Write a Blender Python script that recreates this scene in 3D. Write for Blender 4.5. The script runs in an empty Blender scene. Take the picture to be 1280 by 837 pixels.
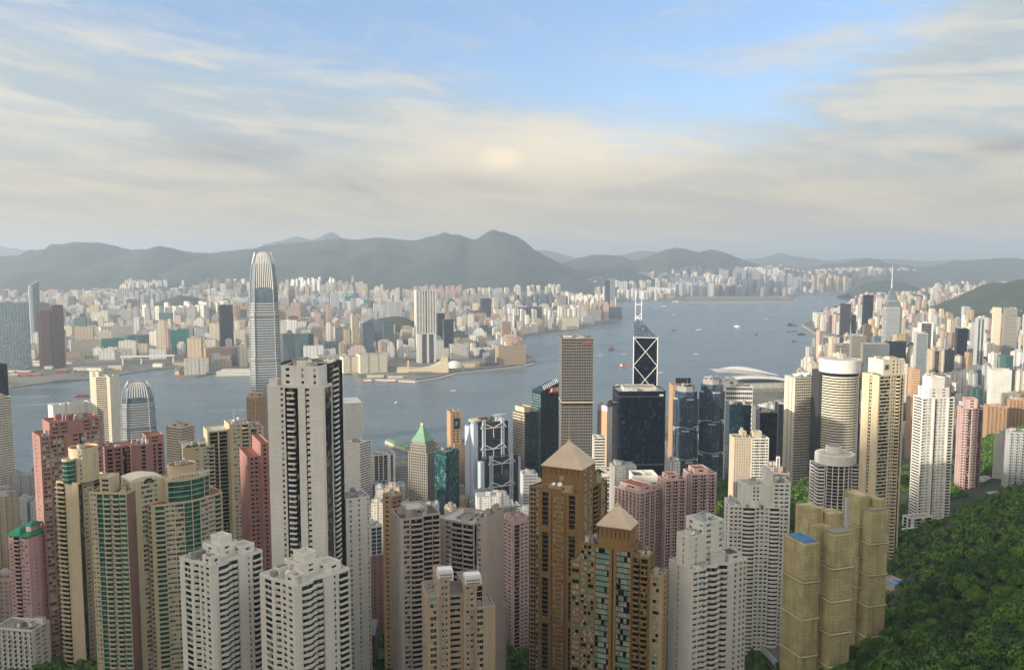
import bpy, math, random
import numpy as np
from mathutils import Vector, Matrix, noise
R = math.radians
scene = bpy.context.scene
col = scene.collection

# ---------------------------------------------------------------- camera
FPX, HZ, CH = 1050.0, 322.0, 400.0          # focal length in photo pixels, horizon row, eye height
PITCH = math.atan((418.5 - HZ) / FPX)
cp, sp_ = math.cos(PITCH), math.sin(PITCH)
cam_data = bpy.data.cameras.new('camera'); cam_data.sensor_width = 36.0
cam_data.lens = FPX / 1280 * 36; cam_data.clip_start = 1.0; cam_data.clip_end = 150000
cam = bpy.data.objects.new('camera', cam_data); col.objects.link(cam)
cam.location = (0, 0, CH); cam.rotation_euler = (math.pi / 2 - PITCH, 0, 0)
scene.camera = cam

# ---------------------------------------------------------------- light
SUN_EL, SUN_AZ = R(12.5), R(-121)
sun_dir = Vector((math.sin(SUN_AZ) * math.cos(SUN_EL), math.cos(SUN_AZ) * math.cos(SUN_EL), math.sin(SUN_EL)))
sl = bpy.data.lights.new('sun', 'SUN'); sl.energy = 2.9; sl.angle = R(1.2); sl.color = (1.0, 0.87, 0.70)
so = bpy.data.objects.new('sun', sl); col.objects.link(so)
so.rotation_euler = (-sun_dir).to_track_quat('-Z', 'Y').to_euler()
scene.view_settings.view_transform = 'Standard'; scene.view_settings.look = 'None'
scene.view_settings.gamma = 1.0; scene.view_settings.use_curve_mapping = False
scene.view_settings.exposure = 1.42
scene.render.engine = 'CYCLES'
cy = scene.cycles
cy.use_denoising = True
try: cy.denoiser = 'OPENIMAGEDENOISE'
except Exception: pass
cy.max_bounces = 5; cy.diffuse_bounces = 2; cy.glossy_bounces = 2; cy.transmission_bounces = 2
cy.volume_bounces = 0; cy.transparent_max_bounces = 6; cy.use_adaptive_sampling = True; cy.adaptive_threshold = 0.006
try: cy.denoising_prefilter = 'FAST'
except Exception: pass

# ---------------------------------------------------------------- node helpers
class NT:
    def __init__(s, tree): s.t = tree; s.n = tree.nodes; s.l = tree.links
    def node(s, typ, **kw):
        n = s.n.new(typ)
        for k, v in kw.items(): setattr(n, k, v)
        return n
    def put(s, sock, v):
        if isinstance(v, bpy.types.NodeSocket): s.l.new(v, sock)
        elif v is not None: sock.default_value = v
    def m(s, op, a, b=None, c=None, clamp=False):
        n = s.n.new('ShaderNodeMath'); n.operation = op; n.use_clamp = clamp
        s.put(n.inputs[0], a)
        if b is not None: s.put(n.inputs[1], b)
        if c is not None: s.put(n.inputs[2], c)
        return n.outputs[0]
    def mix(s, f, a, b):
        n = s.n.new('ShaderNodeMix'); n.data_type = 'RGBA'
        s.put(n.inputs[0], f); s.put(n.inputs[6], a); s.put(n.inputs[7], b)
        return n.outputs[2]
    def sstep(s, x, lo, hi, a=0.0, b=1.0):
        n = s.n.new('ShaderNodeMapRange'); n.interpolation_type = 'SMOOTHSTEP'
        s.put(n.inputs[0], x); s.put(n.inputs[1], lo); s.put(n.inputs[2], hi); s.put(n.inputs[3], a); s.put(n.inputs[4], b)
        return n.outputs[0]
    def noise(s, vec, scale, detail=3, rough=0.5, dist=0.0):
        n = s.n.new('ShaderNodeTexNoise'); s.put(n.inputs['Vector'], vec)
        n.inputs['Scale'].default_value = scale; n.inputs['Detail'].default_value = detail
        n.inputs['Roughness'].default_value = rough; n.inputs['Distortion'].default_value = dist
        return n.outputs[0]
    def comb(s, x, y, z=0.0):
        n = s.n.new('ShaderNodeCombineXYZ'); s.put(n.inputs[0], x); s.put(n.inputs[1], y); s.put(n.inputs[2], z)
        return n.outputs[0]
    def sep(s, v):
        n = s.n.new('ShaderNodeSeparateXYZ'); s.put(n.inputs[0], v); return n.outputs
    def mapv(s, v, sc):
        n = s.n.new('ShaderNodeMapping'); s.put(n.inputs[0], v); n.inputs['Scale'].default_value = sc; return n.outputs[0]
def lin(h):
    h = h.lstrip('#'); o = []
    for i in (0, 2, 4):
        c = int(h[i:i+2], 16) / 255; o.append(c / 12.92 if c <= .04045 else ((c + .055) / 1.055) ** 2.4)
    return (o[0], o[1], o[2], 1.0)

# ---------------------------------------------------------------- sky
world = bpy.data.worlds.new('World'); scene.world = world; world.use_nodes = True
w = NT(world.node_tree)
for n in list(w.n): w.n.remove(n)
tc = w.node('ShaderNodeTexCoord')
sky = w.node('ShaderNodeTexSky', sky_type='NISHITA'); sky.sun_disc = False
sky.sun_elevation = SUN_EL; sky.sun_rotation = SUN_AZ; sky.altitude = 300
sky.air_density = 1.0; sky.dust_density = 0.8; sky.ozone_density = 1.5
SKYK = 0.12
gx, gy, gz = w.sep(tc.outputs['Generated'])[:3]
gyc = w.m('MAXIMUM', gy, 0.05)
hyp = w.m('SQRT', w.m('ADD', w.m('MULTIPLY', gx, gx), w.m('MULTIPLY', gy, gy)))
az = w.m('ARCTAN2', gx, gy)                       # azimuth from the view direction
el = w.m('DIVIDE', gz, w.m('MAXIMUM', hyp, 0.02))   # tangent of the elevation
# stretched cloud coordinates, streaks running slightly downhill to the right
sa = w.m('ADD', el, w.m('MULTIPLY', az, 0.10))
warp = w.noise(w.comb(w.m('MULTIPLY', az, 2.2), w.m('MULTIPLY', sa, 7.0), 8.0), 1.0, 4, 0.5)
wv = w.m('MULTIPLY', w.m('SUBTRACT', warp, 0.5), 0.9)
n1 = w.noise(w.comb(w.m('MULTIPLY', az, 2.0), w.m('MULTIPLY', sa, 7.5), 0.0), 1.3, 5, 0.5, 0.4)
n2 = w.noise(w.comb(w.m('ADD', w.m('MULTIPLY', az, 3.2), w.m('MULTIPLY', el, -6.0)), w.m('ADD', w.m('MULTIPLY', el, 13.0), w.m('MULTIPLY', az, 4.0)), 3.7), 1.1, 9, 0.63, 0.9)
n3 = w.noise(w.comb(w.m('ADD', w.m('MULTIPLY', az, 3.0), wv), w.m('MULTIPLY', sa, 19.0), 1.0), 1.5, 8, 0.6, 0.5)
# edge of the cloud sheet as a curve over the azimuth
fc = w.node('ShaderNodeFloatCurve'); cvx = fc.mapping.curves[0]
pts = [(-0.6, .255), (-.45, .245), (-.30, .225), (-.15, .205), (0.0, .178), (.12, .158), (.24, .160), (.34, .19), (.42, .235), (.6, .33)]
cvx.points[0].location = ((pts[0][0] + 1) / 2, pts[0][1]); cvx.points[1].location = ((pts[-1][0] + 1) / 2, pts[-1][1])
for a_, b_ in pts[1:-1]: cvx.points.new((a_ + 1) / 2, b_)
fc.mapping.update()
w.put(fc.inputs['Value'], w.m('MULTIPLY', w.m('ADD', az, 1.0), 0.5, clamp=True))
edge = fc.outputs[0]
n4 = w.noise(w.comb(w.m('ADD', w.m('MULTIPLY', az, 5.0), wv), w.m('MULTIPLY', sa, 30.0), 4.0), 1.4, 10, 0.66, 0.7)
dd = w.m('SUBTRACT', w.m('ADD', edge, w.m('ADD', w.m('MULTIPLY', w.m('SUBTRACT', n1, 0.5), 0.10), w.m('MULTIPLY', w.m('SUBTRACT', n4, 0.5), 0.13))), el)
cover = w.sstep(dd, -0.045, 0.05)
wisp = w.m('MULTIPLY', w.sstep(n2, 0.46, 0.66), 0.62)
rightside = w.sstep(az, 0.15, 0.38)
wisp = w.m('MULTIPLY', wisp, w.m('ADD', 0.45, w.m('MULTIPLY', rightside, 0.75)))
cover = w.m('MAXIMUM', cover, wisp, clamp=True)
high = w.sstep(el, 0.45, 0.8)
cover = w.m('MULTIPLY', cover, w.m('SUBTRACT', 1.0, w.m('MULTIPLY', high, 0.3)))
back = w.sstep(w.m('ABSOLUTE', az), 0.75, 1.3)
cover = w.m('MAXIMUM', cover, w.m('MULTIPLY', back, w.sstep(n1, 0.25, 0.5, 0.55, 0.98)))  # unseen cloud cover added behind the viewpoint for less blue fill
bands = w.sstep(w.m('ADD', w.m('MULTIPLY', n3, 0.55), w.m('MULTIPLY', n4, 0.45)), 0.40, 0.60)
def sc_(h, k=1.0):
    c = lin(h); return tuple(v * k for v in c[:3]) + (1.0,)
CK = 3.15
cl_hi = w.mix(bands, sc_('#b9c8d1', CK), sc_('#e0ded4', CK))
cl_lo = w.mix(bands, sc_('#c9c1b0', CK), sc_('#dccfb4', CK))
lowf = w.sstep(el, 0.03, 0.17)
cloudc = w.mix(lowf, cl_lo, cl_hi)
def blob(a0, e0, sa, se, amp, ns=0.0):
    da = w.m('DIVIDE', w.m('SUBTRACT', az, a0), sa); de = w.m('DIVIDE', w.m('SUBTRACT', el, e0), se)
    q = w.m('ADD', w.m('MULTIPLY', da, da), w.m('MULTIPLY', de, de))
    if ns: q = w.m('ADD', q, w.m('MULTIPLY', w.m('SUBTRACT', n3, 0.5), ns))
    return w.m('MULTIPLY', w.m('EXPONENT', w.m('MULTIPLY', q, -1.0)), amp, clamp=True)
glow = w.m('MAXIMUM', blob(-.012, .117, .035, .017, 0.9, 1.5), blob(0.06, .125, .17, .035, 0.55, 2.0))
cloudc = w.mix(glow, cloudc, sc_('#ffe9c4', CK * 1.3))
dark = w.m('MAXIMUM', blob(-.325, .116, .075, .016, 0.34, 4.0), blob(-.10, .085, .12, .014, 0.38, 4.0))
dark = w.m('MAXIMUM', dark, blob(.53, .112, .05, .008, 0.5, 2.5))
cloudc = w.mix(dark, cloudc, sc_('#8f9094', CK))
cloudc = w.mix(w.m('MULTIPLY', back, 0.9), cloudc, sc_('#e6e3da', CK * 1.5))  # unseen clouds behind the viewpoint brightened to add fill on the shaded foreground
sunglow = w.m('MAXIMUM', blob(SUN_AZ, .22, .75, .55, 0.75), 0.0)
cloudc = w.mix(sunglow, cloudc, sc_('#ffe8cc', CK * 3.6))
skyc = w.node('ShaderNodeMix', data_type='RGBA', blend_type='MULTIPLY'); skyc.inputs[0].default_value = 1.0
w.put(skyc.inputs[6], sky.outputs[0]); skyc.inputs[7].default_value = (.56, .64, .80, 1)
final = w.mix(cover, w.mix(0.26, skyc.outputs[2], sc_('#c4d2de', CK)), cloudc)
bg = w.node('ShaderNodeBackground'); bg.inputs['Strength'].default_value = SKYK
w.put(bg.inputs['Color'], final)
wo = w.node('ShaderNodeOutputWorld'); w.l.new(bg.outputs[0], wo.inputs[0])

# ---------------------------------------------------------------- projection helpers
def ray(px, py):
    a, b = (px - 640) / FPX, -(py - 418.5) / FPX
    return Vector((a, cp + b * sp_, -sp_ + b * cp))
def P(px, py, d):
    r = ray(px, py); return Vector((0, 0, CH)) + r * (d / r.y)
def G(px, py, z=0.0):
    r = ray(px, py); return Vector((0, 0, CH)) + r * ((z - CH) / r.z)
def proj(x, y, z):
    h = CH - z; wc = y * cp + h * sp_
    return 640 + FPX * x / wc, 418.5 - FPX * (y * sp_ - h * cp) / wc
def hp(x, y, z):      # height of a row above/below, fast
    return proj(x, y, z)

# ---------------------------------------------------------------- mesh builder
class MB:
    def __init__(s): s.v = []; s.f = []; s.m = []; s.c = []; s.col = None
    def poly(s, pts, m='wall'):
        b = len(s.v); s.v.extend(pts); s.f.append(tuple(range(b, b + len(pts)))); s.m.append(m)
        if s.col is not None: s.c.append(s.col)
    def box(s, x0, y0, z0, x1, y1, z1, m='wall', bottom=True):
        s.hexa([(x0,y0),(x1,y0),(x1,y1),(x0,y1)], z0, z1, m, bottom)
    def hexa(s, q, z0, z1, m='wall', bottom=True):
        b = len(s.v); n = len(q)
        s.v.extend([(x, y, z0) for x, y in q]); s.v.extend([(x, y, z1) for x, y in q])
        for i in range(n):
            j = (i + 1) % n; s.f.append((b+i, b+j, b+n+j, b+n+i))
        s.f.append(tuple(b+n+i for i in range(n))); k = n + 1
        if bottom: s.f.append(tuple(b+i for i in reversed(range(n)))); k += 1
        s.m.extend([m] * k)
        if s.col is not None: s.c.extend([s.col] * k)
    prism = hexa
    def loft(s, rings, m='wall', cap=True):
        b = len(s.v); n = len(rings[0])
        for r in rings: s.v.extend(r)
        for k in range(len(rings) - 1):
            for i in range(n):
                j = (i + 1) % n
                s.f.append((b+k*n+i, b+k*n+j, b+(k+1)*n+j, b+(k+1)*n+i)); s.m.append(m)
                if s.col is not None: s.c.append(s.col)
        if cap:
            s.f.append(tuple(b+(len(rings)-1)*n+i for i in range(n))); s.f.append(tuple(b+i for i in reversed(range(n)))); s.m += [m, m]
            if s.col is not None: s.c += [s.col, s.col]
    def cyl(s, cx, cy_, r0, z0, z1, m='wall', n=16, r1=None, ax=1.0):
        r1 = r0 if r1 is None else r1
        an = [2 * math.pi * i / n for i in range(n)]
        s.loft([[(cx + r0*math.cos(a), cy_ + r0*math.sin(a)*ax, z0) for a in an], [(cx + r1*math.cos(a), cy_ + r1*math.sin(a)*ax, z1) for a in an]], m)
    def tube(s, p, q, r, m='wall', n=5, r1=None):
        p = Vector(p); q = Vector(q); d = (q - p)
        if d.length < 1e-6: return
        d.normalize(); u = d.cross(Vector((0, 0, 1)) if abs(d.z) < .9 else Vector((1, 0, 0))).normalized(); v_ = d.cross(u)
        r1 = r if r1 is None else r1
        rings = [[tuple(c + (u * math.cos(2*math.pi*i/n) + v_ * math.sin(2*math.pi*i/n)) * rr) for i in range(n)] for c, rr in ((p, r), (q, r1))]
        s.loft(rings, m)
    def dish(s, cx, cy_, z, r, yaw=-1.2, m='white_paint', tilt=0.7):
        s.tube((cx, cy_, z), (cx, cy_, z + r), r * .12, m)
        M = Matrix.Translation((cx, cy_, z + r * 1.1)) @ Matrix.Rotation(yaw, 4, 'Z') @ Matrix.Rotation(tilt, 4, 'X')
        rings = []
        for k, (rr, h) in enumerate(((.15, 0), (.55, .1), (1, .35), (1, .42), (.5, .2), (.05, .08))):
            rings.append([tuple(M @ Vector((r*rr*math.cos(a*math.pi/6), r*rr*math.sin(a*math.pi/6), r*h))) for a in range(12)])
        s.loft(rings, m)
    def build(s, name, parent=None, loc=None, rz=0.0, mats=None):
        me = bpy.data.meshes.new(name)
        nv, nf = len(s.v), len(s.f)
        me.vertices.add(nv); me.vertices.foreach_set('co', np.asarray(s.v, dtype=np.float32).ravel())
        ln = np.fromiter((len(f) for f in s.f), dtype=np.int32, count=nf)
        idx = np.fromiter((i for f in s.f for i in f), dtype=np.int32, count=int(ln.sum()))
        me.loops.add(len(idx)); me.loops.foreach_set('vertex_index', idx)
        me.polygons.add(nf); st = np.zeros(nf, dtype=np.int32); st[1:] = np.cumsum(ln)[:-1]
        me.polygons.foreach_set('loop_start', st)
        names = sorted(set(s.m)); lut = {k: i for i, k in enumerate(names)}
        for k in names: me.materials.append(M_(k))
        me.polygons.foreach_set('material_index', np.fromiter((lut[k] for k in s.m), dtype=np.int32, count=nf))
        if s.c:
            at = me.color_attributes.new('Col', 'FLOAT_COLOR', 'CORNER')
            cc = np.repeat(np.asarray(s.c, dtype=np.float32), ln, axis=0); at.data.foreach_set('color', cc.ravel())
        me.polygons.foreach_set('use_smooth', np.zeros(nf, dtype=bool))
        me.update(calc_edges=True)
        o = bpy.data.objects.new(name, me); col.objects.link(o)
        if parent is not None: o.parent = parent
        if loc is not None: o.location = loc
        o.rotation_euler = (0, 0, rz)
        return o
def tag(o, label=None, cat=None, group=None, kind=None):
    if label: o['label'] = label
    if cat: o['category'] = cat
    if group: o['group'] = group
    if kind: o['kind'] = kind
    return o
def empty(name, loc, rz=0.0, label=None, cat=None, group=None):
    e = bpy.data.objects.new(name, None); col.objects.link(e); e.location = loc; e.rotation_euler = (0, 0, rz)
    e.empty_display_size = 1
    return tag(e, label, cat, group)

# ---------------------------------------------------------------- materials
MATS = {}; DEFS = {}
def new_mat(name):
    m = bpy.data.materials.new(name); m.use_nodes = True
    t = NT(m.node_tree); b = t.n['Principled BSDF']; MATS[name] = m
    return m, t, b
def M_(k):
    if k in MATS: return MATS[k]
    DEFS[k](); return MATS[k]
def wallu(t):      # coordinate along the wall for any wall direction
    tcn = t.node('ShaderNodeTexCoord'); x, y, z = t.sep(tcn.outputs['Object'])[:3]; nx, ny, nz = t.sep(tcn.outputs['Normal'])[:3]
    return x, y, z, nx, ny, nz, t.m('SUBTRACT', t.m('MULTIPLY', y, nx), t.m('MULTIPLY', x, ny))
def wall(name, hx, rough=.85, var=.2, streak=.3, floor=0.0):
    def make():
        m, t, b = new_mat(name); c = lin(hx)
        co = t.node('ShaderNodeTexCoord').outputs['Object']
        a = t.noise(co, .09, 4, .6)
        s = t.noise(t.mapv(co, (.8, .8, .035)), 1.0, 3, .6)
        f = t.m('ADD', t.m('MULTIPLY', t.sstep(a, .3, .7), var), t.m('MULTIPLY', t.sstep(s, .45, .75), streak))
        dk = (c[0]*.55, c[1]*.53, c[2]*.5, 1)
        cc = t.mix(f, c, dk)
        if floor:      # faint panel joint at every storey
            z = t.sep(co)[2]; fr = t.m('FRACT', t.m('DIVIDE', z, floor))
            j = t.m('MULTIPLY', t.m('LESS_THAN', fr, .06), .35); cc = t.mix(j, cc, dk)
        t.put(b.inputs['Base Color'], cc); b.inputs['Roughness'].default_value = rough
        b.inputs['Specular IOR Level'].default_value = .3
    DEFS[name] = make
def glass(name, hx, bw=1.6, fh=3.2, curt=.18, ch='#8f8f86', rough=.14, fr=.08, fcol='#3a3f42', spec=.6, var=.6, metal=0.0):
    def make():
        m, t, b = new_mat(name); c = lin(hx)
        co = t.node('ShaderNodeTexCoord').outputs['Object']
        x, y, z, nx, ny, nz, u = wallu(t)
        sel = t.m('FLOOR', t.m('ADD', t.m('MULTIPLY', nx, 2.4), t.m('MULTIPLY', ny, 5.3)))
        uu, vv = t.m('DIVIDE', u, bw), t.m('DIVIDE', z, fh)
        wn = t.node('ShaderNodeTexWhiteNoise', noise_dimensions='3D')
        t.put(wn.inputs['Vector'], t.comb(t.m('FLOOR', uu), t.m('FLOOR', vv), sel))
        r1 = wn.outputs[0]; rc = t.sep(wn.outputs[1])
        base = t.mix(t.m('MULTIPLY', rc[1], var), c, (c[0]*.35, c[1]*.38, c[2]*.42, 1))
        base = t.mix(t.m('MULTIPLY', t.m('LESS_THAN', r1, curt), t.m('ADD', .35, t.m('MULTIPLY', rc[2], .65))), base, lin(ch))
        if fr:
            e = t.m('MAXIMUM', t.m('LESS_THAN', t.m('FRACT', uu), fr), t.m('LESS_THAN', t.m('FRACT', vv), fr * .9))
            base = t.mix(e, base, lin(fcol))
        t.put(b.inputs['Base Color'], base); b.inputs['Roughness'].default_value = rough
        b.inputs['Specular IOR Level'].default_value = spec; b.inputs['Metallic'].default_value = metal
        n = t.noise(t.comb(uu, vv, sel), .9, 1, .5); bm = t.node('ShaderNodeBump'); bm.inputs['Strength'].default_value = .12; bm.inputs['Distance'].default_value = .3
        t.put(bm.inputs['Height'], n); t.l.new(bm.outputs[0], b.inputs['Normal'])
    DEFS[name] = make
def plain(name, hx, rough=.6, metal=0.0, var=.1, scale=.5):
    def make():
        m, t, b = new_mat(name); c = lin(hx)
        co = t.node('ShaderNodeTexCoord').outputs['Object']
        t.put(b.inputs['Base Color'], t.mix(t.m('MULTIPLY', t.noise(co, scale, 3), var * 2), c, (c[0]*.5, c[1]*.5, c[2]*.5, 1)))
        b.inputs['Roughness'].default_value = rough; b.inputs['Metallic'].default_value = metal
    DEFS[name] = make

wall('white_wall', '#e0ded7'); wall('white_tile', '#dad8d1', floor=3.1, streak=.12); wall('grey_wall', '#9a9a98'); wall('pale_grey', '#b2b7ba'); wall('teal_net', '#3a9485'); wall('tower_grey', '#7f7d79')
wall('cream', '#cabda0'); wall('cream_light', '#dad2bd'); wall('yellow_cream', '#b9ae92'); wall('beige', '#c0b5a2'); wall('pink', '#9e7773'); wall('deep_pink', '#97524f')
wall('candy_pink', '#cba6a6'); wall('lilac_pink', '#c9a9b8'); wall('dusty_pink', '#c4aaa6'); wall('salmon', '#c4a184'); wall('sand', '#b3a08a'); wall('brown_pink', '#8f7269')
wall('gold_brown', '#896c43', var=.2); wall('gold_light', '#b09a78'); wall('dark_brown', '#4b3a28'); wall('orange_tan', '#b59678'); wall('mauve', '#b5a7a0')
wall('roof_grey', '#8b8a86', streak=0, var=.5); wall('roof_dark', '#5d5c59', streak=0, var=.5); wall('roof_light', '#bcb9b0', streak=0, var=.4); wall('roof_red', '#8c5b49', streak=0)
wall('dark_panel', '#3b3c40'); wall('concrete', '#918e86'); wall('steel_blue', '#b7c6d4', rough=.45, streak=.08); wall('pyramid', '#cab6a0', rough=.5, streak=.05)
wall('green_roof', '#6f9c80', rough=.5); wall('jade_roof', '#1f7a5c', rough=.5)
plain('white_paint', '#e2e2df', .5); plain('metal', '#8c9094', .4, .6); plain('dark_metal', '#2b2c2e', .5, .3); plain('rust_red', '#8a3b30', .7); plain('tarp_blue', '#3f7fc4', .5)
plain('pool_water', '#2496b8', .08); plain('sign_red', '#c8102e', .45); plain('letter_white', '#f2f2f0', .5); plain('violet', '#6a4fd0', .5); plain('orange_paint', '#c9662a', .6)
plain('soil', '#6b5d49', .95, var=.3, scale=.02)
glass('win', '#14181b', 1.3, 3.1, .14, '#8b887c'); glass('win_teal', '#1c665c', 1.5, 3.1, .25, '#3f7d74', rough=.08); glass('win_office', '#14191d', 2.0, 3.8, .08, '#5e6464')
glass('win_warm', '#1d1812', 1.2, 3.1, .16, '#b5ab90'); glass('win_black', '#0b0d10', 2.0, 3.6, .06, '#4c4f50')
glass('navy', '#0c1624', 1.5, 3.9, .05, '#26384c', rough=.08, fr=.06, fcol='#1a2430'); glass('cyan_pale', '#8fb0ba', 3.0, 4.5, .25, '#c9d6d6', rough=.25); glass('slate', '#18222c', 1.5, 3.8, .05, '#2d3944', rough=.09)
glass('blue_grey', '#33475a', 1.6, 3.6, .1, '#6d8496', rough=.1, fr=.1, fcol='#7d8f9c', metal=.3); glass('teal_glass', '#1d4a50', 1.5, 3.8, .16, '#5b8f8c', rough=.1)
glass('teal_dark', '#12303a', 1.5, 3.8, .08, '#35626a', rough=.1); glass('pale_teal', '#6f8f86', 1.5, 3.8, .1, '#a7b7a8', rough=.15); glass('sky_glass', '#7d919c', 1.5, 4.0, .1, '#8797a0', rough=.12, metal=.4)
glass('pane_dark', '#101316', 9, 9, 0, rough=.1, fr=0); glass('pane_curtain', '#b3b0a3', 9, 9, 0, rough=.2, fr=0); glass('pane_green', '#7fa896', 9, 9, 0, rough=.12, fr=0)
glass('hc_glass', '#1b1c1d', 1.4, 4.2, .08, '#4a4a46', rough=.12)
def mk_net():
    m, t, b = new_mat('netting'); x, y, z, nx, ny, nz, u = wallu(t)
    a = t.m('LESS_THAN', t.m('FRACT', t.m('DIVIDE', u, 1.5)), .16); h = t.m('LESS_THAN', t.m('FRACT', t.m('DIVIDE', z, 2.0)), .14)
    wn = t.node('ShaderNodeTexWhiteNoise', noise_dimensions='2D'); t.put(wn.inputs['Vector'], t.comb(t.m('FLOOR', t.m('DIVIDE', u, 3.0)), t.m('FLOOR', t.m('DIVIDE', z, 4.0))))
    co = t.comb(x, y, z); n = t.noise(co, .12, 4, .6); n2_ = t.noise(co, 1.8, 3, .7)
    c = t.mix(t.sstep(n, .3, .7), lin('#cec398'), lin('#b0a577')); c = t.mix(t.m('MULTIPLY', wn.outputs[0], .4), c, lin('#8f8560')); c = t.mix(t.m('MULTIPLY', t.m('MAXIMUM', a, h), .4), c, lin('#6f6444')); c = t.mix(t.m('MULTIPLY', n2_, .4), c, lin('#857c56'))
    t.put(b.inputs['Base Color'], c); b.inputs['Roughness'].default_value = .95
DEFS['netting'] = mk_net
def mk_far(name, nearwin=True):
    def make():
        m, t, b = new_mat(name)
        at = t.node('ShaderNodeAttribute', attribute_name='Col').outputs['Color']
        co = t.node('ShaderNodeTexCoord').outputs['Object']; x, y, z, nx, ny, nz, u = wallu(t)
        wn = t.node('ShaderNodeTexWhiteNoise', noise_dimensions='2D'); t.put(wn.inputs['Vector'], t.comb(t.m('FLOOR', t.m('DIVIDE', u, 3.4)), t.m('FLOOR', t.m('DIVIDE', z, 3.1))))
        wu = t.m('LESS_THAN', t.m('FRACT', t.m('DIVIDE', u, 3.4)), .58); wv = t.m('LESS_THAN', t.m('FRACT', t.m('DIVIDE', z, 3.1)), .52)
        k = t.m('MULTIPLY', t.m('MULTIPLY', wu, wv), t.m('LESS_THAN', nz, .5))
        col_ = t.m('LESS_THAN', t.m('FRACT', t.m('DIVIDE', u, 13.0)), .2)            # dark stripes painted in for the shade of vertical recesses
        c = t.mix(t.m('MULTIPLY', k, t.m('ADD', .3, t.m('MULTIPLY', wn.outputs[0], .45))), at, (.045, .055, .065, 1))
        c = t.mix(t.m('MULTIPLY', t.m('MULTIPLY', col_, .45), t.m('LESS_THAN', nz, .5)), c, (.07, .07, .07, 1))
        n = t.noise(co, .05, 3); rf = t.m('MULTIPLY', t.m('GREATER_THAN', nz, .5), t.m('ADD', .35, t.m('MULTIPLY', n, .6)))
        c = t.mix(rf, c, (.16, .155, .145, 1))
        t.put(b.inputs['Base Color'], c); b.inputs['Roughness'].default_value = .6
    DEFS[name] = make
mk_far('far_facade')
def mk_leaf(name, a, b_, c_):
    def make():
        m, t, b = new_mat(name); g = t.node('ShaderNodeNewGeometry'); pos = g.outputs['Position']
        n = t.noise(pos, .13, 3); n2_ = t.noise(pos, .9, 2)
        n3_ = t.noise(pos, .035, 2); c = t.mix(t.sstep(n, .32, .68), lin(a), lin(b_)); c = t.mix(t.m('MULTIPLY', t.sstep(n3_, .45, .65), .45), c, lin('#2b4430')); c = t.mix(t.m('MULTIPLY', t.sstep(n2_, .5, .8), .6), c, lin(c_))
        t.put(b.inputs['Base Color'], c); b.inputs['Roughness'].default_value = .75; b.inputs['Specular IOR Level'].default_value = .2
    DEFS[name] = make
mk_leaf('leaf', '#375a22', '#5a792f', '#839c48'); mk_leaf('leaf_dark', '#27431f', '#3e5d2b', '#5f7a39')
plain('bark', '#4a3d30', .9)
def mk_ground():
    m, t, b = new_mat('ground'); pos = t.node('ShaderNodeNewGeometry').outputs['Position']
    n = t.noise(pos, .02, 5, .6); n2_ = t.noise(pos, .15, 3)
    c = t.mix(t.sstep(n, .42, .58), lin('#2c3d22'), lin('#474b38')); c = t.mix(t.m('MULTIPLY', n2_, .5), c, lin('#3a3a36'))
    t.put(b.inputs['Base Color'], c); b.inputs['Roughness'].default_value = .95
DEFS['ground'] = mk_ground
def mk_hill():
    m, t, b = new_mat('hillside'); pos = t.node('ShaderNodeNewGeometry').outputs['Position']
    n = t.noise(pos, .004, 6, .65); n2_ = t.noise(pos, .03, 4)
    c = t.mix(t.sstep(n, .35, .7), lin('#26352a'), lin('#36432f')); c = t.mix(t.m('MULTIPLY', t.sstep(n2_, .45, .8), .5), c, lin('#1a261e'))
    t.put(b.inputs['Base Color'], c); b.inputs['Roughness'].default_value = 1
DEFS['hillside'] = mk_hill
def mk_city():
    m, t, b = new_mat('city_ground'); pos = t.node('ShaderNodeNewGeometry').outputs['Position']
    n = t.noise(pos, .006, 5, .6); n2_ = t.noise(pos, .05, 4)
    c = t.mix(t.sstep(n, .4, .6), lin('#77736a'), lin('#5f6157')); c = t.mix(t.sstep(n2_, .55, .75), c, lin('#9a9484')); c = t.mix(t.m('MULTIPLY', t.sstep(t.noise(pos, .012, 3), .58, .66), .8), c, lin('#3c4c30'))
    t.put(b.inputs['Base Color'], c); b.inputs['Roughness'].default_value = .9
DEFS['city_ground'] = mk_city
def mk_sea():
    m, t, b = new_mat('sea'); pos = t.node('ShaderNodeNewGeometry').outputs['Position']
    n = t.noise(t.mapv(pos, (.0016, .0034, 1)), 1, 5, .6, .6)
    b.inputs['Specular IOR Level'].default_value = .5
    t.put(b.inputs['Base Color'], t.mix(t.sstep(n, .3, .7), (.10, .14, .16, 1), (.15, .195, .215, 1)))
    t.put(b.inputs['Roughness'], t.sstep(n, .3, .7, .22, .34)); b.inputs['IOR'].default_value = 1.33
    w1 = t.noise(t.mapv(pos, (.045, .11, 1)), 1, 4, .65, .4); w2 = t.noise(t.mapv(pos, (.006, .016, 1)), 1, 3, .6, .5)
    bm = t.node('ShaderNodeBump'); bm.inputs['Strength'].default_value = 1.0; bm.inputs['Distance'].default_value = 2.6
    t.put(bm.inputs['Height'], t.m('ADD', w1, t.m('MULTIPLY', w2, 2.0))); t.l.new(bm.outputs[0], b.inputs['Normal'])
DEFS['sea'] = mk_sea
plain('asphalt', '#55555a', .9); plain('foam', '#a9b6bd', .6); plain('pale_deck', '#a9a494', .85, var=.25, scale=.03)

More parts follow.
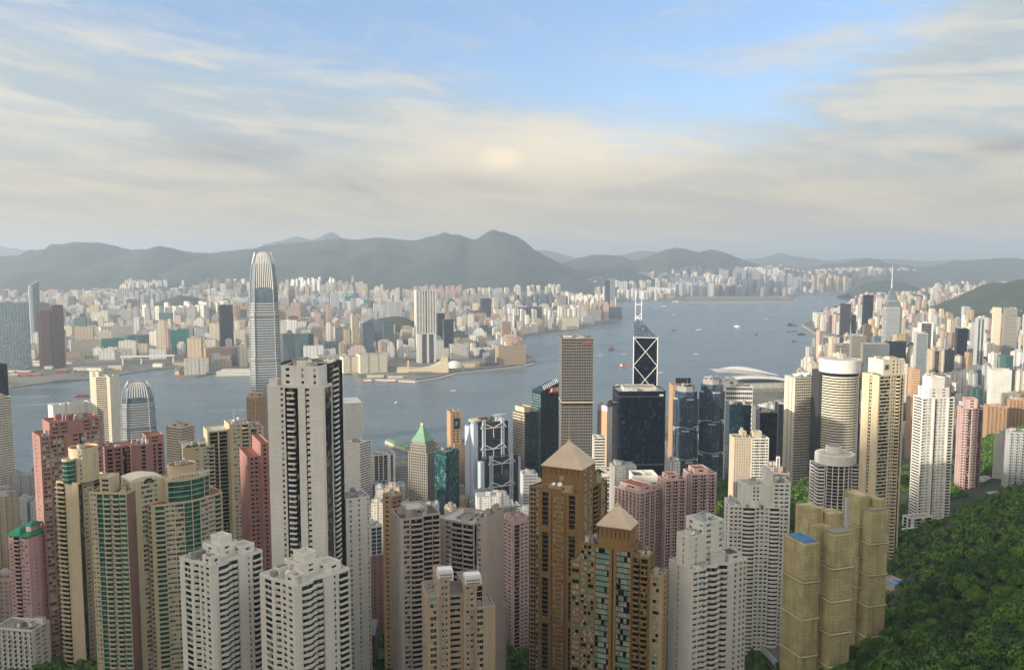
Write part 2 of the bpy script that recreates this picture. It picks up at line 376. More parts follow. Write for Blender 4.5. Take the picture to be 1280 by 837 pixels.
# ---------------------------------------------------------------- terrain
def pw(px, py, d):
    p = P(px, py, d); return (p.x, p.y, p.z)
prof = [(60, 318), (150, 285), (250, 238), (330, 195), (400, 165), (500, 138), (600, 116), (700, 92), (850, 52), (1000, 26), (1200, 9), (1400, 5), (1700, 4), (2100, 4)]
CPT = []
for y_, z_ in prof:
    for x_ in (-1500, -900, -450, -120):
        CPT.append((x_, y_, z_ + (25 if x_ < -800 and y_ < 900 else 0)))
    if y_ < 450 or y_ > 1150: CPT.append((60, y_, z_ + (15 if y_ < 450 else 0)))
CPT += [pw(1280,840,300), pw(1180,840,335), pw(1062,845,400), pw(1280,705,470), pw(1200,710,510), pw(1284,625,640), pw(1195,645,690), pw(1150,705,640), pw(1128,790,560), pw(1085,800,490), pw(1030,900,430),
        pw(960,845,560), pw(955,800,610), pw(965,745,680), pw(900,860,560), pw(640,840,600), pw(1010,640,930), pw(1015,600,1010), pw(910,640,850), pw(900,600,1000), pw(1115,745,690), pw(1150,665,840), pw(1215,612,920), pw(1240,570,1050),
        pw(1290,535,1150), pw(1400,600,640), pw(1400,800,300), (900, 1500, 70), (1300, 1500, 120), (1700, 1700, 160), (700, 1700, 12), (500, 1500, 8), (1500, 1000, 260), (1500, 500, 330), (800, 2100, 6), (1300, 2100, 12), (1700, 2100, 60), (300, 1300, 7), (250, 1100, 25)]
CPT = np.array(CPT); _S = 300.0
def _solve():
    X = CPT[:, :2] / _S; n = len(X)
    D = np.linalg.norm(X[:, None] - X[None], axis=2)
    A = np.zeros((n + 3, n + 3)); A[:n, :n] = D - np.eye(n) * .02; A[:n, n] = 1; A[:n, n+1:] = X; A[n, :n] = 1; A[n+1:, :n] = X.T
    return np.linalg.solve(A, np.concatenate([CPT[:, 2], [0, 0, 0]]))
_W = _solve()
def terr(x, y):
    x = np.atleast_1d(np.asarray(x, float)); y = np.atleast_1d(np.asarray(y, float))
    q = np.stack([x, y], 1) / _S; X = CPT[:, :2] / _S
    D = np.linalg.norm(q[:, None] - X[None], axis=2)
    z = D @ _W[:len(X)] + _W[len(X)] + q @ _W[-2:]
    return np.maximum(z, 4.0)
def gz_(x, y):
    if y > 2050 or x > 1750 or x < -1450: return 4.0
    return float(terr(x, y)[0])
# ================================================================ SETTING
def inpoly(p, x, y):
    c = False; n = len(p); j = n - 1
    for i in range(n):
        xi, yi = p[i]; xj, yj = p[j]
        if (yi > y) != (yj > y) and x < (xj - xi) * (y - yi) / (yj - yi) + xi: c = not c
        j = i
    return c
def gp(lst): return [tuple(G(a, b)[:2]) for a, b in lst]
KOW = gp([(-700,520),(-200,498),(0,487),(60,479),(130,473),(160,467),(196,462),(218,460),(222,466),(228,472),(244,472),(264,468),(300,462),(345,456),(430,463),(452,472),(470,473),(520,475),(548,471),(570,465),(620,460),(655,456),(669,452),
          (668,448),(652,441),(655,433),(640,425),(660,419),(690,415),(720,412),(735,409),(760,403),(778,398),(778,392),(760,388),(735,385),(720,381),(735,378),(840,375.6),(850,377),(990,376.5),(992,371),(1000,368.4),(1068,366.6),(1078,362),(1130,357),(1320,352),(1900,346)]) + [(22000, 24000), (-22000, 24000), (-22000, 3000)]
HKI = gp([(1900,351.5),(1400,354),(1200,359),(1120,365),(1085,372),(1062,384),(1030,394),(1010,402),(1003,406),(1020,415),(1060,425),(1080,433),(1072,441),(1040,450),(1010,464),(985,474),(930,477),(893,484),(898,494),(870,502),(848,508),(800,530),(760,545),(700,560),(600,570),(480,574),(300,582),(150,598),(50,606),(-100,635),(-500,690)]) + [(-1500, 40), (2600, 40), (12000, 3000)]
def slab(name, poly, z, mat, zb=-3):
    if sum(poly[i][0]*poly[(i+1) % len(poly)][1] - poly[(i+1) % len(poly)][0]*poly[i][1] for i in range(len(poly))) < 0: poly = poly[::-1]
    mb = MB(); mb.hexa(poly, zb, z, mat); return tag(mb.build(name), kind='structure')
slab('far_shore_ground', KOW, 3.4, 'city_ground'); slab('island_ground', HKI, 4.0, 'city_ground')
mb = MB(); mb.poly([(-48000, -2000, 0), (48000, -2000, 0), (48000, 48000, 0), (-48000, 48000, 0)], 'sea'); tag(mb.build('harbour_water'), kind='structure')
def grid(name, xs, ys, zf, mat):
    X, Y = np.meshgrid(xs, ys); Z = zf(X.ravel(), Y.ravel())
    V = np.stack([X.ravel(), Y.ravel(), Z], 1); nx, ny = len(xs), len(ys)
    i = (np.arange(ny - 1)[:, None] * nx + np.arange(nx - 1)[None]).ravel()
    F = np.stack([i, i + 1, i + nx + 1, i + nx], 1)
    me = bpy.data.meshes.new(name); me.vertices.add(len(V)); me.vertices.foreach_set('co', V.astype(np.float32).ravel())
    me.loops.add(F.size); me.loops.foreach_set('vertex_index', F.astype(np.int32).ravel()); me.polygons.add(len(F))
    me.polygons.foreach_set('loop_start', (np.arange(len(F)) * 4).astype(np.int32)); me.materials.append(M_(mat)); me.update(calc_edges=True)
    me.polygons.foreach_set('use_smooth', np.ones(len(F), dtype=bool))
    o = bpy.data.objects.new(name, me); col.objects.link(o); return tag(o, kind='structure')
def terr_clip(x, y):
    z = terr(x, y) - .8
    for i in range(len(z)):
        if y[i] > 1150 and not inpoly(HKI, x[i], y[i]): z[i] = -6
    return z
grid('hillside', np.arange(-1460, 1770, 22.0), np.arange(40, 2110, 22.0), terr_clip, 'ground')
# the peak that rises on the left of and behind the viewpoint and shades the near slope
def peak(x, y):
    g = lambda a, b, h, sx, sy: h * np.exp(-((x - a) / sx) ** 2 - ((y - b) / sy) ** 2)
    z = g(-1150, -290, 690, 480, 430) + g(-1750, 450, 600, 480, 420) + g(-500, -600, 470, 500, 330)
    return z - 25
grid('peak_hillside', np.arange(-2900, 700, 50.0), np.arange(-1600, 1500, 50.0), peak, 'hillside')
def kz(x, y):
    x = np.asarray(x, float); y = np.asarray(y, float)
    left = np.clip((y - 5600) / 3200, 0, 1) ** 1.4 * 105
    right = np.clip((y - 9000) / 1800, 0, 1) ** 1.2 * 170
    f = np.clip((x - 300) / 900, 0, 1)
    return 3.0 + left * (1 - f) + right * f
def kzc(x, y):
    z = kz(x, y) - .2
    for i in range(len(z)):
        if not inpoly(KOW, x[i], y[i] - 60): z[i] = -9
    return z
grid("far_shore_slope", np.arange(-9000, 9001, 120.0), np.arange(5500, 13001, 120.0), kzc, "city_ground")
def ridge(name, pts, D, Wf, Wb, seed, amp=1.0):
    pa = np.array(pts, float); px = np.arange(pa[0, 0], pa[-1, 0] + 1, 5.0); py = np.interp(px, pa[:, 0], pa[:, 1])
    mb = []; S = np.linspace(-1, 1, 34)
    for i, (a, b) in enumerate(zip(px, py)):
        p = P(a, b, D); H = max(p.z, 4) + noise.noise((a * .045, seed, 0)) * 12 * amp + noise.noise((a * .13, seed, 0)) * 12 * amp + noise.noise((a * .35, seed, 0)) * 6 * amp
        for s in S:
            W = Wf if s < 0 else Wb
            Y = D + s * W; X = p.x + s * W * p.x / D * .35
            base = (1 - abs(s)); h = H * (base ** .85)
            nn = noise.fractal((X * .0014, Y * .0014, seed), 1.0, 2.1, 5)
            h += nn * 190 * amp * min(abs(s) * 5, 1) * base ** .5
            mb.append((X, Y, h if abs(s) < .97 else -20))
    ns = len(S); V = np.array(mb, dtype=np.float32); n = len(px)
    i = (np.arange(n - 1)[:, None] * ns + np.arange(ns - 1)[None]).ravel(); F = np.stack([i, i + ns, i + ns + 1, i + 1], 1)
    me = bpy.data.meshes.new(name); me.vertices.add(len(V)); me.vertices.foreach_set('co', V.ravel())
    me.loops.add(F.size); me.loops.foreach_set('vertex_index', F.astype(np.int32).ravel()); me.polygons.add(len(F)); me.polygons.foreach_set('loop_start', (np.arange(len(F)) * 4).astype(np.int32))
    me.materials.append(M_('hillside')); me.update(calc_edges=True); me.polygons.foreach_set('use_smooth', np.ones(len(F), dtype=bool))
    o = bpy.data.objects.new(name, me); col.objects.link(o); tag(o, kind='structure')
ridge('mountain', [(-420,332),(-200,330),(-60,324),(0,320),(35,323),(60,314),(80,304),(95,302),(125,301),(140,304),(165,310),(188,311),(210,309),(235,313),(258,316),(290,312),(318,309),(330,306),(350,302),(390,299),(430,296),(446,298),(470,294),(500,298),(520,300),(535,295),(560,292),(575,293),(590,299),(605,297),(618,292),(630,290),(645,294),(655,301),(670,315),(690,324),(705,329),(730,342),(760,356)], 9900, 2100, 1800, 1.0)
ridge('mountain', [(660,345),(695,332),(720,322),(740,318),(760,317),(775,319),(795,325),(812,320),(830,311),(845,308),(862,311),(875,314),(890,311),(905,315),(920,320),(940,328),(965,334),(1000,340)], 11600, 1300, 1500, 2.0, .7)
ridge('mountain', [(985,345),(1030,330),(1060,327),(1085,322),(1100,326),(1130,331),(1160,333),(1180,329),(1205,326),(1240,323),(1290,325),(1400,318),(1560,322)], 12600, 1500, 1500, 3.0, .7)
ridge('far_mountain', [(-300,300),(-100,303),(0,307),(60,316),(130,330)], 19000, 1500, 1500, 4.0)
ridge('far_mountain', [(290,330),(330,304),(352,299),(372,293),(390,298),(404,296),(417,291),(436,302),(470,330)], 15000, 1500, 1500, 5.0)
ridge('far_mountain', [(630,330),(670,311),(690,313),(720,323),(760,321),(800,312),(850,318),(900,327),(940,322),(970,318),(1000,320),(1040,326),(1090,322),(1150,325),(1230,327),(1300,328)], 18500, 1500, 1500, 6.0)
ridge('wooded_hill', [(1060,366),(1075,356),(1090,351),(1110,349),(1130,352),(1145,358),(1156,366)], 8000, 420, 500, 7.0, .3)
ridge('wooded_hill', [(1188,400),(1200,392),(1212,385),(1232,372),(1246,362),(1262,356),(1300,348),(1400,335),(1600,330)], 4300, 900, 1500, 8.0, .5)
ridge('wooded_hill', [(190,380),(205,374),(225,369),(245,371),(268,379)], 5900, 260, 300, 9.0, .2)
ridge('wooded_hill', [(462,402),(478,397),(495,394),(510,398),(520,404)], 4300, 220, 300, 10.0, .2)
ridge('wooded_hill', [(745,352),(760,343),(785,339),(805,342),(825,352)], 9300, 260, 300, 11.0, .2)
ridge('wooded_hill', [(0,384),(20,378),(40,375),(60,378),(80,386)], 5200, 220, 300, 12.0, .2)

# haze: one closed box of even, pale air round everything on the ground
hb = MB(); hb.box(-47500, -1900, -25, 47500, 47500, 860, 'haze_air')
def mk_haze():
    m = bpy.data.materials.new('haze_air'); m.use_nodes = True; t = NT(m.node_tree); MATS['haze_air'] = m
    for n in list(t.n): t.n.remove(n)
    v = t.node('ShaderNodeVolumePrincipled'); v.inputs['Color'].default_value = (.70, .84, 1.0, 1); v.inputs['Density'].default_value = HAZE
    v.inputs['Anisotropy'].default_value = .25
    o = t.node('ShaderNodeOutputMaterial'); t.l.new(v.outputs[0], o.inputs['Volume'])
HAZE = 7.8e-5
DEFS['haze_air'] = mk_haze
tag(hb.build('haze'), kind='stuff')

# ---------------------------------------------------------------- towers
OCC = []      # near->far silhouettes of named buildings: (depth, px left, px right, py top, x, y, radius)
def inset(poly, d):
    n = len(poly); out = []
    for i in range(n):
        p0 = Vector(poly[i-1]); p1 = Vector(poly[i]); p2 = Vector(poly[(i+1) % n])
        e1 = (p1 - p0).normalized(); e2 = (p2 - p1).normalized(); n1_ = Vector((-e1.y, e1.x)); n2_ = Vector((-e2.y, e2.x))
        k = n1_ + n2_; k = k / max(k.dot(k) / 2, .2); q = p1 + k * d; out.append((q.x, q.y))
    return out
def spec_parse(sp):
    rep = sp.startswith('*'); out = []
    for tkn in sp.replace('*', '').split(): out.append((tkn[0], float(tkn[1:] or 1)))
    return rep, out
class Tower:
    def __init__(s, name, label, cat, loc, rz=0.0, group=None, wall='white_wall', glass='win', fh=3.1, detail=False, seed=0, frames='white_paint'):
        s.root = empty(name, loc, rz, label, cat, group); s.z0 = loc[2]; s.wall = wall; s.gl = glass; s.fh = fh; s.parts = {}; s.rep = {}; s.detail = detail; s.rng = random.Random(seed * 77 + 5); s.frames = frames; s.cw = (0, 0, 0, 0, 0, 1, 2)
    def p(s, n): return s.parts.setdefault(n, MB())
    def face(s, a, b, z0, z1, spec, fh=None, wall=None, dep=.6, part='wall', band=None):
        fh = fh or s.fh; wl_ = wall or s.wall; a = Vector(a); b = Vector(b); L = (b - a).length; t = (b - a) / L; n = Vector((t.y, -t.x)); mb = s.p(part)
        rep, items = spec_parse(spec); tot = sum(w_ for _, w_ in items)
        if rep: items = items * max(1, round(L / tot)); tot = sum(w_ for _, w_ in items)
        k = L / tot; u = 0.0; nf = max(1, int(round((z1 - z0) / fh))); fh = (z1 - z0) / nf
        def ob(a0, a1, d0, d1, q0, q1, m=wl_):
            a0 = max(a0, .004); a1 = min(a1, L - .004)
            if a1 - a0 < .02: return
            c = [a + t * a0 + n * d1, a + t * a1 + n * d1, a + t * a1 + n * d0, a + t * a0 + n * d0]
            # c is clockwise from outside; order counter-clockwise seen from above
            q = [(c[3].x, c[3].y), (c[2].x, c[2].y), (c[1].x, c[1].y), (c[0].x, c[0].y)]
            if (q[1][0]-q[0][0])*(q[2][1]-q[1][1]) - (q[1][1]-q[0][1])*(q[2][0]-q[1][0]) < 0: q = q[::-1]
            mb.hexa(q, q0, q1, m)
        i = 0
        while i < len(items):
            ty, w_ = items[i]; w_ *= k
            if ty == 'P': ob(u, u + w_, -dep, 0, z0, z1)
            elif ty == 'Q': ob(u, u + w_, -dep, .5, z0, z1)              # projecting pier
            elif ty == 'R': ob(u, u + w_, -dep, 1.3, z0, z1)             # deep rib
            elif ty in 'Ww':
                h = fh * (.38 if ty == 'W' else .58)
                for f in range(nf): ob(u, u + w_, -dep, -.08, z0 + f * fh, z0 + f * fh + h)
                if s.detail:
                    for f in range(nf):
                        if s.rng.random() < .4:
                            q0 = u + s.rng.uniform(.05, max(.06, w_ - .85)); zz = z0 + f * fh + s.rng.uniform(.1, h - .7); mb0, mb = mb, s.p('air_conditioner'); ob(q0, q0 + .8, -.1, .42, zz, zz + .6, 'pale_grey'); mb = mb0
                    nu = max(1, round(w_ / 1.7))
                    for f in range(nf):
                        for q in range(nu): s.unit('window', (round(w_ / nu, 1), round(fh - h, 1)), a + t * (u + w_ * (q + .5) / nu) - n * .28, z0 + f * fh + h, math.atan2(t.y, t.x), n)
            elif ty == 'F':                                               # tall framed windows, storey-high
                for f in range(nf): ob(u, u + w_, -dep, -.1, z0 + f * fh, z0 + f * fh + .4, 'dark_brown')
                nu = max(1, round(w_ / 1.5))
                for f in range(nf):
                    for q in range(nu): s.unit('window', (round(w_ / nu, 1), round(fh - .45, 1)), a + t * (u + w_ * (q + .5) / nu) - n * .28, z0 + f * fh + .4, math.atan2(t.y, t.x), n)
            elif ty == 'S':                                               # shallow banded strip
                for f in range(nf): ob(u, u + w_, -dep, -.05, z0 + f * fh, z0 + f * fh + fh * .5)
            elif ty == 'T':                                               # projecting sun-shade bands
                for f in range(nf): ob(u, u + w_, -dep, .7, z0 + f * fh, z0 + f * fh + fh * .42)
            elif ty == 'G':
                for f in range(nf): ob(u, u + w_, -dep, -.12, z0 + f * fh, z0 + f * fh + .35)
            elif ty == 'A':                                               # small windows with air-conditioner boxes
                for f in range(nf):
                    ob(u, u + w_, -dep, -.08, z0 + f * fh, z0 + f * fh + fh * .55)
                    if w_ > .9: ob(u + w_ * .1, u + w_ * .1 + .8, -.1, .45, z0 + f * fh + fh * .08, z0 + f * fh + fh * .08 + .6, 'pale_grey')
                    ob(u, u + w_ * .25, -dep, -.08, z0 + f * fh + fh * .5, z0 + (f + 1) * fh)
            elif ty in 'BVC':
                for f in range(nf):
                    pz = z0 + f * fh
                    ob(u, u + w_, -dep, -.2, pz, pz + .3)
                    s.unit('balcony', (ty, round(w_, 1)), a + t * (u + w_ / 2), pz, math.atan2(t.y, t.x), n)
            elif ty == 'Y':                                               # bay window stack
                for f in range(nf):
                    pz = z0 + f * fh; ob(u + .1, u + w_ - .1, -dep, .75, pz, pz + fh * .42); ob(u + .25, u + w_ - .25, -dep, .6, pz + fh * .42, pz + fh, s.gl)
            u += w_; i += 1
        if band:
            for bz, bh in band: ob(0, L, -dep, .35, bz, bz + bh)
    def unit(s, kind, key, p, z, ang, n):
        s.rep.setdefault((kind, key), []).append((p.x, p.y, z, ang))
    def block(s, poly, z0, z1, specs, fh=None, wall=None, glass=None, roof='roof_grey', par=1.1, dep=.6, part='wall', core=True):
        if isinstance(specs, str): specs = [specs]
        g = s.p('glazing') if (glass or s.gl) != wall else s.p(part)
        if core: g.prism(inset(poly, dep), z0, z1, glass or s.gl)
        n = len(poly)
        for i in range(n):
            sp = specs[i % len(specs)]
            if sp: s.face(poly[i], poly[(i + 1) % n], z0, z1, sp, fh, wall, dep, part)
        wl_ = wall or s.wall; pr = s.p('roof')
        if par >= 0:
            pr.prism(inset(poly, -.06), z1, z1 + .3, wl_, True)
            pr.prism(inset(poly, .35), z1 + .3, z1 + .36, roof, False)
            if par > 0:
                q = inset(poly, -.06); r = inset(poly, .3)
                for i in range(n):
                    j = (i + 1) % n; pr.hexa([q[i], q[j], r[j], r[i]], z1 + .3, z1 + .3 + par, wl_)
    def rect(s, x0, y0, x1, y1): return [(x0, y0), (x1, y0), (x1, y1), (x0, y1)]
    def roofbits(s, x0, y0, x1, y1, z, n=5, wall=None, dish=0, mast=0):
        r = s.rng; wl_ = wall or s.wall; mb = s.p('roof_plant'); W, D = x1 - x0, y1 - y0
        for i in range(n):
            a = r.uniform(2.0, max(2.5, W * .3)); b = r.uniform(2, max(2.5, D * .35)); h = r.uniform(1.4, 4.2)
            x = x0 + r.uniform(0.3, max(.4, W - a)); y = y0 + r.uniform(.3, max(.4, D - b))
            m = r.choice([wl_, wl_, 'roof_grey', 'pale_grey', 'roof_light']); zz = z + .02 * i
            mb.box(x, y, z - .2, x + a, y + b, z + h + .013 * i, m)
            if h > 2.6: mb.box(x + .4, y + .4, z + h, x + a - .4, y + b - .4, z + h + .5 + .01 * i, 'roof_grey')
            else:
                for q in range(2): mb.cyl(x + a * (.3 + .4 * q), y + b / 2, .45, z + h, z + h + .5, 'metal', 8)
        for i in range(n): 
            x = x0 + r.uniform(.5, W - .5); y = y0 + r.uniform(.5, D - .5); mb.tube((x, y, z), (x, y, z + r.uniform(1, 3)), .07, 'metal', 4)
        for i in range(n):
            x = x0 + r.uniform(.6, max(.7, W - 1.6)); y = y0 + r.uniform(.6, max(.7, D - 1.6)); k = r.uniform(.5, 1.1)
            if i % 3 == 0: mb.cyl(x, y, k, z + .003 * i, z + k * 2, r.choice(['metal', 'pale_grey', 'roof_light']), 9)
            else: mb.box(x, y, z + .003 * i, x + k * 1.6, y + k, z + k * 1.1, r.choice(['metal', 'pale_grey', 'roof_dark']))
        for i in range(3): ya = y0 + D * r.uniform(.15, .85); mb.tube((x0 + .5, ya, z + .3 + .2 * i), (x0 + W * r.uniform(.5, .95), ya, z + .3 + .2 * i), .12, 'metal', 4)
        xa, ya = x0 + W * .2, y0 + D * .3; mb.tube((xa, ya, z + .5), (xa + W * .5, ya, z + .5), .18, 'metal', 5)
        for i in range(dish): s.p('satellite_dish').dish(x0 + W * r.uniform(.15, .85), y0 + D * r.uniform(.1, .5), z, r.uniform(1.1, 1.9), -1.2 + r.uniform(-.4, .4))
        for i in range(mast):
            x = x0 + W * r.uniform(.2, .8); y = y0 + D * r.uniform(.2, .8); s.p('antenna').tube((x, y, z), (x, y, z + r.uniform(8, 14)), .16, 'white_paint', 5, .05)
    def unit_mesh(s, kind, key, var):
        mb = MB()
        if kind == 'window':
            w_, h = key; gl = ('pane_dark', 'pane_curtain', 'pane_green')[var]
            mb.box(-w_/2 + .05, 0, .02, w_/2 - .05, .04, h - .02, gl)
            f = s.frames; e = .07
            mb.box(-w_/2, -.08, 0, w_/2, 0, e, f); mb.box(-w_/2, -.08, h - e, w_/2, 0, h, f); mb.box(-w_/2, -.08, e, -w_/2 + e, 0, h - e, f); mb.box(w_/2 - e, -.08, e, w_/2, 0, h - e, f); mb.box(-e/2, -.07, e, e/2, 0, h - e, f)
        else:
            ty, w_ = key; h = 1.05; o = 1.25; wl_ = s.wall; w2 = w_/2 - .08
            if ty == 'B':
                mb.box(-w2, -o, -.12, w2, .1, .1, wl_); mb.box(-w2, -o, .1, w2, -o + .14, h, wl_); mb.box(-w2, -o + .14, .1, -w2 + .12, .0, h, wl_); mb.box(w2 - .12, -o + .14, .1, w2, .0, h, wl_)
            elif ty == 'C':      # curved balcony with solid apron
                n = 7; pts = [(w2 * math.cos(math.pi + math.pi * i / n), -1.9 * math.sin(math.pi * i / n)) for i in range(n + 1)]
                mb.prism(pts, -.12, h, wl_)
            else:                # angled balcony
                mb.prism([(-w2, .1), (-w2, -.35), (w2 * .1, -o * 1.35), (w2, -.5), (w2, .1)], -.12, h, wl_)
        return mb
    def finish(s):
        order = []
        for key, lst in s.rep.items():
            for i, q in enumerate(lst):
                order.append((key, s.rng.choice(s.cw) if key[0] == 'window' else 0, q))
        M = s.root.matrix_basis if False else Matrix.Translation(s.root.location) @ Matrix.Rotation(s.root.rotation_euler.z, 4, 'Z')
        def score(e):
            x, y, z, a = e[2]; wpt = M @ Vector((x, y, z)); nn = Matrix.Rotation(s.root.rotation_euler.z, 3, 'Z') @ Vector((math.sin(a), -math.cos(a), 0))
            facing = nn.dot((Vector((0, 0, wpt.z)) - wpt).normalized()) > .12
            px, py = proj(*wpt); vis = facing and py < 840 and -5 < px < 1285
            return (0 if vis else 1, py)
        order.sort(key=score)
        for kind in ('window', 'balcony'):
            es = [e for e in order if e[0][0] == kind]
            solo, rest = (es[:100], es[100:]) if s.detail else ([], es)
            cache = {}
            for key, var, (x, y, z, a) in solo:
                kk = (key, var)
                if kk not in cache:
                    o = s.unit_mesh(kind, key[1], var).build(kind, s.root); cache[kk] = o
                else:
                    o = cache[kk].copy(); col.objects.link(o); o.parent = s.root
                o.location = (x, y, z); o.rotation_euler = (0, 0, a)
            if rest:
                vs, fs, ms, nb = [], [], [], 0; cm = {}
                big = MB()
                for key, var, (x, y, z, a) in rest:
                    kk = (key, var)
                    if kk not in cm:
                        u = s.unit_mesh(kind, key[1], var); cm[kk] = (np.array(u.v, dtype=np.float64), u.f, u.m)
                    V, F, Ms = cm[kk]; ca, sa = math.cos(a), math.sin(a); b = len(big.v)
                    W_ = np.stack([V[:, 0]*ca - V[:, 1]*sa + x, V[:, 0]*sa + V[:, 1]*ca + y, V[:, 2] + z], 1)
                    big.v.extend(map(tuple, W_)); big.f.extend([tuple(i + b for i in f) for f in F]); big.m.extend(Ms)
                o = big.build(kind if s.detail else 'balcony', s.root)
                if len(rest) > 30: tag(o, kind='stuff')
        for n, mb in s.parts.items():
            if mb.v:
                o = mb.build(n, s.root)
                if n == 'air_conditioner': tag(o, kind='stuff')
        return s
def solve_w(C, d, px):
    """length w such that C + w*d lands on photo column px"""
    h = CH - C[2]; k = (px - 640) / FPX
    return (k * (C[1] * cp + h * sp_) - C[0]) / (d[0] - k * d[1] * cp)
def at(name, label, cat, xl, xc, xr, yt, d, yaw=None, wl=None, wr=None, base=None, **kw):
    """tower whose nearest vertical edge stands at column xc, roof row yt, distance d; faces run to columns xl and xr"""
    C = P(xc, yt, d)
    th = R(yaw if yaw is not None else 25)
    r = (math.cos(th), math.sin(th)); l = (-math.sin(th), math.cos(th))
    WR = wr if wr else solve_w(C, r, xr)
    WL = wl if wl else solve_w(C, l, xl)
    WR = min(max(WR, 3), 140); WL = min(max(WL, 3), 120)
    z0 = base if base is not None else min(gz_(C.x, C.y), gz_(C.x + l[0]*WL, C.y + l[1]*WL), gz_(C.x + r[0]*WR, C.y + r[1]*WR)) - 2
    T = Tower(name, label, cat, (C.x, C.y, z0), th, **kw)
    T.H = C.z - z0; T.W = WR; T.D = WL; T.C = C; T.th = th
    cx, cy_ = C.x + r[0]*WR/2 + l[0]*WL/2, C.y + r[1]*WR/2 + l[1]*WL/2
    OCC.append((C.y, min(xl, xc), max(xr, xc), yt, cx, cy_, math.hypot(WR, WL) / 2))
    T.X = lambda px, z=None: solve_w(Vector((C.x, C.y, C.z)), r, px)        # local x of a column at roof height
    T.Z = lambda py: (P(xc, py, C.y).z - z0)                                 # local z of a row at the near corner
    return T
# ================================================================ NEAR RESIDENTIAL TOWERS
def arc(T, x0, x1, y0, bulge, n=8):
    return [(x0 + (x1 - x0) * i / n, y0 - bulge * math.sin(math.pi * i / n)) for i in range(n + 1)]
def ngon(cx, cy_, r, n=16, ph=0.0, ax=1.0):
    return [(cx + r * math.cos(ph + 2*math.pi*i/n), cy_ + r * ax * math.sin(ph + 2*math.pi*i/n)) for i in range(n)]
_at = at
def at(name, label, cat, xl, xc, xr, yt, d, yaw=25, wl=None, wr=None, **kw):
    phi = math.degrees(math.atan((xc - 640) / FPX)); return _at(name, label, cat, xl, xc, xr, yt, d, yaw - phi, wl, wr, **kw)
RES, OFF = 'apartment tower', 'office tower'

# big white tower left of centre
T = at('apartment_tower', 'tallest near white tower with dark balcony shaft and black right side', RES, 334, 403, 431, 486, 470, 66, detail=True, fh=3.15, seed=1, frames='dark_metal')
W, D, H = T.W, T.D, T.H; zt = T.Z(461)
T.block(T.rect(0, 0, W * .42, D), 0, H, ['P1 D3', 'P1', 'P2 w2 P2', 'P6 w1.1 P.8 D1.2 B3.2 D1.6 P3.2 G.6 w1.3 P6'], wall='white_tile')
T.block(T.rect(W * .42, 1.5, W, D - 2), 0, zt, ['P.6 G1.6 B3.6 P1.5 G3', 'P2 w2 P2', 'P2 w2', 'P8'], wall='dark_panel', glass='win_black')
T.block(T.rect(1.5, 3, W * .62, D - 8), H + .3, zt - .2, ['P1', 'P1', 'P1', 'P2 w1.5 P5 w1 P4 w1 P1'], wall='white_wall')
T.block(T.rect(.4, D - 6, 5, D - 1), H + .3, H + 3.6, ['P1'], fh=3, wall='white_wall')
T.roofbits(3, 4, W * .6, D - 9, zt + .2, 7, dish=1); T.roofbits(W * .45, 3, W - 1, D - 4, zt, 4); T.finish()
T = at('apartment_tower', 'pale slab with small window columns directly right of the tallest white tower', RES, 427, 432, 462, 626, 500, 15, fh=3.1, seed=2, detail=True)
T.block(T.rect(0, 0, T.W, T.D + 8), 0, T.H, ['P2 w1.2 P3.5 w1 P4 w.8 P.5', 'P3 w1 P3', 'P1', 'P1'], wall='white_tile'); T.roofbits(1, 1, T.W - 1, T.D + 6, T.H, 3); T.finish()

# the white twins at the bottom
for lab, xl, xc, xr, yt, d, sd in (('left and larger of two white towers with stepped balconies at the bottom', 227, 266, 327, 711, 400, 3), ('right of two white towers with stepped balconies at the bottom', 327, 370, 436, 736, 385, 4)):
    T = at('apartment_tower', lab, RES, xl, xc, xr, yt, d, 36, detail=True, fh=3.1, seed=sd, group='white twin towers at the bottom', frames='dark_metal', wall='white_tile')
    W, D, H = T.W, T.D, T.H
    poly = [(0, 0), (W * .34, 0), (W * .34, 1.6), (W * .72, 1.6), (W * .72, -1.0), (W, -1.0), (W, D), (0, D), (-1.6, D), (-1.6, D * .62), (0, D * .62)]
    poly = [(1.5, 0), (W * .30, 0), (W * .38, 2.2), (W * .52, 1.2), (W * .52, 0), (W * .76, -.6), (W, -.6), (W, D), (-1.2, D), (-1.2, D * .55), (0, D * .45), (0, 1.5)]
    T.block(poly, 0, H, ['P1 V3.2', 'V3', 'V3', 'P1', 'P5 w1 P1', 'P.5 B3.2 P.4', 'P1 w1 P2 w1 P1 w1', 'P2 w1 P2', 'P1 W1.2 P.6', 'w1', 'P.8 w1.1 P1 w1.2 P.8', 'P1'], roof='roof_light')
    T.block(T.rect(W * .3, D * .35, W * .72, D * .8), H + .3, H + 5.5, ['P2 w1 P2'], wall='white_wall', roof='roof_light')
    T.block(T.rect(W * .42, D * .42, W * .66, D * .72), H + 5.8, H + 9, ['P1'], wall='white_wall', roof='roof_light')
    T.block(T.rect(W * .68, D * .15, W * .95, D * .5), H + .3, H + 3.2, ['P1 w1 P1'], wall='white_wall', roof='roof_light')
    T.block(T.rect(W * .05, D * .12, W * .24, D * .4), H + .3, H + 3.4, ['P1 w1 P1'], wall='white_wall', roof='roof_light')
    T.roofbits(1, D * .5, W - 1, D - 1, H + .3, 9, wall='white_wall', dish=1); T.roofbits(1, 2, W * .3, D * .5, H + .3, 3, wall='white_wall'); T.finish()

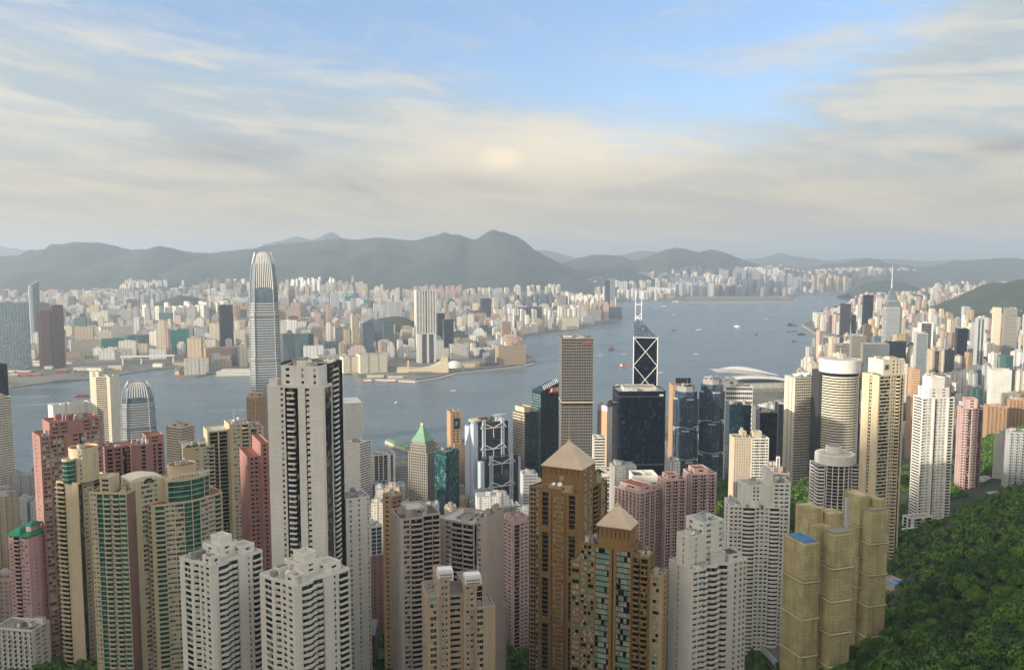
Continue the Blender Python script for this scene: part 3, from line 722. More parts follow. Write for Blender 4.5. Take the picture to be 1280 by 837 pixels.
# golden towers with pyramid roofs
def pyramid(T, x0, y0, x1, y1, z, h, spire):
    mb = T.p('pyramid_roof'); cx, cy_ = (x0 + x1) / 2, (y0 + y1) / 2; e = .8
    q = [(x0 - e, y0 - e), (x1 + e, y0 - e), (x1 + e, y1 + e), (x0 - e, y1 + e)]
    mb.loft([[(x, y, z) for x, y in q], [(x, y, z + .5) for x, y in q]], 'pyramid')
    for i in range(4):
        a, b = q[i], q[(i + 1) % 4]; mb.poly([(a[0], a[1], z + .5), (b[0], b[1], z + .5), (cx, cy_, z + h)], 'pyramid')
        for k in range(1, 8):      # standing seams
            t = k / 8; p = (a[0] + (b[0]-a[0])*t, a[1] + (b[1]-a[1])*t, z + .55); s_ = 1 - abs(t - .5) * 2
            top = Vector(p).lerp(Vector((cx, cy_, z + h)), s_ * .96); 
            mb.tube(p, tuple(top), .07, 'beige', 4)
    m = T.p('spire'); m.cyl(cx, cy_, 1.3, z + h - 1.8, z + h + .6, 'cream', 10, .9); m.cyl(cx, cy_, .8, z + h + .6, z + h + 3.2, 'gold_light', 10, .35); m.tube((cx, cy_, z + h + 3), (cx, cy_, z + h + spire), .2, 'cream', 6, .04)
T = at('apartment_tower', 'taller golden brown tower with pink pyramid roof and long spire', RES, 678, 727, 744, 588, 520, 68, detail=True, fh=3.1, seed=5, wall='gold_brown', glass='win_warm', group='golden towers with pyramid roofs', frames='cream')
W, D, H = T.W, T.D, T.H; z1 = T.Z(618); T.cw = (0, 0, 1, 1, 2)
T.block(T.rect(0, 0, W, D), z1 - 1, H, ['P1 w1 P1 w1 P1', 'P1', 'P1', 'P1'], par=0)
for k in range(7): T.p('wall').box(-.25, D * (.08 + .14 * k), H - 4.5, .05, D * (.08 + .14 * k) + .35, H - .8, 'dark_brown')
T.p('crest').cyl(0, D * .5, 1.5, H - 8, H - 7.9, 'gold_light', 12); T.p('crest').box(-.3, D*.5 - 1.4, H - 7.6, .05, D*.5 + 1.4, H - 5, 'gold_light')
pyramid(T, 0, 0, W, D, H + .3, 15.5, 19)
poly = [(-5, 0), (0, -1), (W + 2, -1), (W + 2, -3.5), (W + 14, -3.5), (W + 14, D), (2, D + 9), (-1, D + 9), (-1, D), (-5, D)]
T.block(poly, 0, z1, ['P1', 'P1 W2 P1 W2 P1 B3', 'P1', 'P.6 W1.8 P.5 W1.8 P.5 B2', 'P1 w1 P2', 'P1 w1', 'P1', 'P.5 A1.4 A1.4 P.3 W2.2 P.6', 'P1', 'P1.6 G3.2 P1.6 D.3 P.9 w.7 P3.4 w.7 P.9 D.3 P1.6 G3.2 P1.6'], glass='win_black')
for k in range(int(z1 / 3.1)): T.p('ledge').box(-5.35, D * .40, 3.1 * k + 1, -4.9, D * .6, 3.1 * k + 1.2, 'gold_light')
for zz in range(3): 
    for ya, yb in ((.05, .30), (.70, .95)): T.p('ledge').box(-5.8, D * ya, z1 - 26 - zz * 30, -4.9, D * yb, z1 - 22 - zz * 30, 'gold_brown')
T.block(T.rect(-3, D * .2, 0, D * .8), z1 + .3, z1 + 3.5, ['P1 w1'], wall='gold_light')
T.block(T.rect(W + 3, 0, W + 12, D - 3), z1 + .3, z1 + 6.5, ['P1 w1 P1'], wall='gold_light')
T.p('satellite_dish').dish(-3, D * .5, z1 + 3.5, 1.7, -1.3); T.p('satellite_dish').dish(-2.5, D * .66, z1 + 3.5, 1.4, -1.7)
T.roofbits(-4, 1, -.5, D - 1, z1 + .3, 4); T.finish(); GOLD_A = T
T = at('apartment_tower', 'shorter golden brown tower with pink pyramid roof in front of the taller one', RES, 743, 790, 797, 664, 430, 74, detail=True, fh=3.1, seed=6, wall='gold_brown', glass='win_warm', group='golden towers with pyramid roofs', frames='dark_metal')
W, D, H = T.W, T.D, T.H; W = max(W, 14); z1 = T.Z(690); T.cw = (0, 1, 1, 2, 2)
T.block(T.rect(1.5, 1.5, W, D - 1.5), z1 - 4, H, ['P1'], par=0)
for k in range(8): T.p('wall').box(1.2, D * (.1 + .115 * k), H - 5.5, 1.55, D * (.1 + .115 * k) + .3, H - .8, 'dark_brown')
pyramid(T, 1.5, 1.5, W, D - 1.5, H + .3, 11.5, 17)
T.block(T.rect(0, 0, W + 2, D), 0, z1, ['P1 W2 P1 W2', 'P1', 'P1', 'P.5 F3.4 F1.6 P1.1 D.5 P1.1 F1.6 F3.4 P.5'], glass='teal_dark')
T.block([(1, -9), (W, -9), (W, 0), (1, 0)], 0, T.Z(697), ['P1 w1 P1', 'P1', '', 'P.5 B2.6 P.4 B2.6 P.5'])
T.block([(3, -16), (W, -16), (W, -9), (3, -9)], 0, T.Z(719), ['P1 w1 P1', 'P1', '', 'P1 W1.8 P1'], wall='gold_light')
T.block([(1, D), (W, D), (W, D + 8.5), (1, D + 8.5)], 0, T.Z(690), ['', 'P1', 'P1', 'P.5 W2.2 P.5 W2.2 P.4'])
T.block([(2, D + 8.5), (W, D + 8.5), (W, D + 14), (2, D + 14)], 0, T.Z(716), ['', 'P1', 'P1', 'P.5 W2.6 P.5'])
T.roofbits(2, D + 1, W - 1, D + 7, T.Z(690), 3); T.roofbits(3, -8, W - 1, -1, T.Z(697), 3); T.roofbits(4, -15, W - 1, -10, T.Z(719), 2); T.finish()

# towers wrapped in tan netting
def wrapped(T, x0, y0, x1, y1, z0, z1, step=19.0):
    z = z0; mb = T.p('netting'); k = 0; n = max(1, round((z1 - z0) / step)); st = (z1 - z0) / n; r = T.rng
    NX = 3
    for i in range(n):
        a, b = z0 + i * st, z0 + (i + 1) * st; g = 0.5
        def ringp(zz, o):
            pts = []
            for (ax_, ay, bx, by) in ((x0-o, y0-o, x1+o, y0-o), (x1+o, y0-o, x1+o, y1+o), (x1+o, y1+o, x0-o, y1+o), (x0-o, y1+o, x0-o, y0-o)):
                for q in range(NX):
                    t = q / NX; j = r.uniform(-.05, .05) if q else 0
                    dx, dy = bx - ax_, by - ay; L = math.hypot(dx, dy); pts.append((ax_ + dx*t + dy/L*j, ay + dy*t - dx/L*j, zz + (r.uniform(-.1, .1) if q else 0)))
            return pts
        mb.loft([ringp(a + .25, .05), ringp(b - 1.2, .12), ringp(b - .5, .75 if i < n - 1 else .12), ringp(b - .2, .1)], 'netting')
        if i < n - 1:
            c = T.p('catch_fan'); 
            for (ax_, ay, bx, by) in ((x0, y0, x1, y0), (x1, y0, x1, y1), (x1, y1, x0, y1), (x0, y1, x0, y0)):
                dx, dy = bx - ax_, by - ay; L = math.hypot(dx, dy); nx, ny = dy / L * 1.25, -dx / L * 1.25
                c.tube((ax_ + nx, ay + ny, b - .2), (bx + nx, by + ny, b - .2), .09, 'white_paint', 4)
        for q in range(3):
            t = r.random(); mb.tube((x0 + (x1-x0)*t, y0 - .9, a + .5), (x0 + (x1-x0)*t, y0 - .9, b), .06, 'gold_brown', 4); mb.tube((x0 - .9, y0 + (y1-y0)*t, a + .5), (x0 - .9, y0 + (y1-y0)*t, b), .06, 'gold_brown', 4)
    e = .55; q = T.p('scaffold')      # poles standing above the net edge
    for ax_, ay, bx, by in ((x0, y0, x1, y0), (x1, y0, x1, y1), (x0, y1, x0, y0), (x0, y1, x1, y1)):
        L = math.hypot(bx-ax_, by-ay); m = max(2, int(L / 1.4))
        for i in range(m + 1): 
            t = i / m; x, y = ax_ + (bx-ax_)*t, ay + (by-ay)*t; q.tube((x, y, z1 - 1), (x, y, z1 + 1.3 + r.uniform(-.3, .5)), .06, 'sand', 4)
        q.tube((ax_, ay, z1 + .8), (bx, by, z1 + .8), .06, 'sand', 4)
T = at('apartment_tower', 'front pair of joined towers wrapped in tan scaffold netting beside the wooded slope', RES, 980, 1006, 1025, 680, 430, 38, seed=7, group='towers wrapped in tan netting')
W, D, H = T.W, T.D, T.H
T.p('wall').box(1, 1, 0, W - 1, D - 1, H + .2, 'concrete'); wrapped(T, 0, 0, W, D, 0, H)
T.p('tarpaulin').box(1, 1.5, H + .3, W - 1, D - 3, H + .9, 'tarp_blue')
def off(px, back): dx, dy = (px - 1006) * 430 / FPX, back; c, s_ = math.cos(T.th), math.sin(T.th); return dx * c + dy * s_, -dx * s_ + dy * c
a, b = off(1042, -1); wrapped(T, a, b, a + W * 1.3, b + D * .75, 0, T.Z(668)); T.p('wall').box(a + 1, b + 1, 0, a + W * 1.2, b + D * .7, T.Z(668) + 1, 'concrete')
c, e_ = off(1019, 10); wrapped(T, c, e_, c + 9, e_ + 11, 0, T.Z(643)); c, e_ = off(1046, 9); wrapped(T, c, e_, c + 8.5, e_ + 9, 0, T.Z(648)); c, e_ = off(1024, 5); wrapped(T, c, e_, c + 10, e_ + 7, 0, T.Z(662))
c, e_ = off(1066, 8); T.p('hoist').box(c, e_, 20, c + 1.6, e_ + 1.5, T.Z(628), 'pale_grey'); T.finish()
T = at('apartment_tower', 'rear tower wrapped in tan scaffold netting behind the front netted pair', RES, 1068, 1090, 1111, 640, 480, 40, seed=8, group='towers wrapped in tan netting')
W, D, H = T.W, T.D, T.H
T.p('wall').box(1, 1, 0, W - 1, D - 1, H + 1, 'concrete'); wrapped(T, 0, 0, W, D, 0, H); wrapped(T, -W * .2, D * .5, W * .4, D * 1.4, 10, T.Z(624)); wrapped(T, W * .5, D * .3, W * 1.05, D * 1.2, 8, T.Z(628)); T.finish()

# cream cluster on the left
T = at('apartment_tower', 'cream tower with round drum on its roof beside the red pink tower', RES, 70, 97, 137, 606, 530, 44, detail=True, fh=3.1, seed=9, wall='cream', glass='win')
W, D, H = T.W, T.D, T.H; zt = T.Z(566)
T.block([(0, 0), (W * .26, 2.5), (W, 2.5), (W, D), (0, D)], 0, H, ['D3 P.3', 'w1 P.6 w1 P.5 G2.4 P.3 w1 P.4', 'P1', 'P1', 'B3.4 P5'], roof='roof_red')
T.block(ngon(W * .45, D * .35, W * .33, 18), H + .3, zt, ['P1', 'P1 w.8 P.5', 'P1'], par=1.2, roof='roof_red'); T.block(ngon(-1 + W * .1, D * .45, 4.2, 12), H + .3, T.Z(577), ['G1'], glass='win_teal', wall='cream', roof='roof_light', dep=.25)
T.roofbits(W * .25, D * .2, W * .6, D * .5, zt, 3); T.finish()
T = at('apartment_tower', 'cream tower with green glass bays and a dark brown flank', RES, 112, 158, 173, 618, 505, 62, detail=True, fh=3.1, seed=10, wall='cream', glass='win_teal')
W, D, H = T.W, T.D, T.H
T.block(T.rect(0, 0, W, D), 0, H, ['P1', 'P1', 'P1', 'w1 P.6 w1 P.4 G2.6 P.4 B3 P.3 w.8 B3 P.3 Y2.6 P.3'], roof='roof_red'); T.face((0.0, -.35), (W, -.35), 0, H, 'P1', wall='brown_pink', dep=.3)
T.block(T.rect(1.5, D * .45, W * .8, D * .75), H + .3, T.Z(600), ['P1', 'P1', 'P1', 'P1 W3 P1'], roof='roof_light'); T.roofbits(2, 1, W - 1, D * .4, H, 4); T.finish()
T = at('apartment_tower', 'cream tower with curved green glass front, arched window and roof drum', RES, 172, 190, 279, 634, 515, 20, detail=True, fh=3.1, seed=11, wall='cream', glass='win_teal')
W, D, H = T.W, T.D, T.H; D = max(D, 24); A = arc(T, 1.5, W - 1.5, 0, 5.5, 8)
T.block([(0, 1.5)] + A + [(W, 1.5), (W, D), (0, D)], 0, H, ['P1', 'P.2 B3', 'P.2 w1.5', 'P.3 W2.5', 'P.3 G3', 'P.3 G3', 'P.3 W2', 'P.2 w1.5', 'P.2 B3', 'P1', 'P1 w1 P1', 'P1', 'B3 P.5 G2 P.3 B2.6 P.4'], roof='roof_red')
A2 = arc(T, W * .22, W * .82, 1, 4.5, 6)
T.block(A2 + [(W * .82, D * .6), (W * .22, D * .6)], H + .3, T.Z(607), ['P.3 G3', 'G3', 'G3 P.2', 'G3', 'G3', 'P.2 G3 P.3', 'P1', 'P1', 'P1'], roof='roof_light', glass='win_teal')
T.block(ngon(W * .5, D * .36, W * .19, 18), T.Z(607) + .3, T.Z(592), ['P1'], roof='roof_red', par=.9)
for i in range(14): T.p('roof_colonnade').box(W * .24 + i * W * .042, -.2, T.Z(607) + .3, W * .24 + i * W * .042 + .5, .3, T.Z(607) + 3, 'cream_light')
T.p('roof_colonnade').box(W * .23, -.4, T.Z(607) + 3, W * .84, .5, T.Z(607) + 3.5, 'cream_light')
# block with a vaulted roof and a half-round window
vx0, vx1, vy0, vy1, vz = -W * .22, W * .24, D * .28, D * .95, T.Z(603)
T.block(T.rect(vx0, vy0, vx1, vy1), 0, vz, ['P2 W3 P1.5', 'P1', 'P1', 'P1 w1 P2'], par=-1)
pr = [(vx0 + (vx1 - vx0) * i / 10, 2.6 * math.sin(math.pi * (.15 + .85 * i / 10))) for i in range(11)]
T.p('vaulted_roof').loft([[(x, vy0, vz) for x, h in [pr[0]]] + [(x, vy0, vz + h + .3) for x, h in pr] + [(pr[-1][0], vy0, vz)], [(pr[0][0], vy1, vz)] + [(x, vy1, vz + h + .3) for x, h in pr] + [(pr[-1][0], vy1, vz)]], 'cream_light')
aw = T.p('arched_window'); c0 = (vx0 + vx1) / 2 + .6
aw.poly([(c0 + 3.1 * math.cos(math.pi * i / 10), vy0 - .08, vz - 1.6 + 3.1 * math.sin(math.pi * i / 10)) for i in range(11)], 'pane_dark')
for i in range(1, 5): aw.tube((c0, vy0 - .15, vz - 1.6), (c0 + 3.1 * math.cos(math.pi * i / 5), vy0 - .15, vz - 1.6 + 3.1 * math.sin(math.pi * i / 5)), .09, 'cream', 4)
T.roofbits(W * .3, D * .1, W * .7, D * .3, T.Z(607), 4); T.roofbits(W * .4, D * .3, W * .6, D * .42, T.Z(592), 4); T.finish()

# red-pink complex
T = at('apartment_tower', 'tall red pink tower with roof garden standing behind the cream cluster', RES, 40, 50, 128, 548, 570, 12, fh=3.1, seed=12, wall='pink', glass='win', detail=True)
W, D, H = T.W, T.D, T.H; D = max(D, 22); zt = T.Z(533); xa = W * .17
T.block([(0, 0), (W * .16, 0), (W * .16, 2), (W * .38, 2), (W * .38, .5), (W * .62, .5), (W * .62, 1.5), (W, 1.5), (W, D), (0, D)], 0, H, ['P.7 W2.6 P.7', 'P1', 'W1.6 P.4 W1.6', 'P1', 'P4 W2 P.6', 'P1', 'D.5 W2 P.5 W2 P.5', 'P1 w1', 'P1', 'P1 w1 P1'], roof='roof_red')
T.block([(W * .17, 3), (W, 3), (W, D), (W * .17, D)], H + .3, zt, ['P1 W2 P1 W2 P6 W2 P1 W2 P1', 'P1', 'P1', 'P1'], roof='roof_red'); T.roofbits(W * .3, 4, W * .9, D - 3, zt, 9, wall='pink'); T.roofbits(1, 1, W * .15, 5, H, 2); T.finish()
T = at('apartment_tower', 'lower red pink tower with flat corners seen behind the cream cluster', RES, 127, 131, 206, 563, 620, 8, fh=3.1, seed=13, wall='pink', glass='win')
W, D, H = T.W, T.D, T.H; D = max(D, 20)
T.block([(0, 2), (W * .3, 2), (W * .3, 4), (W * .42, 4), (W * .42, 0), (W * .8, 0), (W * .8, 2.5), (W, 2.5), (W, D), (0, D)], 0, H, ['P1 W2 P1 W2 P1', 'P1', 'D1 w1', 'P1', 'P4 W1.6 P3', 'P1', 'W1 P1 W1.5 P1'], roof='roof_red')
T.block(T.rect(W * .7, 4, W, D - 2), H + .3, T.Z(554), ['P1 w1 P1'], roof='roof_red'); T.roofbits(W * .4, 2, W * .75, D - 4, H, 6, wall='pink', mast=1); T.roofbits(2, 4, W * .3, D - 4, H, 3, wall='pink'); T.finish()
T = at('apartment_tower', 'slim salmon pink tower against the left side of the tallest white tower', RES, 303, 309, 336, 573, 560, 10, fh=3.1, seed=14, wall='salmon', glass='win')
W, D, H = T.W, T.D, T.H; T.wall = 'pink'
T.block(T.rect(0, 0, W * .62, D + 12), 0, H, ['P1 w1 P.5 w1 P1', 'P1', 'P1', 'P1'], roof='roof_red', wall='pink'); T.block(T.rect(W * .62, -1, W, D + 12), 0, T.Z(557), ['P1 w1 P1', 'P1', 'P1', 'P1'], roof='roof_red', wall='pink'); T.finish()

# yellow-cream tower
T = at('apartment_tower', 'yellow cream tower with stepped roof, dark glass strips and roof greenery', RES, 224, 230, 332, 562, 640, 8, fh=3.1, seed=15, wall='yellow_cream', glass='win', detail=True)
W, D, H = T.W, T.D, T.H; D = 26
T.block([(0, 0)] + arc(T, W*.03, W*.36, 0, 2.0, 5) + [(W * .37, D), (0, D)], 0, H, ['P1', 'P1', 'P1 w1', 'P1', 'w1.2', 'B3', 'P1', 'P1', 'P1'], roof='roof_light')
T.block(T.rect(W * .30, 3, W * .56, D), 0, T.Z(545), ['P.6 G3.2 P.6 G3.2 P1', 'P1', 'P1', 'P1'], glass='win_black', roof='roof_light')
T.block(T.rect(W * .555, 1, W * .80, D - 3), 0, T.Z(538), ['P1.5 w1 P.5 w1 P1 C2.8', 'P1', 'P1', 'P1'], roof='roof_light')
T.block(T.rect(W * .80, 5, W, D), 0, T.Z(546), ['P1 G2 P.5 w1 P1', 'P1', 'P1', 'P1'], roof='roof_dark', wall='beige')
T.roofbits(W * .57, 3, W * .78, D - 5, T.Z(538), 6, dish=1, mast=1); T.roofbits(W * .82, 7, W - 1, D - 2, T.Z(546), 5); T.roofbits(W * .03, 4, W * .28, D - 4, H, 4); T.finish(); YEL = T

# grey-beige group at the centre bottom
T = at('apartment_tower', 'narrow tower with lit gold edge and dark brown flank at centre left', RES, 478, 489, 503, 622, 530, 42, fh=3.1, seed=16, wall='gold_light', glass='win_warm')
T.block(T.rect(0, 0, T.W, T.D), 0, T.H, ['', 'P1', 'P1', 'P.7 w.9 P.7'], roof='roof_grey'); T.face((0.01, 0), (T.W, 0), 0, T.H, 'P.5 w1 P.5 w1 P.5', wall='brown_pink'); T.roofbits(1, 1, T.W - 1, T.D - 1, T.H, 3); T.finish()
T = at('apartment_tower', 'grey beige tower with narrow windows and open grey balconies behind the sand coloured tower', RES, 494, 500, 552, 651, 480, 14, fh=3.1, seed=17, wall='mauve', glass='win', detail=True, frames='pale_grey')
W, D, H = T.W, T.D, T.H; D = 22
T.block([(0, 0), (W * .56, 0), (W * .56, 3), (W, 3), (W, D), (0, D)], 0, H, ['P1.6 W2.4 P.7 B5 P.3', 'P1', 'P.4 B4 P.3 B3 P.2', 'P1', 'P1', 'P1 w1 P1'], roof='roof_dark')
T.block(T.rect(W * .2, 4, W * .7, D - 3), H + .3, H + 3.8, ['P1 w1 P1'], roof='roof_light'); T.roofbits(1, 1, W * .7, D - 2, H + .3, 7, mast=1); T.finish()
T = at('apartment_tower', 'pale tower with balcony front and broad blank pinkish right wall', RES, 552, 608, 630, 655, 500, 62, fh=3.1, seed=18, wall='mauve', glass='win', detail=True, frames='pale_grey')
W, D, H = T.W, T.D, T.H
T.block(T.rect(0, 0, W, D * .22), 0, T.Z(650), ['P1', 'P1', 'P1', 'w1 P1.4'], roof='roof_dark'); T.block([(-3, D * .22), (W, D * .22), (W, D), (-3, D)], 0, T.Z(657), ['', 'P1', 'P1', 'P2.2 w1.5 P.4 B3.2 P.3 B3.2 P.3'], roof='roof_light')
T.roofbits(0, 1, W - 1, D * .2, T.Z(650), 4); T.roofbits(-1, D * .3, W - 1, D * .9, T.Z(657), 7, dish=1); T.finish()
T = at('apartment_tower', 'sand coloured twin peaked tower with white roof boxes and masts at centre bottom', RES, 530, 534, 618, 765, 400, 8, fh=3.1, seed=19, wall='sand', glass='win', detail=True, frames='cream')
W, D, H = T.W, T.D, T.H; D = 20
X = T.X
T.block(T.rect(0, 0, X(549), D), 0, T.Z(748), ['P.8 W1.6 P.7', 'P1', 'P1', 'P1 w1 P2'], par=.8)
T.block(T.rect(X(549), 1.5, X(563), D), 0, T.Z(729), ['P1 w.7 P.5 w.7 P.8'], par=.8)
T.block(T.rect(X(560), 3, X(581), D - 1), 0, T.Z(752), ['P1 S3 P1'], par=.8)
T.block(T.rect(X(580), 1, X(605), D), 0, T.Z(739), ['P.8 w.8 P.4 w.8 P1 G2', 'P1 w1 P1', 'P1', 'P1'], par=.8)
T.block(T.rect(X(594), -2, W, D - 4), 0, T.Z(766), ['W1.8 P1 P2', 'P1 w1 P1 w1 P1', 'P1', 'P1'], par=.8)
for (a, b, zt) in ((549, 568, 730), (582, 603, 740)):
    z = T.Z(zt); m = T.p('roof_box'); m.box(X(a), 2, z, X(b), 8, z + 4.8, 'white_paint'); m.box(X(a) + .3, 2.4, z + 4.8, X(b) - .3, 7.6, z + 5.6, 'white_paint'); m.box(X(a) + .8, 1.85, z + 1.2, X(b) - .8, 2.0, z + 2.0, 'roof_grey'); m.box(X(a) + .8, 1.85, z + 2.9, X(b) - .8, 2.0, z + 3.5, 'roof_grey')
    T.p('antenna').tube((X(b) - 1, 6, z + 5.5), (X(b) - 1, 6, z + 15), .18, 'white_paint', 5, .05)
T.roofbits(X(596), 0, W - 1, D - 6, T.Z(766), 3); T.roofbits(1, 3, X(547), D - 3, T.Z(748), 2); T.finish()
T = at('apartment_tower', 'faded pink tower with dark glass strip left of the taller golden tower', RES, 628, 640, 661, 657, 640, 35, fh=3.1, seed=20, wall='dusty_pink', glass='win')
T.block(T.rect(0, 0, T.W, T.D), 0, T.H, ['P1 G2 P.6 w1 P.5 w1 P.5', 'P1', 'P1', 'P.4 w1 P.4 w1 P.4'], roof='roof_red'); T.block(T.rect(T.W*.2, 1.5, T.W - 1, T.D), T.H + .3, T.H + 5, ['P1'], roof='roof_red'); T.roofbits(1, 2, T.W - 2, T.D - 2, T.H + 5, 3); T.finish()

# white front tower with chevron balconies
T = at('apartment_tower', 'white tower with zigzag chevron balconies in front of the wooded gully', RES, 836, 866, 934, 716, 430, 40, fh=3.1, seed=21, wall='white_tile', glass='win', detail=True, frames='pale_grey')
W, D, H = T.W, T.D, T.H
poly = [(0, 0), (W * .2, 0), (W * .31, 2.4), (W * .42, 0), (W * .53, 2.4), (W * .64, 0), (W, 0), (W, D), (0, D)]
T.block(poly, 0, H, ['w2 P.5 w2', 'V3 P.2', 'V3', 'V3 P.2', 'V3', 'P2.6 A1.2 P1 A1.2 P.5 A1.2 P.4', 'P1', 'P1', 'P5 w.8 P.6 P7'], roof='roof_light')
T.block(T.rect(1, D * .25, W * .3, D * .75), H + .3, T.Z(678), ['P3 w.7 P3', 'P1', 'P1', 'P3 w.7 P2'], roof='roof_light'); T.block(T.rect(W * .3, D * .3, W * .68, D), H + .3, T.Z(664), ['P1 w1 P2 w1'], roof='roof_light')
T.block(T.rect(W * .42, 1.5, W * .62, D * .25), H + .3, T.Z(702), ['P1'], roof='roof_dark'); T.block(T.rect(W * .7, D * .1, W * .95, D * .6), H + .3, T.Z(708), ['P1 w1 P1'], roof='roof_dark')
T.roofbits(2, D * .3, W * .28, D * .7, T.Z(678), 3, dish=1); T.roofbits(W * .32, D * .35, W * .66, D - 2, T.Z(664), 6, mast=1); T.roofbits(W * .05, 1, W * .4, D * .24, H, 3); T.finish()

# white tower with curved balconies
T = at('apartment_tower', 'white tower with dark rounded balconies and terraced penthouse behind the chevron tower', RES, 906, 912, 976, 634, 600, 10, fh=3.1, seed=22, wall='white_wall', glass='win', detail=True, frames='dark_metal')
W, D, H = T.W, T.D, T.H; D = 22
T.block(T.rect(0, 0, W, D), 0, H, ['w1 P.5 w.8 P.4 w.8 P.4 C3.4 P.4 w.9 P.4 w.9 P.4 w.9 P.4 C2.8 P.3', 'P1 w1 P1', 'P1', 'P1 w1 P1'], roof='roof_light')
T.block(T.rect(W * .27, 2.5, W * .78, D), H + .3, T.Z(609), ['P3 w.6 P.5 w.6 P3'], roof='roof_light'); T.block(ngon(W * .5, 1.5, 3.2, 14), H + .3, T.Z(627), ['P1'], roof='roof_light')
T.block(T.rect(W * .72, 4, W * .86, D - 2), H + .3, T.Z(592), ['P1'], roof='roof_light'); T.block(T.rect(W * .86, 3, W * 1.2, D), 0, T.Z(606), ['P.5 w1 P.4 w1 P.4 w1 P.5', 'P1 w1 P1'], roof='roof_light')
T.roofbits(W * .3, 4, W * .7, D - 2, T.Z(609), 4, wall='white_wall'); T.roofbits(1, 1, W * .25, D - 2, H, 4, wall='white_wall'); T.roofbits(W * .88, 4, W * 1.18, D - 2, T.Z(606), 4); T.finish(); CURV = T

# pink row
for lab, xl, xc, xr, yt, d, yw in (('left block of the pink residential row, stepped at its top', 768, 800, 826, 618, 690, 48), ('middle block of the pink residential row with close set balconies', 822, 832, 858, 602, 700, 25), ('right and tallest block of the pink residential row', 854, 864, 896, 594, 720, 22)):
    T = at('apartment_tower', lab, RES, xl, xc, xr, yt, d, yw, fh=2.9, seed=int(xl), wall='dusty_pink', glass='win', group='pink residential row')
    W, D, H = T.W, T.D, T.H; sp = 'w.8 P.4 B1.8 P.3 D.5 B1.8 P.4 w.8 P.4'
    T.block(T.rect(0, 0, W, max(D, 14)), 0, H, ['*' + sp, '*P1 w1', '*P2', '*w.8 P.4 B1.6 P.4 w.8 P.5'], roof='roof_red'); T.block(T.rect(W * .15, 2, W * .7, max(D, 14) - 3), H + .3, H + 4, ['P1 w1 P1'], roof='roof_red'); T.roofbits(1, 2, W - 1, max(D, 14) - 2, H, 5, wall='candy_pink'); T.finish()
T = at('apartment_tower', 'white block with open framed roof box behind the pink residential row', RES, 788, 792, 822, 594, 760, 12, fh=3.1, seed=31, wall='white_wall')
W, D, H = T.W, 20, T.H; T.block(T.rect(0, 0, W, D), 0, H - 7, ['P1 w1 P1 w1'], par=0); m = T.p('roof_frame')
m.box(0, 0, H - 7, W, .5, H, 'white_wall'); m.box(0, D - .5, H - 7, W, D, H, 'white_wall'); m.box(0, .5, H - 7, .5, D - .5, H, 'white_wall'); m.box(W - .5, .5, H - 7, W, D - .5, H, 'white_wall'); m.box(W * .45, .5, H - .6, W * .5, D - .5, H - .1, 'white_wall'); m.box(.5, .5, H - 1.6, W * .42, D - 4, H - 1.2, 'roof_dark'); T.finish()

# cylinder with white columns; cream tower; slender white towers on the right
T = _at('apartment_tower', 'round white tower with ring roof, white columns and dark glass, zigzag balconies at its sides', RES, 1028, 1052, 1076, 583, 740, 0, wl=20, wr=20, fh=3.1, seed=32, wall='white_wall', glass='win_black')
r = 23.5 * 740 / FPX; T.block(ngon(0, r, r, 20, math.pi / 20), 0, T.H, ['P.6 G4'], par=0, dep=.8)
T.p('ring_roof').cyl(0, r, r + .8, T.H + .1, T.Z(571), 'white_wall', 32); T.p('roof').cyl(0, r, r - 2.5, T.Z(571), T.Z(571) + .2, 'roof_light', 32); T.p('roof_drum').cyl(-1, r, r * .42, T.Z(571), T.Z(562), 'white_wall', 20); T.p('roof_drum').cyl(-1, r, r * .36, T.Z(562), T.Z(562) + .1, 'roof_grey', 20)
for sx in (-1, 1):
    T.block([(sx * (r - 1) - 3, 5), (sx * (r - 1) + 3, 5), (sx * (r - 1) + 3, r * 1.7), (sx * (r - 1) - 3, r * 1.7)], 0, T.H - 1, ['V5', 'P.3 V4 V4', 'P1', 'P.3 V4 V4'], par=0)
T.finish()
T = at('apartment_tower', 'tall cream tower with dark emblem on its top block and bright left wall', RES, 1078, 1099, 1131, 471, 720, 42, fh=3.1, seed=33, wall='cream', glass='win', detail=True, frames='dark_metal')
W, D, H = T.W, T.D, T.H
T.block(T.rect(0, 0, W, D), 0, H, ['P.8 W2.2 W2.2 W2.2 P1 w1 P.5 w1 P.5 C3 P.4 D1 P1', 'P1 w1 P1', 'P1', 'P5 D.4 w1 D.4 P4.5'], roof='roof_dark')
T.block(T.rect(W * .22, 2.5, W * 1.05, D), T.Z(500), T.Z(452), ['P5 w1 P1 w1 P1 D.4 P1.5', 'P1', 'P1', 'P1'], fh=3.1, wall='cream_light', roof='roof_grey', par=1)
em = T.p('emblem'); zz = T.Z(460); x0 = W * .30
for (a, b, c, e_) in ((0, 0, .7, 4.2), (0, 3.4, 3.2, 4.2), (2.5, 1.9, 3.2, 3.6), (.5, 1.8, 2.8, 2.5), (1.7, .6, 2.4, 1.8), (2.2, 0, 3.6, .7), (-.9, 0, .3, .7)): em.box(x0 + a, 2.1, zz - 2 + b, x0 + c, 2.45 + (a + 2) * .003, zz - 2 + e_, 'dark_metal')
T.roofbits(1, 1, W * .2, D - 2, H, 2); T.roofbits(W * .3, 4, W, D - 2, T.Z(452), 5); T.finish(); CRM = T
T = at('apartment_tower', 'slender bright white cream tower with ribbed front rising beside the wooded slope', RES, 1142, 1157, 1193, 499, 850, 34, fh=3.1, seed=34, wall='cream_light', glass='win', detail=True, frames='white_paint')
W, D, H = T.W, T.D, T.H
T.wall = 'white_wall'
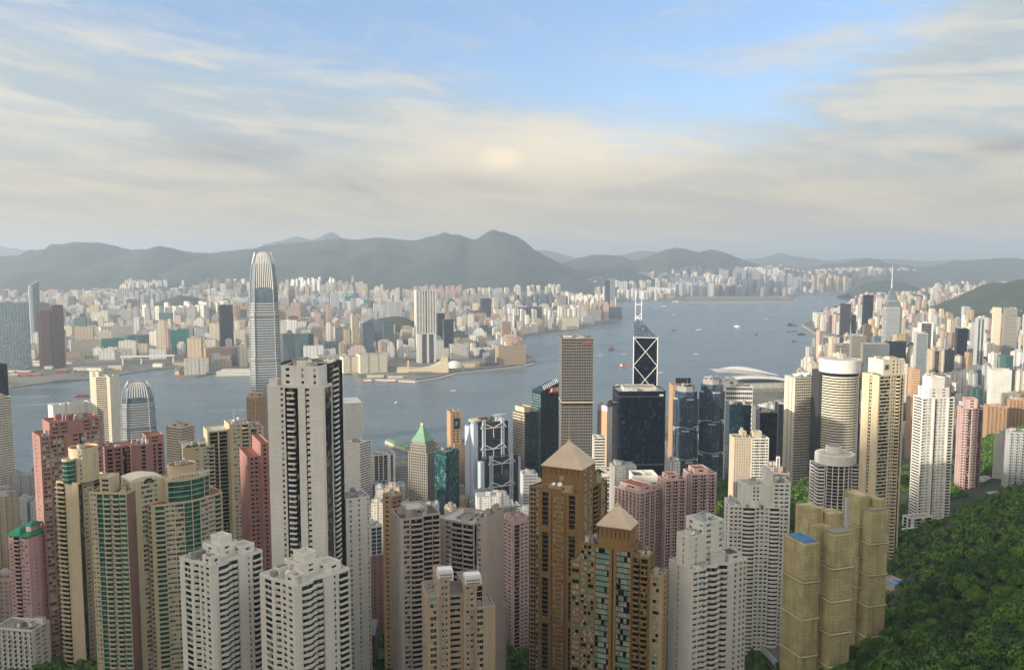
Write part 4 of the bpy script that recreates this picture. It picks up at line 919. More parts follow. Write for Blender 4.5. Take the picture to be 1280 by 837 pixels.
T.block(T.rect(0, 0, W, D), 0, H, ['w1 P.5 w1 P.5 R.6 D.8 w1 P.4 w1 P.5 w1 P.4 R.5 B2.2', 'P1 w1 P1', 'P1', 'S5 P.5 B1.5'], roof='roof_light')
T.block(T.rect(W * .15, 2, W * .85, D), H + .3, T.Z(487), ['P1 w1 P2 w1 P1'], roof='roof_light'); T.block(T.rect(W * .25, 3, W * .7, D - 2), T.Z(487) + .3, T.Z(474), ['P1'], roof='roof_light'); T.roofbits(1, 1, W - 1, D - 1, H, 3); T.finish()
T = at('apartment_tower', 'pink brown tower with green glass strip right of the slender white tower', RES, 1197, 1203, 1229, 511, 930, 15, fh=3.1, seed=35, wall='brown_pink', glass='win')
W, D, H = T.W, max(T.D, 16), T.H
T.block(T.rect(0, 0, W, D), 0, H, ['P.5 w1 P.4 w1 G1.5 P.4 w1 P.4 w1 P.4 B2', 'P1 w1 P1', 'P1', 'P1 w1 P1 w1'], roof='roof_red', wall='dusty_pink'); T.block(T.rect(W * .2, 1, W * .75, D - 2), H + .3, T.Z(500), ['P1 w1 P1'], roof='roof_red', wall='dusty_pink'); T.roofbits(1, 1, W - 1, D - 1, H, 3); T.finish()
for lab, xl, xc, xr, yt, d, wl_, yw, nm in (('white slab with balcony ribs at the right edge behind the wooded slope', 1243, 1258, 1272, 546, 930, 'white_wall', 45, 1), ('pale blue white tower at the far right edge above the trees', 1255, 1262, 1292, 541, 890, 'pale_grey', 15, 2),
        ('left of two orange tan blocks above the right slope', 1230, 1234, 1259, 508, 1260, 'orange_tan', 12, 3), ('right of two orange tan blocks above the right slope, partly cut by the picture edge', 1256, 1262, 1294, 500, 1300, 'orange_tan', 15, 4)):
    T = at('apartment_tower', lab, RES, xl, xc, xr, yt, d, yw, fh=3.0, seed=40 + nm, wall=wl_); T.block(T.rect(0, 0, T.W, max(T.D, 14)), 0, T.H, ['*w1 P.4 B1.6 P.5 w.8 P.8', '*P1 w1', '*P2', '*w1 P.6 w1 P1']); T.roofbits(1, 1, T.W - 1, T.D - 1, T.H, 5); T.finish()
# pink tower with jade roofs and the white block at the left edge
T = at('apartment_tower', 'candy pink tower with jade green tiled roof caps at the left edge', RES, 10, 35, 60, 672, 560, 46, fh=2.9, seed=45, wall='candy_pink', glass='win', detail=True)
W, D, H = T.W, T.D, T.H
T.block(T.rect(0, 0, W, D), 0, H, ['P3 w.8 P3 w.8 P2', 'P1', 'P1', 'P.4 w1 P.3 B2 P.3 w1 P.3 w.8 P.4'], par=0, roof='roof_red', wall='candy_pink')
def hiproof(T, x0, y0, x1, y1, z, h, m='jade_roof', e=.8, f=.3):
    q = [(x0-e, y0-e), (x1+e, y0-e), (x1+e, y1+e), (x0-e, y1+e)]; dx, dy = (x1-x0)*f, (y1-y0)*f
    T.p('tiled_roof').loft([[(x, y, z) for x, y in q], [(x, y, z + .5) for x, y in q], [(x0+dx, y0+dy, z+h), (x1-dx, y0+dy, z+h), (x1-dx, y1-dy, z+h), (x0+dx, y1-dy, z+h)]], m)
hiproof(T, 0, D * .45, W * .8, D, H + .3, 4.5); hiproof(T, 0, 0, W, D * .38, H + .3, 2.4); T.block(T.rect(W * .3, D * .15, W * .8, D * .4), H + 1.5, H + 6, ['P1'], par=0); hiproof(T, W * .3, D * .15, W * .8, D * .4, H + 6.3, 2.2); T.finish()
T = at('apartment_tower', 'low white block with framed roof in the bottom left corner', RES, -8, 40, 62, 790, 520, 50, fh=3.1, seed=46, wall='white_wall', glass='win', detail=True)
T.block(T.rect(0, 0, T.W, T.D), 0, T.H, ['P1 w1.2 P.6 w1.2 P1', 'P1', 'P1', '*P.5 w1.2 P.5 B2'], roof='roof_grey'); T.roofbits(1, 1, T.W - 1, T.D * .7, T.H, 6); T.finish()
T = at('apartment_block', 'low beige block with pale roof just above the white corner block', 'apartment block', -30, 5, 24, 760, 600, 45, fh=3.1, seed=47, wall='beige'); T.block(T.rect(0, 0, T.W, T.D), 0, T.H, ['*w1 P1']); T.roofbits(1, 1, T.W - 1, T.D - 1, T.H, 5); T.finish()
T = at('apartment_tower', 'small dark glass tower with white frame between the pale slab and gold edge tower', RES, 459, 463, 478, 660, 640, 15, fh=3.2, seed=48, wall='white_wall', glass='blue_grey'); T.block(T.rect(0, 0, T.W, 14), 20, T.H, ['P.4 G2 P.3 G2 P.4']); T.block(T.rect(-1, -1, T.W + 1, 15), 0, T.Z(697), ['P1 w.5 P1 w.5 P1'], wall='brown_pink'); T.roofbits(1, 1, T.W - 1, 12, T.H, 2); T.finish()
# ================================================================ CENTRAL AND HARBOUR-SIDE TOWERS
# tall tower with tapered crown
def ifc(name, label, px, yt, yb, d, wpx, th, grp=None, fins=9, seed=0):
    top = P(px, yt, d); H = top.z - 4; w_ = wpx * d / FPX / 1.16; g = 'sky_glass'
    T = Tower(name, label, OFF, (top.x, d, 4.0), th, grp, wall='pale_grey', glass=g, fh=4.2, seed=seed)
    OCC.append((d, px - wpx/2, px + wpx/2, yt, top.x, d, w_/2))
    def sq(s, c=.16):
        h = s / 2; k = s * c; return [(-h + k, -h), (h - k, -h), (h, -h + k), (h, h - k), (h - k, h), (-h + k, h), (-h, h - k), (-h, -h + k)]
    prof_ = [(0, 1.0), (.36, 1.0), (.361, .97), (.58, .965), (.581, .93), (.76, .92), (.761, .885), (.86, .85), (.92, .77), (.955, .68)]
    T.p('glazing').loft([[(x, y, z * H) for x, y in sq(w_ * s)] for z, s in prof_], g)
    n = int(H / 4.2)
    def sc(z): return float(np.interp(z, [p[0] for p in prof_], [p[1] for p in prof_]))
    for i in range(n):
        z = i / n
        if z > .80: break
        q = sq(w_ * sc(z) + .7); T.p('wall').prism(q, z * H, z * H + 2.1, 'pale_grey')
    for z, t in ((.34, .012), (.56, .012), (.74, .01)): T.p('wall').prism(sq(w_ * sc(z) + 1.2), z * H, (z + t) * H, 'roof_grey')
    # corner glass and vertical fins
    for k in range(8):
        for j in range(len(prof_) - 1):
            a, b = prof_[j], prof_[j + 1]; p, q = sq(w_ * a[1] + 1.6)[k], sq(w_ * b[1] + 1.6)[k]; T.p('corner_fin').tube((p[0], p[1], a[0] * H), (q[0], q[1], b[0] * H), .5, 'pale_grey', 4)
    for side in range(4):
        ca, sa = math.cos(side * math.pi / 2), math.sin(side * math.pi / 2)
        for i in range(fins):
            f = (i / (fins - 1) - .5) * 1.5
            pts = []
            for z, s in ((.86, .86), (.92, .79), (.955, .71), (.985, .60), (1.0, .52)):
                x, y = f * w_ * s / 2 * .9, -w_ * s / 2; h = z - abs(f) ** 3 * .02; pts.append((x * ca - y * sa, x * sa + y * ca, h * H))
            for p, q in zip(pts, pts[1:]): T.p('crown_fin').tube(p, q, .6, 'white_wall', 4)
    return T
T = ifc('office_tower', 'tallest harbour skyscraper, grey banded, with curved claw crown', 328.5, 315, 500, 1380, 43, R(16), fins=10, seed=50); T.finish()
T = ifc('office_tower', 'shorter grey banded harbour tower with finned crown on the left waterfront', 171.5, 476, 578, 1450, 47, R(22), fins=9, seed=51)
T.finish()

# grid slab tower (near square, fine grey grid, bright belt)
T = at('office_tower', 'square grey skyscraper with fine window grid, pale belt and small red sign', OFF, 699, 702, 742, 424, 1180, 5, fh=4.2, seed=52, wall='concrete', glass='hc_glass')
W, D, H = T.W, 42, T.H; zb = T.Z(503)
T.block(T.rect(0, 0, W, D), 0, zb - 3, ['*P.6 W2.9'], par=-1, dep=.9, wall='tower_grey'); T.block(T.rect(0, 0, W, D), zb + 4, H, ['*P.6 W2.9'], dep=.9, wall='tower_grey')
T.p('belt').box(.4, .4, zb - 3, W - .4, D - .4, zb - .5, 'win_black'); T.p('belt').box(-.3, -.3, zb - .5, W + .3, D + .3, zb + 1.5, 'cream'); T.p('belt').box(.4, .4, zb + 1.5, W - .4, D - .4, zb + 4, 'win_black')
T.p('sign').box(W * .66, -.6, H - 9, W * .9, -.1, H - 4.5, 'rust_red'); T.roofbits(3, 3, W - 3, D - 3, H, 8); T.finish(); CKC = T

# faceted tower with white diagonals and twin masts
C0 = P(807.5, 404, 1120); w_ = 29.5 * 1120 / FPX
T = Tower('office_tower', 'dark faceted skyscraper with white X bracing and twin masts', OFF, (C0.x, 1120, 4.0), R(-9), wall='white_paint', glass='navy', fh=4, seed=53)
OCC.append((1120, 791, 824, 403, C0.x, 1140, w_ * .7)); H = P(807, 422, 1120).z - 4; Ht = C0.z - 4; h = w_ / 2
T.p('glazing').box(-h, 0, 0, h, w_, H, 'navy')
T.p('prism_roof').loft([[(-h, 0, H + .02), (h, 0, H + .02), (h, w_, H + .02), (-h, w_, H + .02)], [(-h, 8, Ht + 2), (-h + 8, 8, Ht + 4), (-h + 9, w_, Ht + 2), (-h, w_, Ht + 2)]], 'blue_grey')
br = T.p('bracing'); n = 7; st = w_ * 1.0 * 1.05; z = H
for f in range(4):
    c, s = math.cos(f * math.pi / 2), math.sin(f * math.pi / 2)
    def tr(x, z_, o=.3):
        y = -h - o; return (x * c - y * s, h + x * s + y * c, z_)
    zz = H
    br.tube(tr(-h, 0), tr(-h, H), .7, 'white_paint', 4)
    br.tube(tr(-h, H), tr(h, H), .55, 'white_paint', 4)
    while zz > 30:
        z2 = zz - w_ * 1.2; br.tube(tr(-h, zz), tr(h, z2), .45, 'white_paint', 4); br.tube(tr(h, zz), tr(-h, z2), .45, 'white_paint', 4); zz = z2
for x in (-h + 1.5, -h + 9.5): 
    m = T.p('mast'); ztop = P(807, 356, 1120).z - 4; m.tube((x, w_ * .4, Ht - 3), (x, w_ * .4, Ht + (ztop - Ht) * .6), .55, 'white_paint', 6); m.tube((x, w_ * .4, Ht + (ztop - Ht) * .6), (x, w_ * .4, ztop), .45, 'white_paint', 6, .2)
m = T.p('mast'); m.box(-h + .5, w_ * .4 - .5, Ht + 24, -h + 10.5, w_ * .4 + .5, Ht + 25, 'white_paint'); m.box(-h + .5, w_ * .4 - .5, Ht + 6, -h + 10.5, w_ * .4 + .5, Ht + 6.8, 'white_paint'); m.tube((-h + 1.5, w_ * .4, Ht + 4), (-h + 9.5, w_ * .4, Ht + 12), .5, 'white_paint', 4); m.tube((-h + 9.5, w_ * .4, Ht + 2), (-h + 1.5, w_ * .4, Ht + 10), .5, 'white_paint', 4)
T.finish()

# dark navy office slab
T = at('office_tower', 'broad navy glass office tower with chamfered corner and pale roof', OFF, 766, 773, 833, 491, 950, 10, fh=4, seed=54, wall='dark_metal', glass='navy')
W, D, H = T.W, 40, T.H; P8 = [(0, 3), (1.2, 1.2), (3, 0), (W - 3, 0), (W, 3), (W, D), (0, D)]
T.block(P8, 0, H, ['G1'], dep=.1, wall='slate', glass='navy', roof='roof_light', par=1.6)
for zz in (.52, .98): T.p('band').prism(inset(P8, -.12), H * zz - 1.6, H * zz - .2, 'dark_panel')
T.p('sign').box(W - 8, -.35, H - 3.6, W - 3.5, .1, H - 2, 'white_paint'); T.block(T.rect(8, 8, W - 10, D - 10), H + .3, H + 4, ['P1'], wall='roof_light'); T.roofbits(3, 3, W - 4, D - 4, H, 10, wall='roof_light'); T.finish()

# steel-framed bank
T = at('office_tower', 'blue grey steel framed bank with coathanger trusses and exposed masts', OFF, 584, 600, 639, 530, 1150, 24, fh=3.9, seed=55, wall='steel_blue', glass='slate')
W, D, H = T.W, 40, T.H; zb = T.Z(572)
T.p('glazing').box(1, 8, 0, W - 1, D, H, 'slate'); T.p('glazing').box(3, -10, 0, W + 6, 7.9, zb, 'slate')
wl = T.p('stair_tower'); wl.box(-6, 9, 0, .9, 20, H - 2, 'steel_blue'); wl.box(-6, 22, 0, .9, D, H - 8, 'steel_blue'); wl.box(-3, -8, 0, 2.9, 5, zb - 5, 'steel_blue'); wl.box(W - .9, 9.5, 0, W + 4, 20, H - 10, 'steel_blue'); wl.box(W + 6.1, -8, 0, W + 11, 5, zb - 3, 'steel_blue')
def ladder(x, y, z1):
    m = T.p('mast'); 
    for dx in (-1.7, 1.7):
        m.tube((x + dx, y, 0), (x + dx, y, z1), .85, 'steel_blue', 6); m.tube((x + dx, y + 3, 0), (x + dx, y + 3, z1), .85, 'steel_blue', 6)
    z = 3
    while z < z1: m.box(x - 1.7, y - .3, z, x + 1.7, y + .3, z + 1.3, 'steel_blue'); z += 3.9
def truss(x0, x1, y, z):
    m = T.p('truss'); xm = (x0 + x1) / 2; 
    for a in ((x0, z + 7, xm, z), (xm, z, x1, z + 7), (x0, z, xm, z), (x0, z + 7.8, x0 - 5, z), (x1, z + 7.8, x1 + 5, z), (xm, z, x1, z)): m.tube((a[0], y, a[1]), (a[2], y, a[3]), .65, 'white_paint', 5)
    m.tube((xm, y, z), (xm, y, z - 14), .4, 'white_paint', 5)
for x in (W * .18, W * .78): ladder(x, 5.5, H + 4)
for x in (W * .18 + 3, W * .78 + 5): ladder(x, -13, zb + 4)
for z in (H - 8, H - 38, H - 70): truss(W * .18, W * .78, 5.0, z)
for z in (zb - 8, zb - 40, zb - 72, zb - 104): truss(W * .18 + 3, W * .78 + 5, -13.6, z)
for i in range(int(H / 3.9)):
    T.p('wall').box(1.05, 7.6, i * 3.9, W - 1.05, 8.0, i * 3.9 + .7, 'blue_grey')
    if i * 3.9 < zb - 3: T.p('wall').box(3.1, -10.4, i * 3.9 + .02, W + 5.9, -10.0, i * 3.9 + .7, 'blue_grey')
hp_ = T.p('helipad'); hp_.cyl(-2, 14, 9, H + 3, H + 4.6, 'cream', 24); hp_.cyl(-2, 14, 4, H - 3, H + 3, 'steel_blue', 12, 8); hp_.box(4, 12, H + .1, 18, 16, H + 5, 'roof_grey'); hp_.box(2, 11.5, H + 5, 17, 12, H + 7, 'rust_red')
for i in range(5): T.p('maintenance_crane').tube((W * .6 + i * 2.2, 10, H), (W * .6 + i * 2.2, 14, H + 9 + i % 2), .35, 'white_paint', 4)
T.p('maintenance_crane').tube((W * .5, 12, H + 8), (W * .95, 12, H + 9), .5, 'white_paint', 4); T.roofbits(4, 18, W - 3, D - 2, H, 6, wall='steel_blue'); T.finish()

# stepped green-glass pair
T = at('office_tower', 'lower of two green glass towers right of the steel framed bank', OFF, 641, 656, 674, 516, 1190, 38, fh=4, seed=56, wall='concrete', glass='teal_dark')
W, D, H = T.W, T.D, T.H; T.p('glazing').box(.6, .6, 0, W - .6, D - .6, H, 'teal_dark'); T.face((0, D), (0, 0), 0, H, '*P.3 S3', wall='beige', dep=.6); T.face((0, 0), (W, 0), 0, H, '*P.2 G3', wall='teal_dark', dep=.6); T.block(T.rect(2, 4, W * .6, D - 3), H, H + 6, ['P1'], wall='cream'); T.roofbits(1, 1, W - 1, D - 1, H + .2, 3); T.finish()
T = at('office_tower', 'taller green glass tower with slanted finned roof and red sign', OFF, 665, 676, 699, 492, 1230, 35, fh=4, seed=57, wall='pale_teal', glass='teal_dark')
W, D, H = T.W, T.D, T.H; T.block(T.rect(0, 0, W, D), 0, H, ['*P.15 G3', 'P1', 'P1', '*P.3 S3'], dep=.5, wall='teal_dark'); T.face((-.4, D), (-.4, 0), 0, H, '*P.3 S2.4', wall='pale_teal', dep=.3)
T.p('slanted_crown').loft([[(0, 0, H), (W, 0, H), (W, D, H), (0, D, H)], [(0, 0, H + 3), (W, 0, H + 15), (W, D, H + 15), (0, D, H + 3)]], 'teal_dark')
for i in range(9):
    x = W * (.2 + .09 * i); T.p('roof_fin').tube((x, -.2, H + 3 + 12 * (.2 + .09 * i)), (x + 1.5, D * .3, H + 8 + 12 * (.2 + .09 * i)), .45, 'white_paint', 4)
sg = T.p('sign'); sx0, sx1, sz0, sz1 = W * .45, W + .1, H - 1, H + 8.5; sg.box(sx0, -1.0, sz0, sx1, -.4, sz1, 'sign_red')
lt = T.p('lettering'); u = (sx1 - sx0) / 11
def stroke(x0, z0, x1, z1): lt.tube((x0, -1.15, z0), (x1, -1.15, z1), u * .42, 'letter_white', 4)
zb_, zt_ = sz0 + 2.2, sz1 - 2.0
for ox in (sx0 + u * 1.2, sx0 + u * 6.9): stroke(ox, zb_, ox + u * 1.5, zt_); stroke(ox + u * 3, zb_, ox + u * 1.5, zt_); stroke(ox + u * .6, zb_ + 1.4, ox + u * 2.4, zb_ + 1.4)
stroke(sx0 + u * 5.55, zb_, sx0 + u * 5.55, zt_); T.finish()

# pair with bulging glass
for lab, px, yt, d, s_ in (('left of two blue grey glass towers with bulging clusters of bays', 860.5, 490, 1040, 1), ('right of two blue grey glass towers with bulging clusters of bays', 893.5, 481, 1060, 2)):
    C = P(px, yt, d); r = 14.0 * d / FPX; T = Tower('office_tower', lab, OFF, (C.x, d + r, 4.0), .2, 'blue grey glass towers with bulging bays', wall='blue_grey', glass='blue_grey', fh=3.8, seed=58 + s_); H = C.z - 4
    OCC.append((d, px - 16, px + 16, yt, C.x, d + r, r)); T.p('glazing').prism(ngon(0, 0, r, 8, math.pi / 8), 0, H, 'blue_grey'); rr = random.Random(s_)
    for lv in range(5):
        for k in range(8):
            if (k + lv) % 2 == 0:
                a = k * math.pi / 4 + (math.pi / 8 if lv % 2 else 0); z0 = H * (.10 + lv * .175); z1 = z0 + H * .155; c, s = math.cos(a), math.sin(a); w2 = r * .36; o = r * .93; e = r * 1.12
                q = [(c*o + s*w2, s*o - c*w2), (c*e + s*w2*.8, s*e - c*w2*.8), (c*e - s*w2*.8, s*e + c*w2*.8), (c*o - s*w2, s*o + c*w2)]
                T.p('glass_bay').prism(q, z0, z1, 'blue_grey'); T.p('band').prism([(x * 1.005, y * 1.005) for x, y in q], z1, z1 + 1.3, 'pale_grey'); T.p('band').prism([(x * 1.004, y * 1.004) for x, y in q], z0 - 1.0, z0, 'pale_grey')
    for z in (.27, .445, .62, .8): T.p('band').prism(ngon(0, 0, r + .4, 8, math.pi / 8), H * z, H * z + 1, 'pale_grey' if z != .62 else 'cream')
    T.block(ngon(0, 0, r * .8, 8, math.pi / 8), H, H + 5, ['P1'], wall='grey_wall'); T.roofbits(-r * .5, -r * .5, r * .5, r * .5, H + 5, 6, mast=1)
    for k in range(5): T.p('column').cyl(-r + k * r * .5, -r * 1.15, 1.1, 0, 26, 'pale_grey', 8)
    T.finish()

# generic landmark blocks, described by edge columns
def simple(name, label, cat, xl, xc, xr, yt, d, yaw, wallm, gl, spF, spL, fh=3.8, D=None, top=None, roof='roof_grey', bits=4, seed=0, dish=0, mast=0, grp=None, dep=.6, par=1.1):
    T = at(name, label, cat, xl, xc, xr, yt, d, yaw, fh=fh, wall=wallm, glass=gl, seed=seed + int(xc) + int(yt), group=grp); W, DD, H = T.W, D or max(T.D, 14), T.H
    T.block(T.rect(0, 0, W, DD), 0, H, [spF, 'P1 w1 P1', 'P1', spL], roof=roof, dep=dep, par=par)
    if top: 
        for (a, b, c, e_, h0, h1) in top: T.block(T.rect(W * a, DD * b, W * c, DD * e_), H + h0, H + h1, ['P1 w1 P1'], roof=roof)
        T.roofbits(W * top[-1][0] + .5, DD * top[-1][1] + .5, W * top[-1][2] - .5, DD * top[-1][3] - .5, H + top[-1][5] + .2, max(2, bits // 2), dish=dish, mast=mast)
    T.roofbits(1, 1, W - 1, DD - 1, H + .2, bits, mast=0 if top else mast, dish=0 if top else dish)
    return T
S = simple
S('office_tower', 'dark blue glass tower cut by the left picture edge above the water', OFF, -40, -22, 9, 459, 1330, 30, 'slate', 'slate', '*P.3 G3', '*P.3 G3').finish()
S('office_tower', 'pale striped tower at the left picture edge below the dark blue glass one', OFF, -30, -14, 14, 500, 1240, 30, 'cream_light', 'blue_grey', '*P.3 S3', '*P.3 S3').finish()
T = S('office_tower', 'broad white hotel block on the left waterfront with blank left half', 'hotel', 59, 66, 112, 508, 1520, 18, 'white_wall', 'win_office', 'P3 w.4 P3 D.3 P1 *w1 P.4', 'P1', fh=3.6, D=26)
T.face((T.W * .5, -.8), (T.W, -.8), 20, T.H, '*P.35 w1.2', dep=.7); T.finish()
T = S('office_tower', 'slim white waterfront tower with window grid left of the shorter crowned tower', OFF, 112, 137, 149, 472, 1560, 55, 'cream_light', 'win_office', 'P1', 'P.8 *W1.4 P.4', fh=3.6, top=[(0, .55, .5, 1, 0, 10)]); T.finish()
S('office_tower', 'banded brown office tower with cream cap left of the yellow cream tower', OFF, 207, 226, 243, 536, 1200, 42, 'beige', 'win_black', '*P.15 S3', '*P.15 S3', top=[(.1, .1, .9, .9, 0, 5)], bits=6).finish()
S('office_tower', 'orange tan banded tower with vertical piers in front of the tallest skyscraper', OFF, 308, 319, 332, 498, 1290, 40, 'orange_tan', 'win_black', '*Q.8 S1.6', '*Q.3 S3', top=[(.1, .1, .9, .9, 0, 5)]).finish()
T = S('office_tower', 'white tower with rows of small round windows right of the tallest white tower', OFF, 428, 431, 453, 505, 1430, 10, 'white_wall', 'win_office', '*P.9 w1', '*P.9 w1', fh=3.6, D=32, roof='roof_light', bits=0)
T.p('cap').loft([[(0, 0, T.H + .4), (T.W, 0, T.H + .4), (T.W, 32, T.H + .4), (0, 32, T.H + .4)], [(2, 6, T.H + 6), (T.W - 4, 6, T.H + 6), (T.W - 4, 30, T.H + 6), (2, 30, T.H + 6)]], 'white_wall'); T.finish()
S('office_tower', 'white grid office with striped grey flank below the round windowed tower', OFF, 431, 450, 464, 555, 1180, 52, 'white_wall', 'win_black', '*S3', '*P.7 w1.1', fh=3.7, bits=8).finish()
S('office_tower', 'dark office with four white vertical piers left of the green pyramid roof', OFF, 463, 466, 494, 570, 1240, 10, 'white_wall', 'win_black', 'P.5 G1.2 P.25 G1.2 P.25 G1.2 P1 G.8 P.7', '*P.5 G2', D=26, bits=8).finish()
S('office_block', 'low pale office between the dark piered office and green pyramid tower', OFF, 492, 494, 514, 584, 1270, 8, 'pale_grey', 'win_office', '*P.7 W1', '*P1', D=24, bits=8).finish()
T = S('office_tower', 'stone office tower with green copper pyramid roof and mast', OFF, 510, 534, 550, 568, 1110, 56, 'concrete', 'win_black', '*P1.3 W2.1', '*P1.3 W2.1', fh=3.7, bits=2)
W, D, H = T.W, T.D, T.H; T.block(T.rect(W * .08, D * .12, W * .85, D * .95), H, H + 11, ['*P.5 w1']); T.block(T.rect(W * .14, D * .2, W * .75, D * .88), H + 11, H + 15, ['P1'], par=0)
m = T.p('pyramid_roof'); q = [(W*.1, D*.17), (W*.8, D*.17), (W*.8, D*.92), (W*.1, D*.92)]; cx, cy_ = W*.45, D*.54; z = H + 15.4
m.loft([[(x, y, z) for x, y in q], [(x + (cx-x)*.5, y + (cy_-y)*.5, z + 10) for x, y in q], [(x + (cx-x)*.85, y + (cy_-y)*.85, z + 20) for x, y in q]], 'green_roof'); m.box(cx - 2, cy_ - 2, z + 20, cx + 2, cy_ + 2, z + 24, 'cream'); T.p('antenna').tube((cx, cy_, z + 24), (cx, cy_, z + 34), .4, 'rust_red', 5, .1); T.finish()
T = S('office_tower', 'teal glass office squeezed between the green pyramid tower and tan tower', OFF, 546, 557, 574, 566, 1080, 38, 'teal_glass', 'teal_glass', '*P.2 G3', 'P1', D=24, bits=6); T.face((-.3, 24), (-.3, 0), 0, T.H, 'G1', wall='slate'); T.finish()
T = S('office_tower', 'tan stepped tower with blue green panel near its top', OFF, 559, 563, 577, 516, 1210, 14, 'orange_tan', 'win_office', 'P1 w1 P.4 w1 P1', 'P1', fh=3.8, D=22, bits=3)
W, D, H = T.W, 22, T.H; T.p('panel').box(W * .3, -.5, H - 24, W * .8, -.05, H - 8, 'teal_dark'); T.p('panel').box(W * .4, -.7, H - 19, W * .66, -.5, H - 13, 'pale_teal'); T.block(T.rect(W * .25, -6, W + 9, D), 0, T.Z(555), ['*P.8 w1'], wall='sand'); T.block(T.rect(W, -3, W + 14, D), 0, T.Z(590), ['*P.8 w1'], wall='sand'); T.finish()
S('office_block', 'small white block with curved roof between steel bank and golden tower', OFF, 650, 654, 672, 594, 1000, 10, 'pale_grey', 'win_office', '*P.6 W1', '*P1', D=22, bits=8).finish()
T = S('office_tower', 'white tower with violet rim and brown left wall behind the navy tower', OFF, 747, 759, 776, 509, 1180, 42, 'white_wall', 'win_office', '*P.8 w1', 'P1', fh=3.6, bits=4); W, D, H = T.W, max(T.D, 14), T.H
T.face((-.3, D), (-.3, 0), 0, H - 6, 'P1', wall='salmon', dep=.25); T.p('rim').box(-.2, -.5, H + .4, W, -.1, H + 2.4, 'violet'); m = T.p('dome'); m.cyl(W * .6, D * .5, 4.5, H, H + 5, 'dark_metal', 14); m.cyl(W * .6, D * .5, 4.5, H + 5, H + 8, 'dark_metal', 14, 1); T.finish()
S('office_tower', 'narrow tower with black and white stripes right of the fine grid skyscraper', OFF, 741, 743, 757, 548, 1090, 8, 'white_wall', 'win_black', '*S3', '*S3', D=20, bits=5).finish()
S('office_block', 'white banded office with rooftop plant left of the navy glass tower', OFF, 743, 746, 770, 596, 960, 10, 'white_wall', 'win_black', '*S3 P.2', '*S3', D=24, top=[(.1, .1, .8, .8, 0, 5)], bits=8).finish()
T = S('office_tower', 'orange brown tower with black roof billboard behind the bulging glass towers', OFF, 836, 841, 868, 482, 1200, 12, 'orange_tan', 'win_office', 'P1 G1 P1 G1 P1', 'P1', D=26, bits=4); T.p('billboard').box(T.W * .15, 3, T.H + 3, T.W * .85, 3.6, T.H + 11, 'dark_metal'); T.finish()
S('office_tower', 'dark teal glass block with pale roof right of the bulging glass towers', OFF, 908, 912, 939, 507, 1130, 10, 'slate', 'teal_dark', 'G1', 'G1', D=30, roof='roof_light', bits=8, dep=.2).finish()
S('office_tower', 'dark navy office with brown cluttered roof before the convention hall', OFF, 946, 950, 972, 517, 1110, 10, 'slate', 'navy', '*P.2 G3', 'G1', D=30, bits=14, roof='roof_red', dep=.3).finish()
S('office_tower', 'slim purple black glass slab left of the pale banded tower', OFF, 970, 973, 984, 506, 1230, 12, 'dark_panel', 'navy', '*P.3 G2', 'G1', D=22, bits=3).finish()
T = S('office_tower', 'white framed office with curved blue glass corners before the convention hall', OFF, 904, 908, 941, 484, 1330, 10, 'white_wall', 'blue_grey', '*P.3 T3', '*P.3 T3', fh=7.5, D=36, bits=6, top=[(0, .2, .45, 1, 0, 8)]); T.finish()
T = S('apartment_tower', 'twin winged apartment tower, beige left wing and white banded right wing', RES, 913, 918, 939, 548, 850, 16, 'beige', 'win', '*P.8 w.7 P1', 'P1', fh=3.0, D=18, bits=3, dep=.5, top=[(.5, .3, .8, .8, 0, 5)])
T.block([(T.W + .4, -1), (T.W * 2.05, -1), (T.W * 2.05, 17), (T.W + .4, 17)], 0, T.Z(549), ['*S3 P.3 S3 D.4', 'P1', 'P1', 'P1'], wall='white_wall'); T.block([(T.W * 1.2, 4), (T.W * 1.7, 4), (T.W * 1.7, 12), (T.W * 1.2, 12)], T.Z(549), T.Z(542), ['P1']); T.finish()
T = S('apartment_block', 'pinkish grey block with arched bell tower before the curved balcony tower', 'apartment block', 955, 960, 987, 592, 790, 12, 'mauve', 'win', '*w1 P1', 'P1', fh=3.1, D=20, bits=6, roof='roof_red', top=[(.1, .1, .7, .8, 0, 5)])
m = T.p('bell_tower'); 
for x in (0, 2.4): m.box(9 + x, 6, T.H + 5, 9.8 + x, 8, T.H + 14, 'white_wall')
m.box(9, 6, T.H + 14, 12.2, 8, T.H + 15.5, 'white_wall'); T.finish()
T = S('office_tower', 'pale cream banded office tower with a row of white roof dishes', OFF, 981, 994, 1027, 473, 1180, 32, 'cream_light', 'win_office', '*T3.5 P.08', 'P1.6 w.6 P1 w.6 P1', fh=3.9, bits=3)
for i in range(6): T.p('satellite_dish').dish(4 + i * (T.W - 8) / 5, 4 + (i % 2) * 5, T.H + 1, 2.6, -1.2 + .3 * i, 'white_paint', .9)
T.finish()
# round louvred hotel
d = 1120; C = P(1059, 467, d); r = 24 * d / FPX; T = Tower('hotel_tower', 'round white louvred hotel tower with broad white ring at the top', 'hotel', (C.x, d + r, 4.0), 0, wall='cream_light', glass='win_office', fh=3.6, seed=80); OCC.append((d, 1030, 1084, 452, C.x, d + r, r)); H = C.z - 4
A = ngon(0, 0, r, 28); T.p('glazing').prism(inset(A, 1.2), 0, H, 'win_office')
n = int(H / 3.6)
for i in range(n):
    z = i * 3.6
    if abs(z / H - .62) < .006: continue
    T.p('louvre').prism(A, z, z + 1.8, 'cream_light')
zt = P(1059, 451, d).z - 4; T.p('ring_roof').cyl(0, 0, r + 1.6, H, zt, 'white_wall', 40); T.p('ring_roof').cyl(0, 0, r - 2, zt, zt + .1, 'roof_light', 40); T.p('wall').box(-r - 3.5, -4, 0, -r * .8, r, H, 'dark_panel'); T.p('wall').box(r * .8, -2, 0, r + 3, r, H - 8, 'dark_panel')
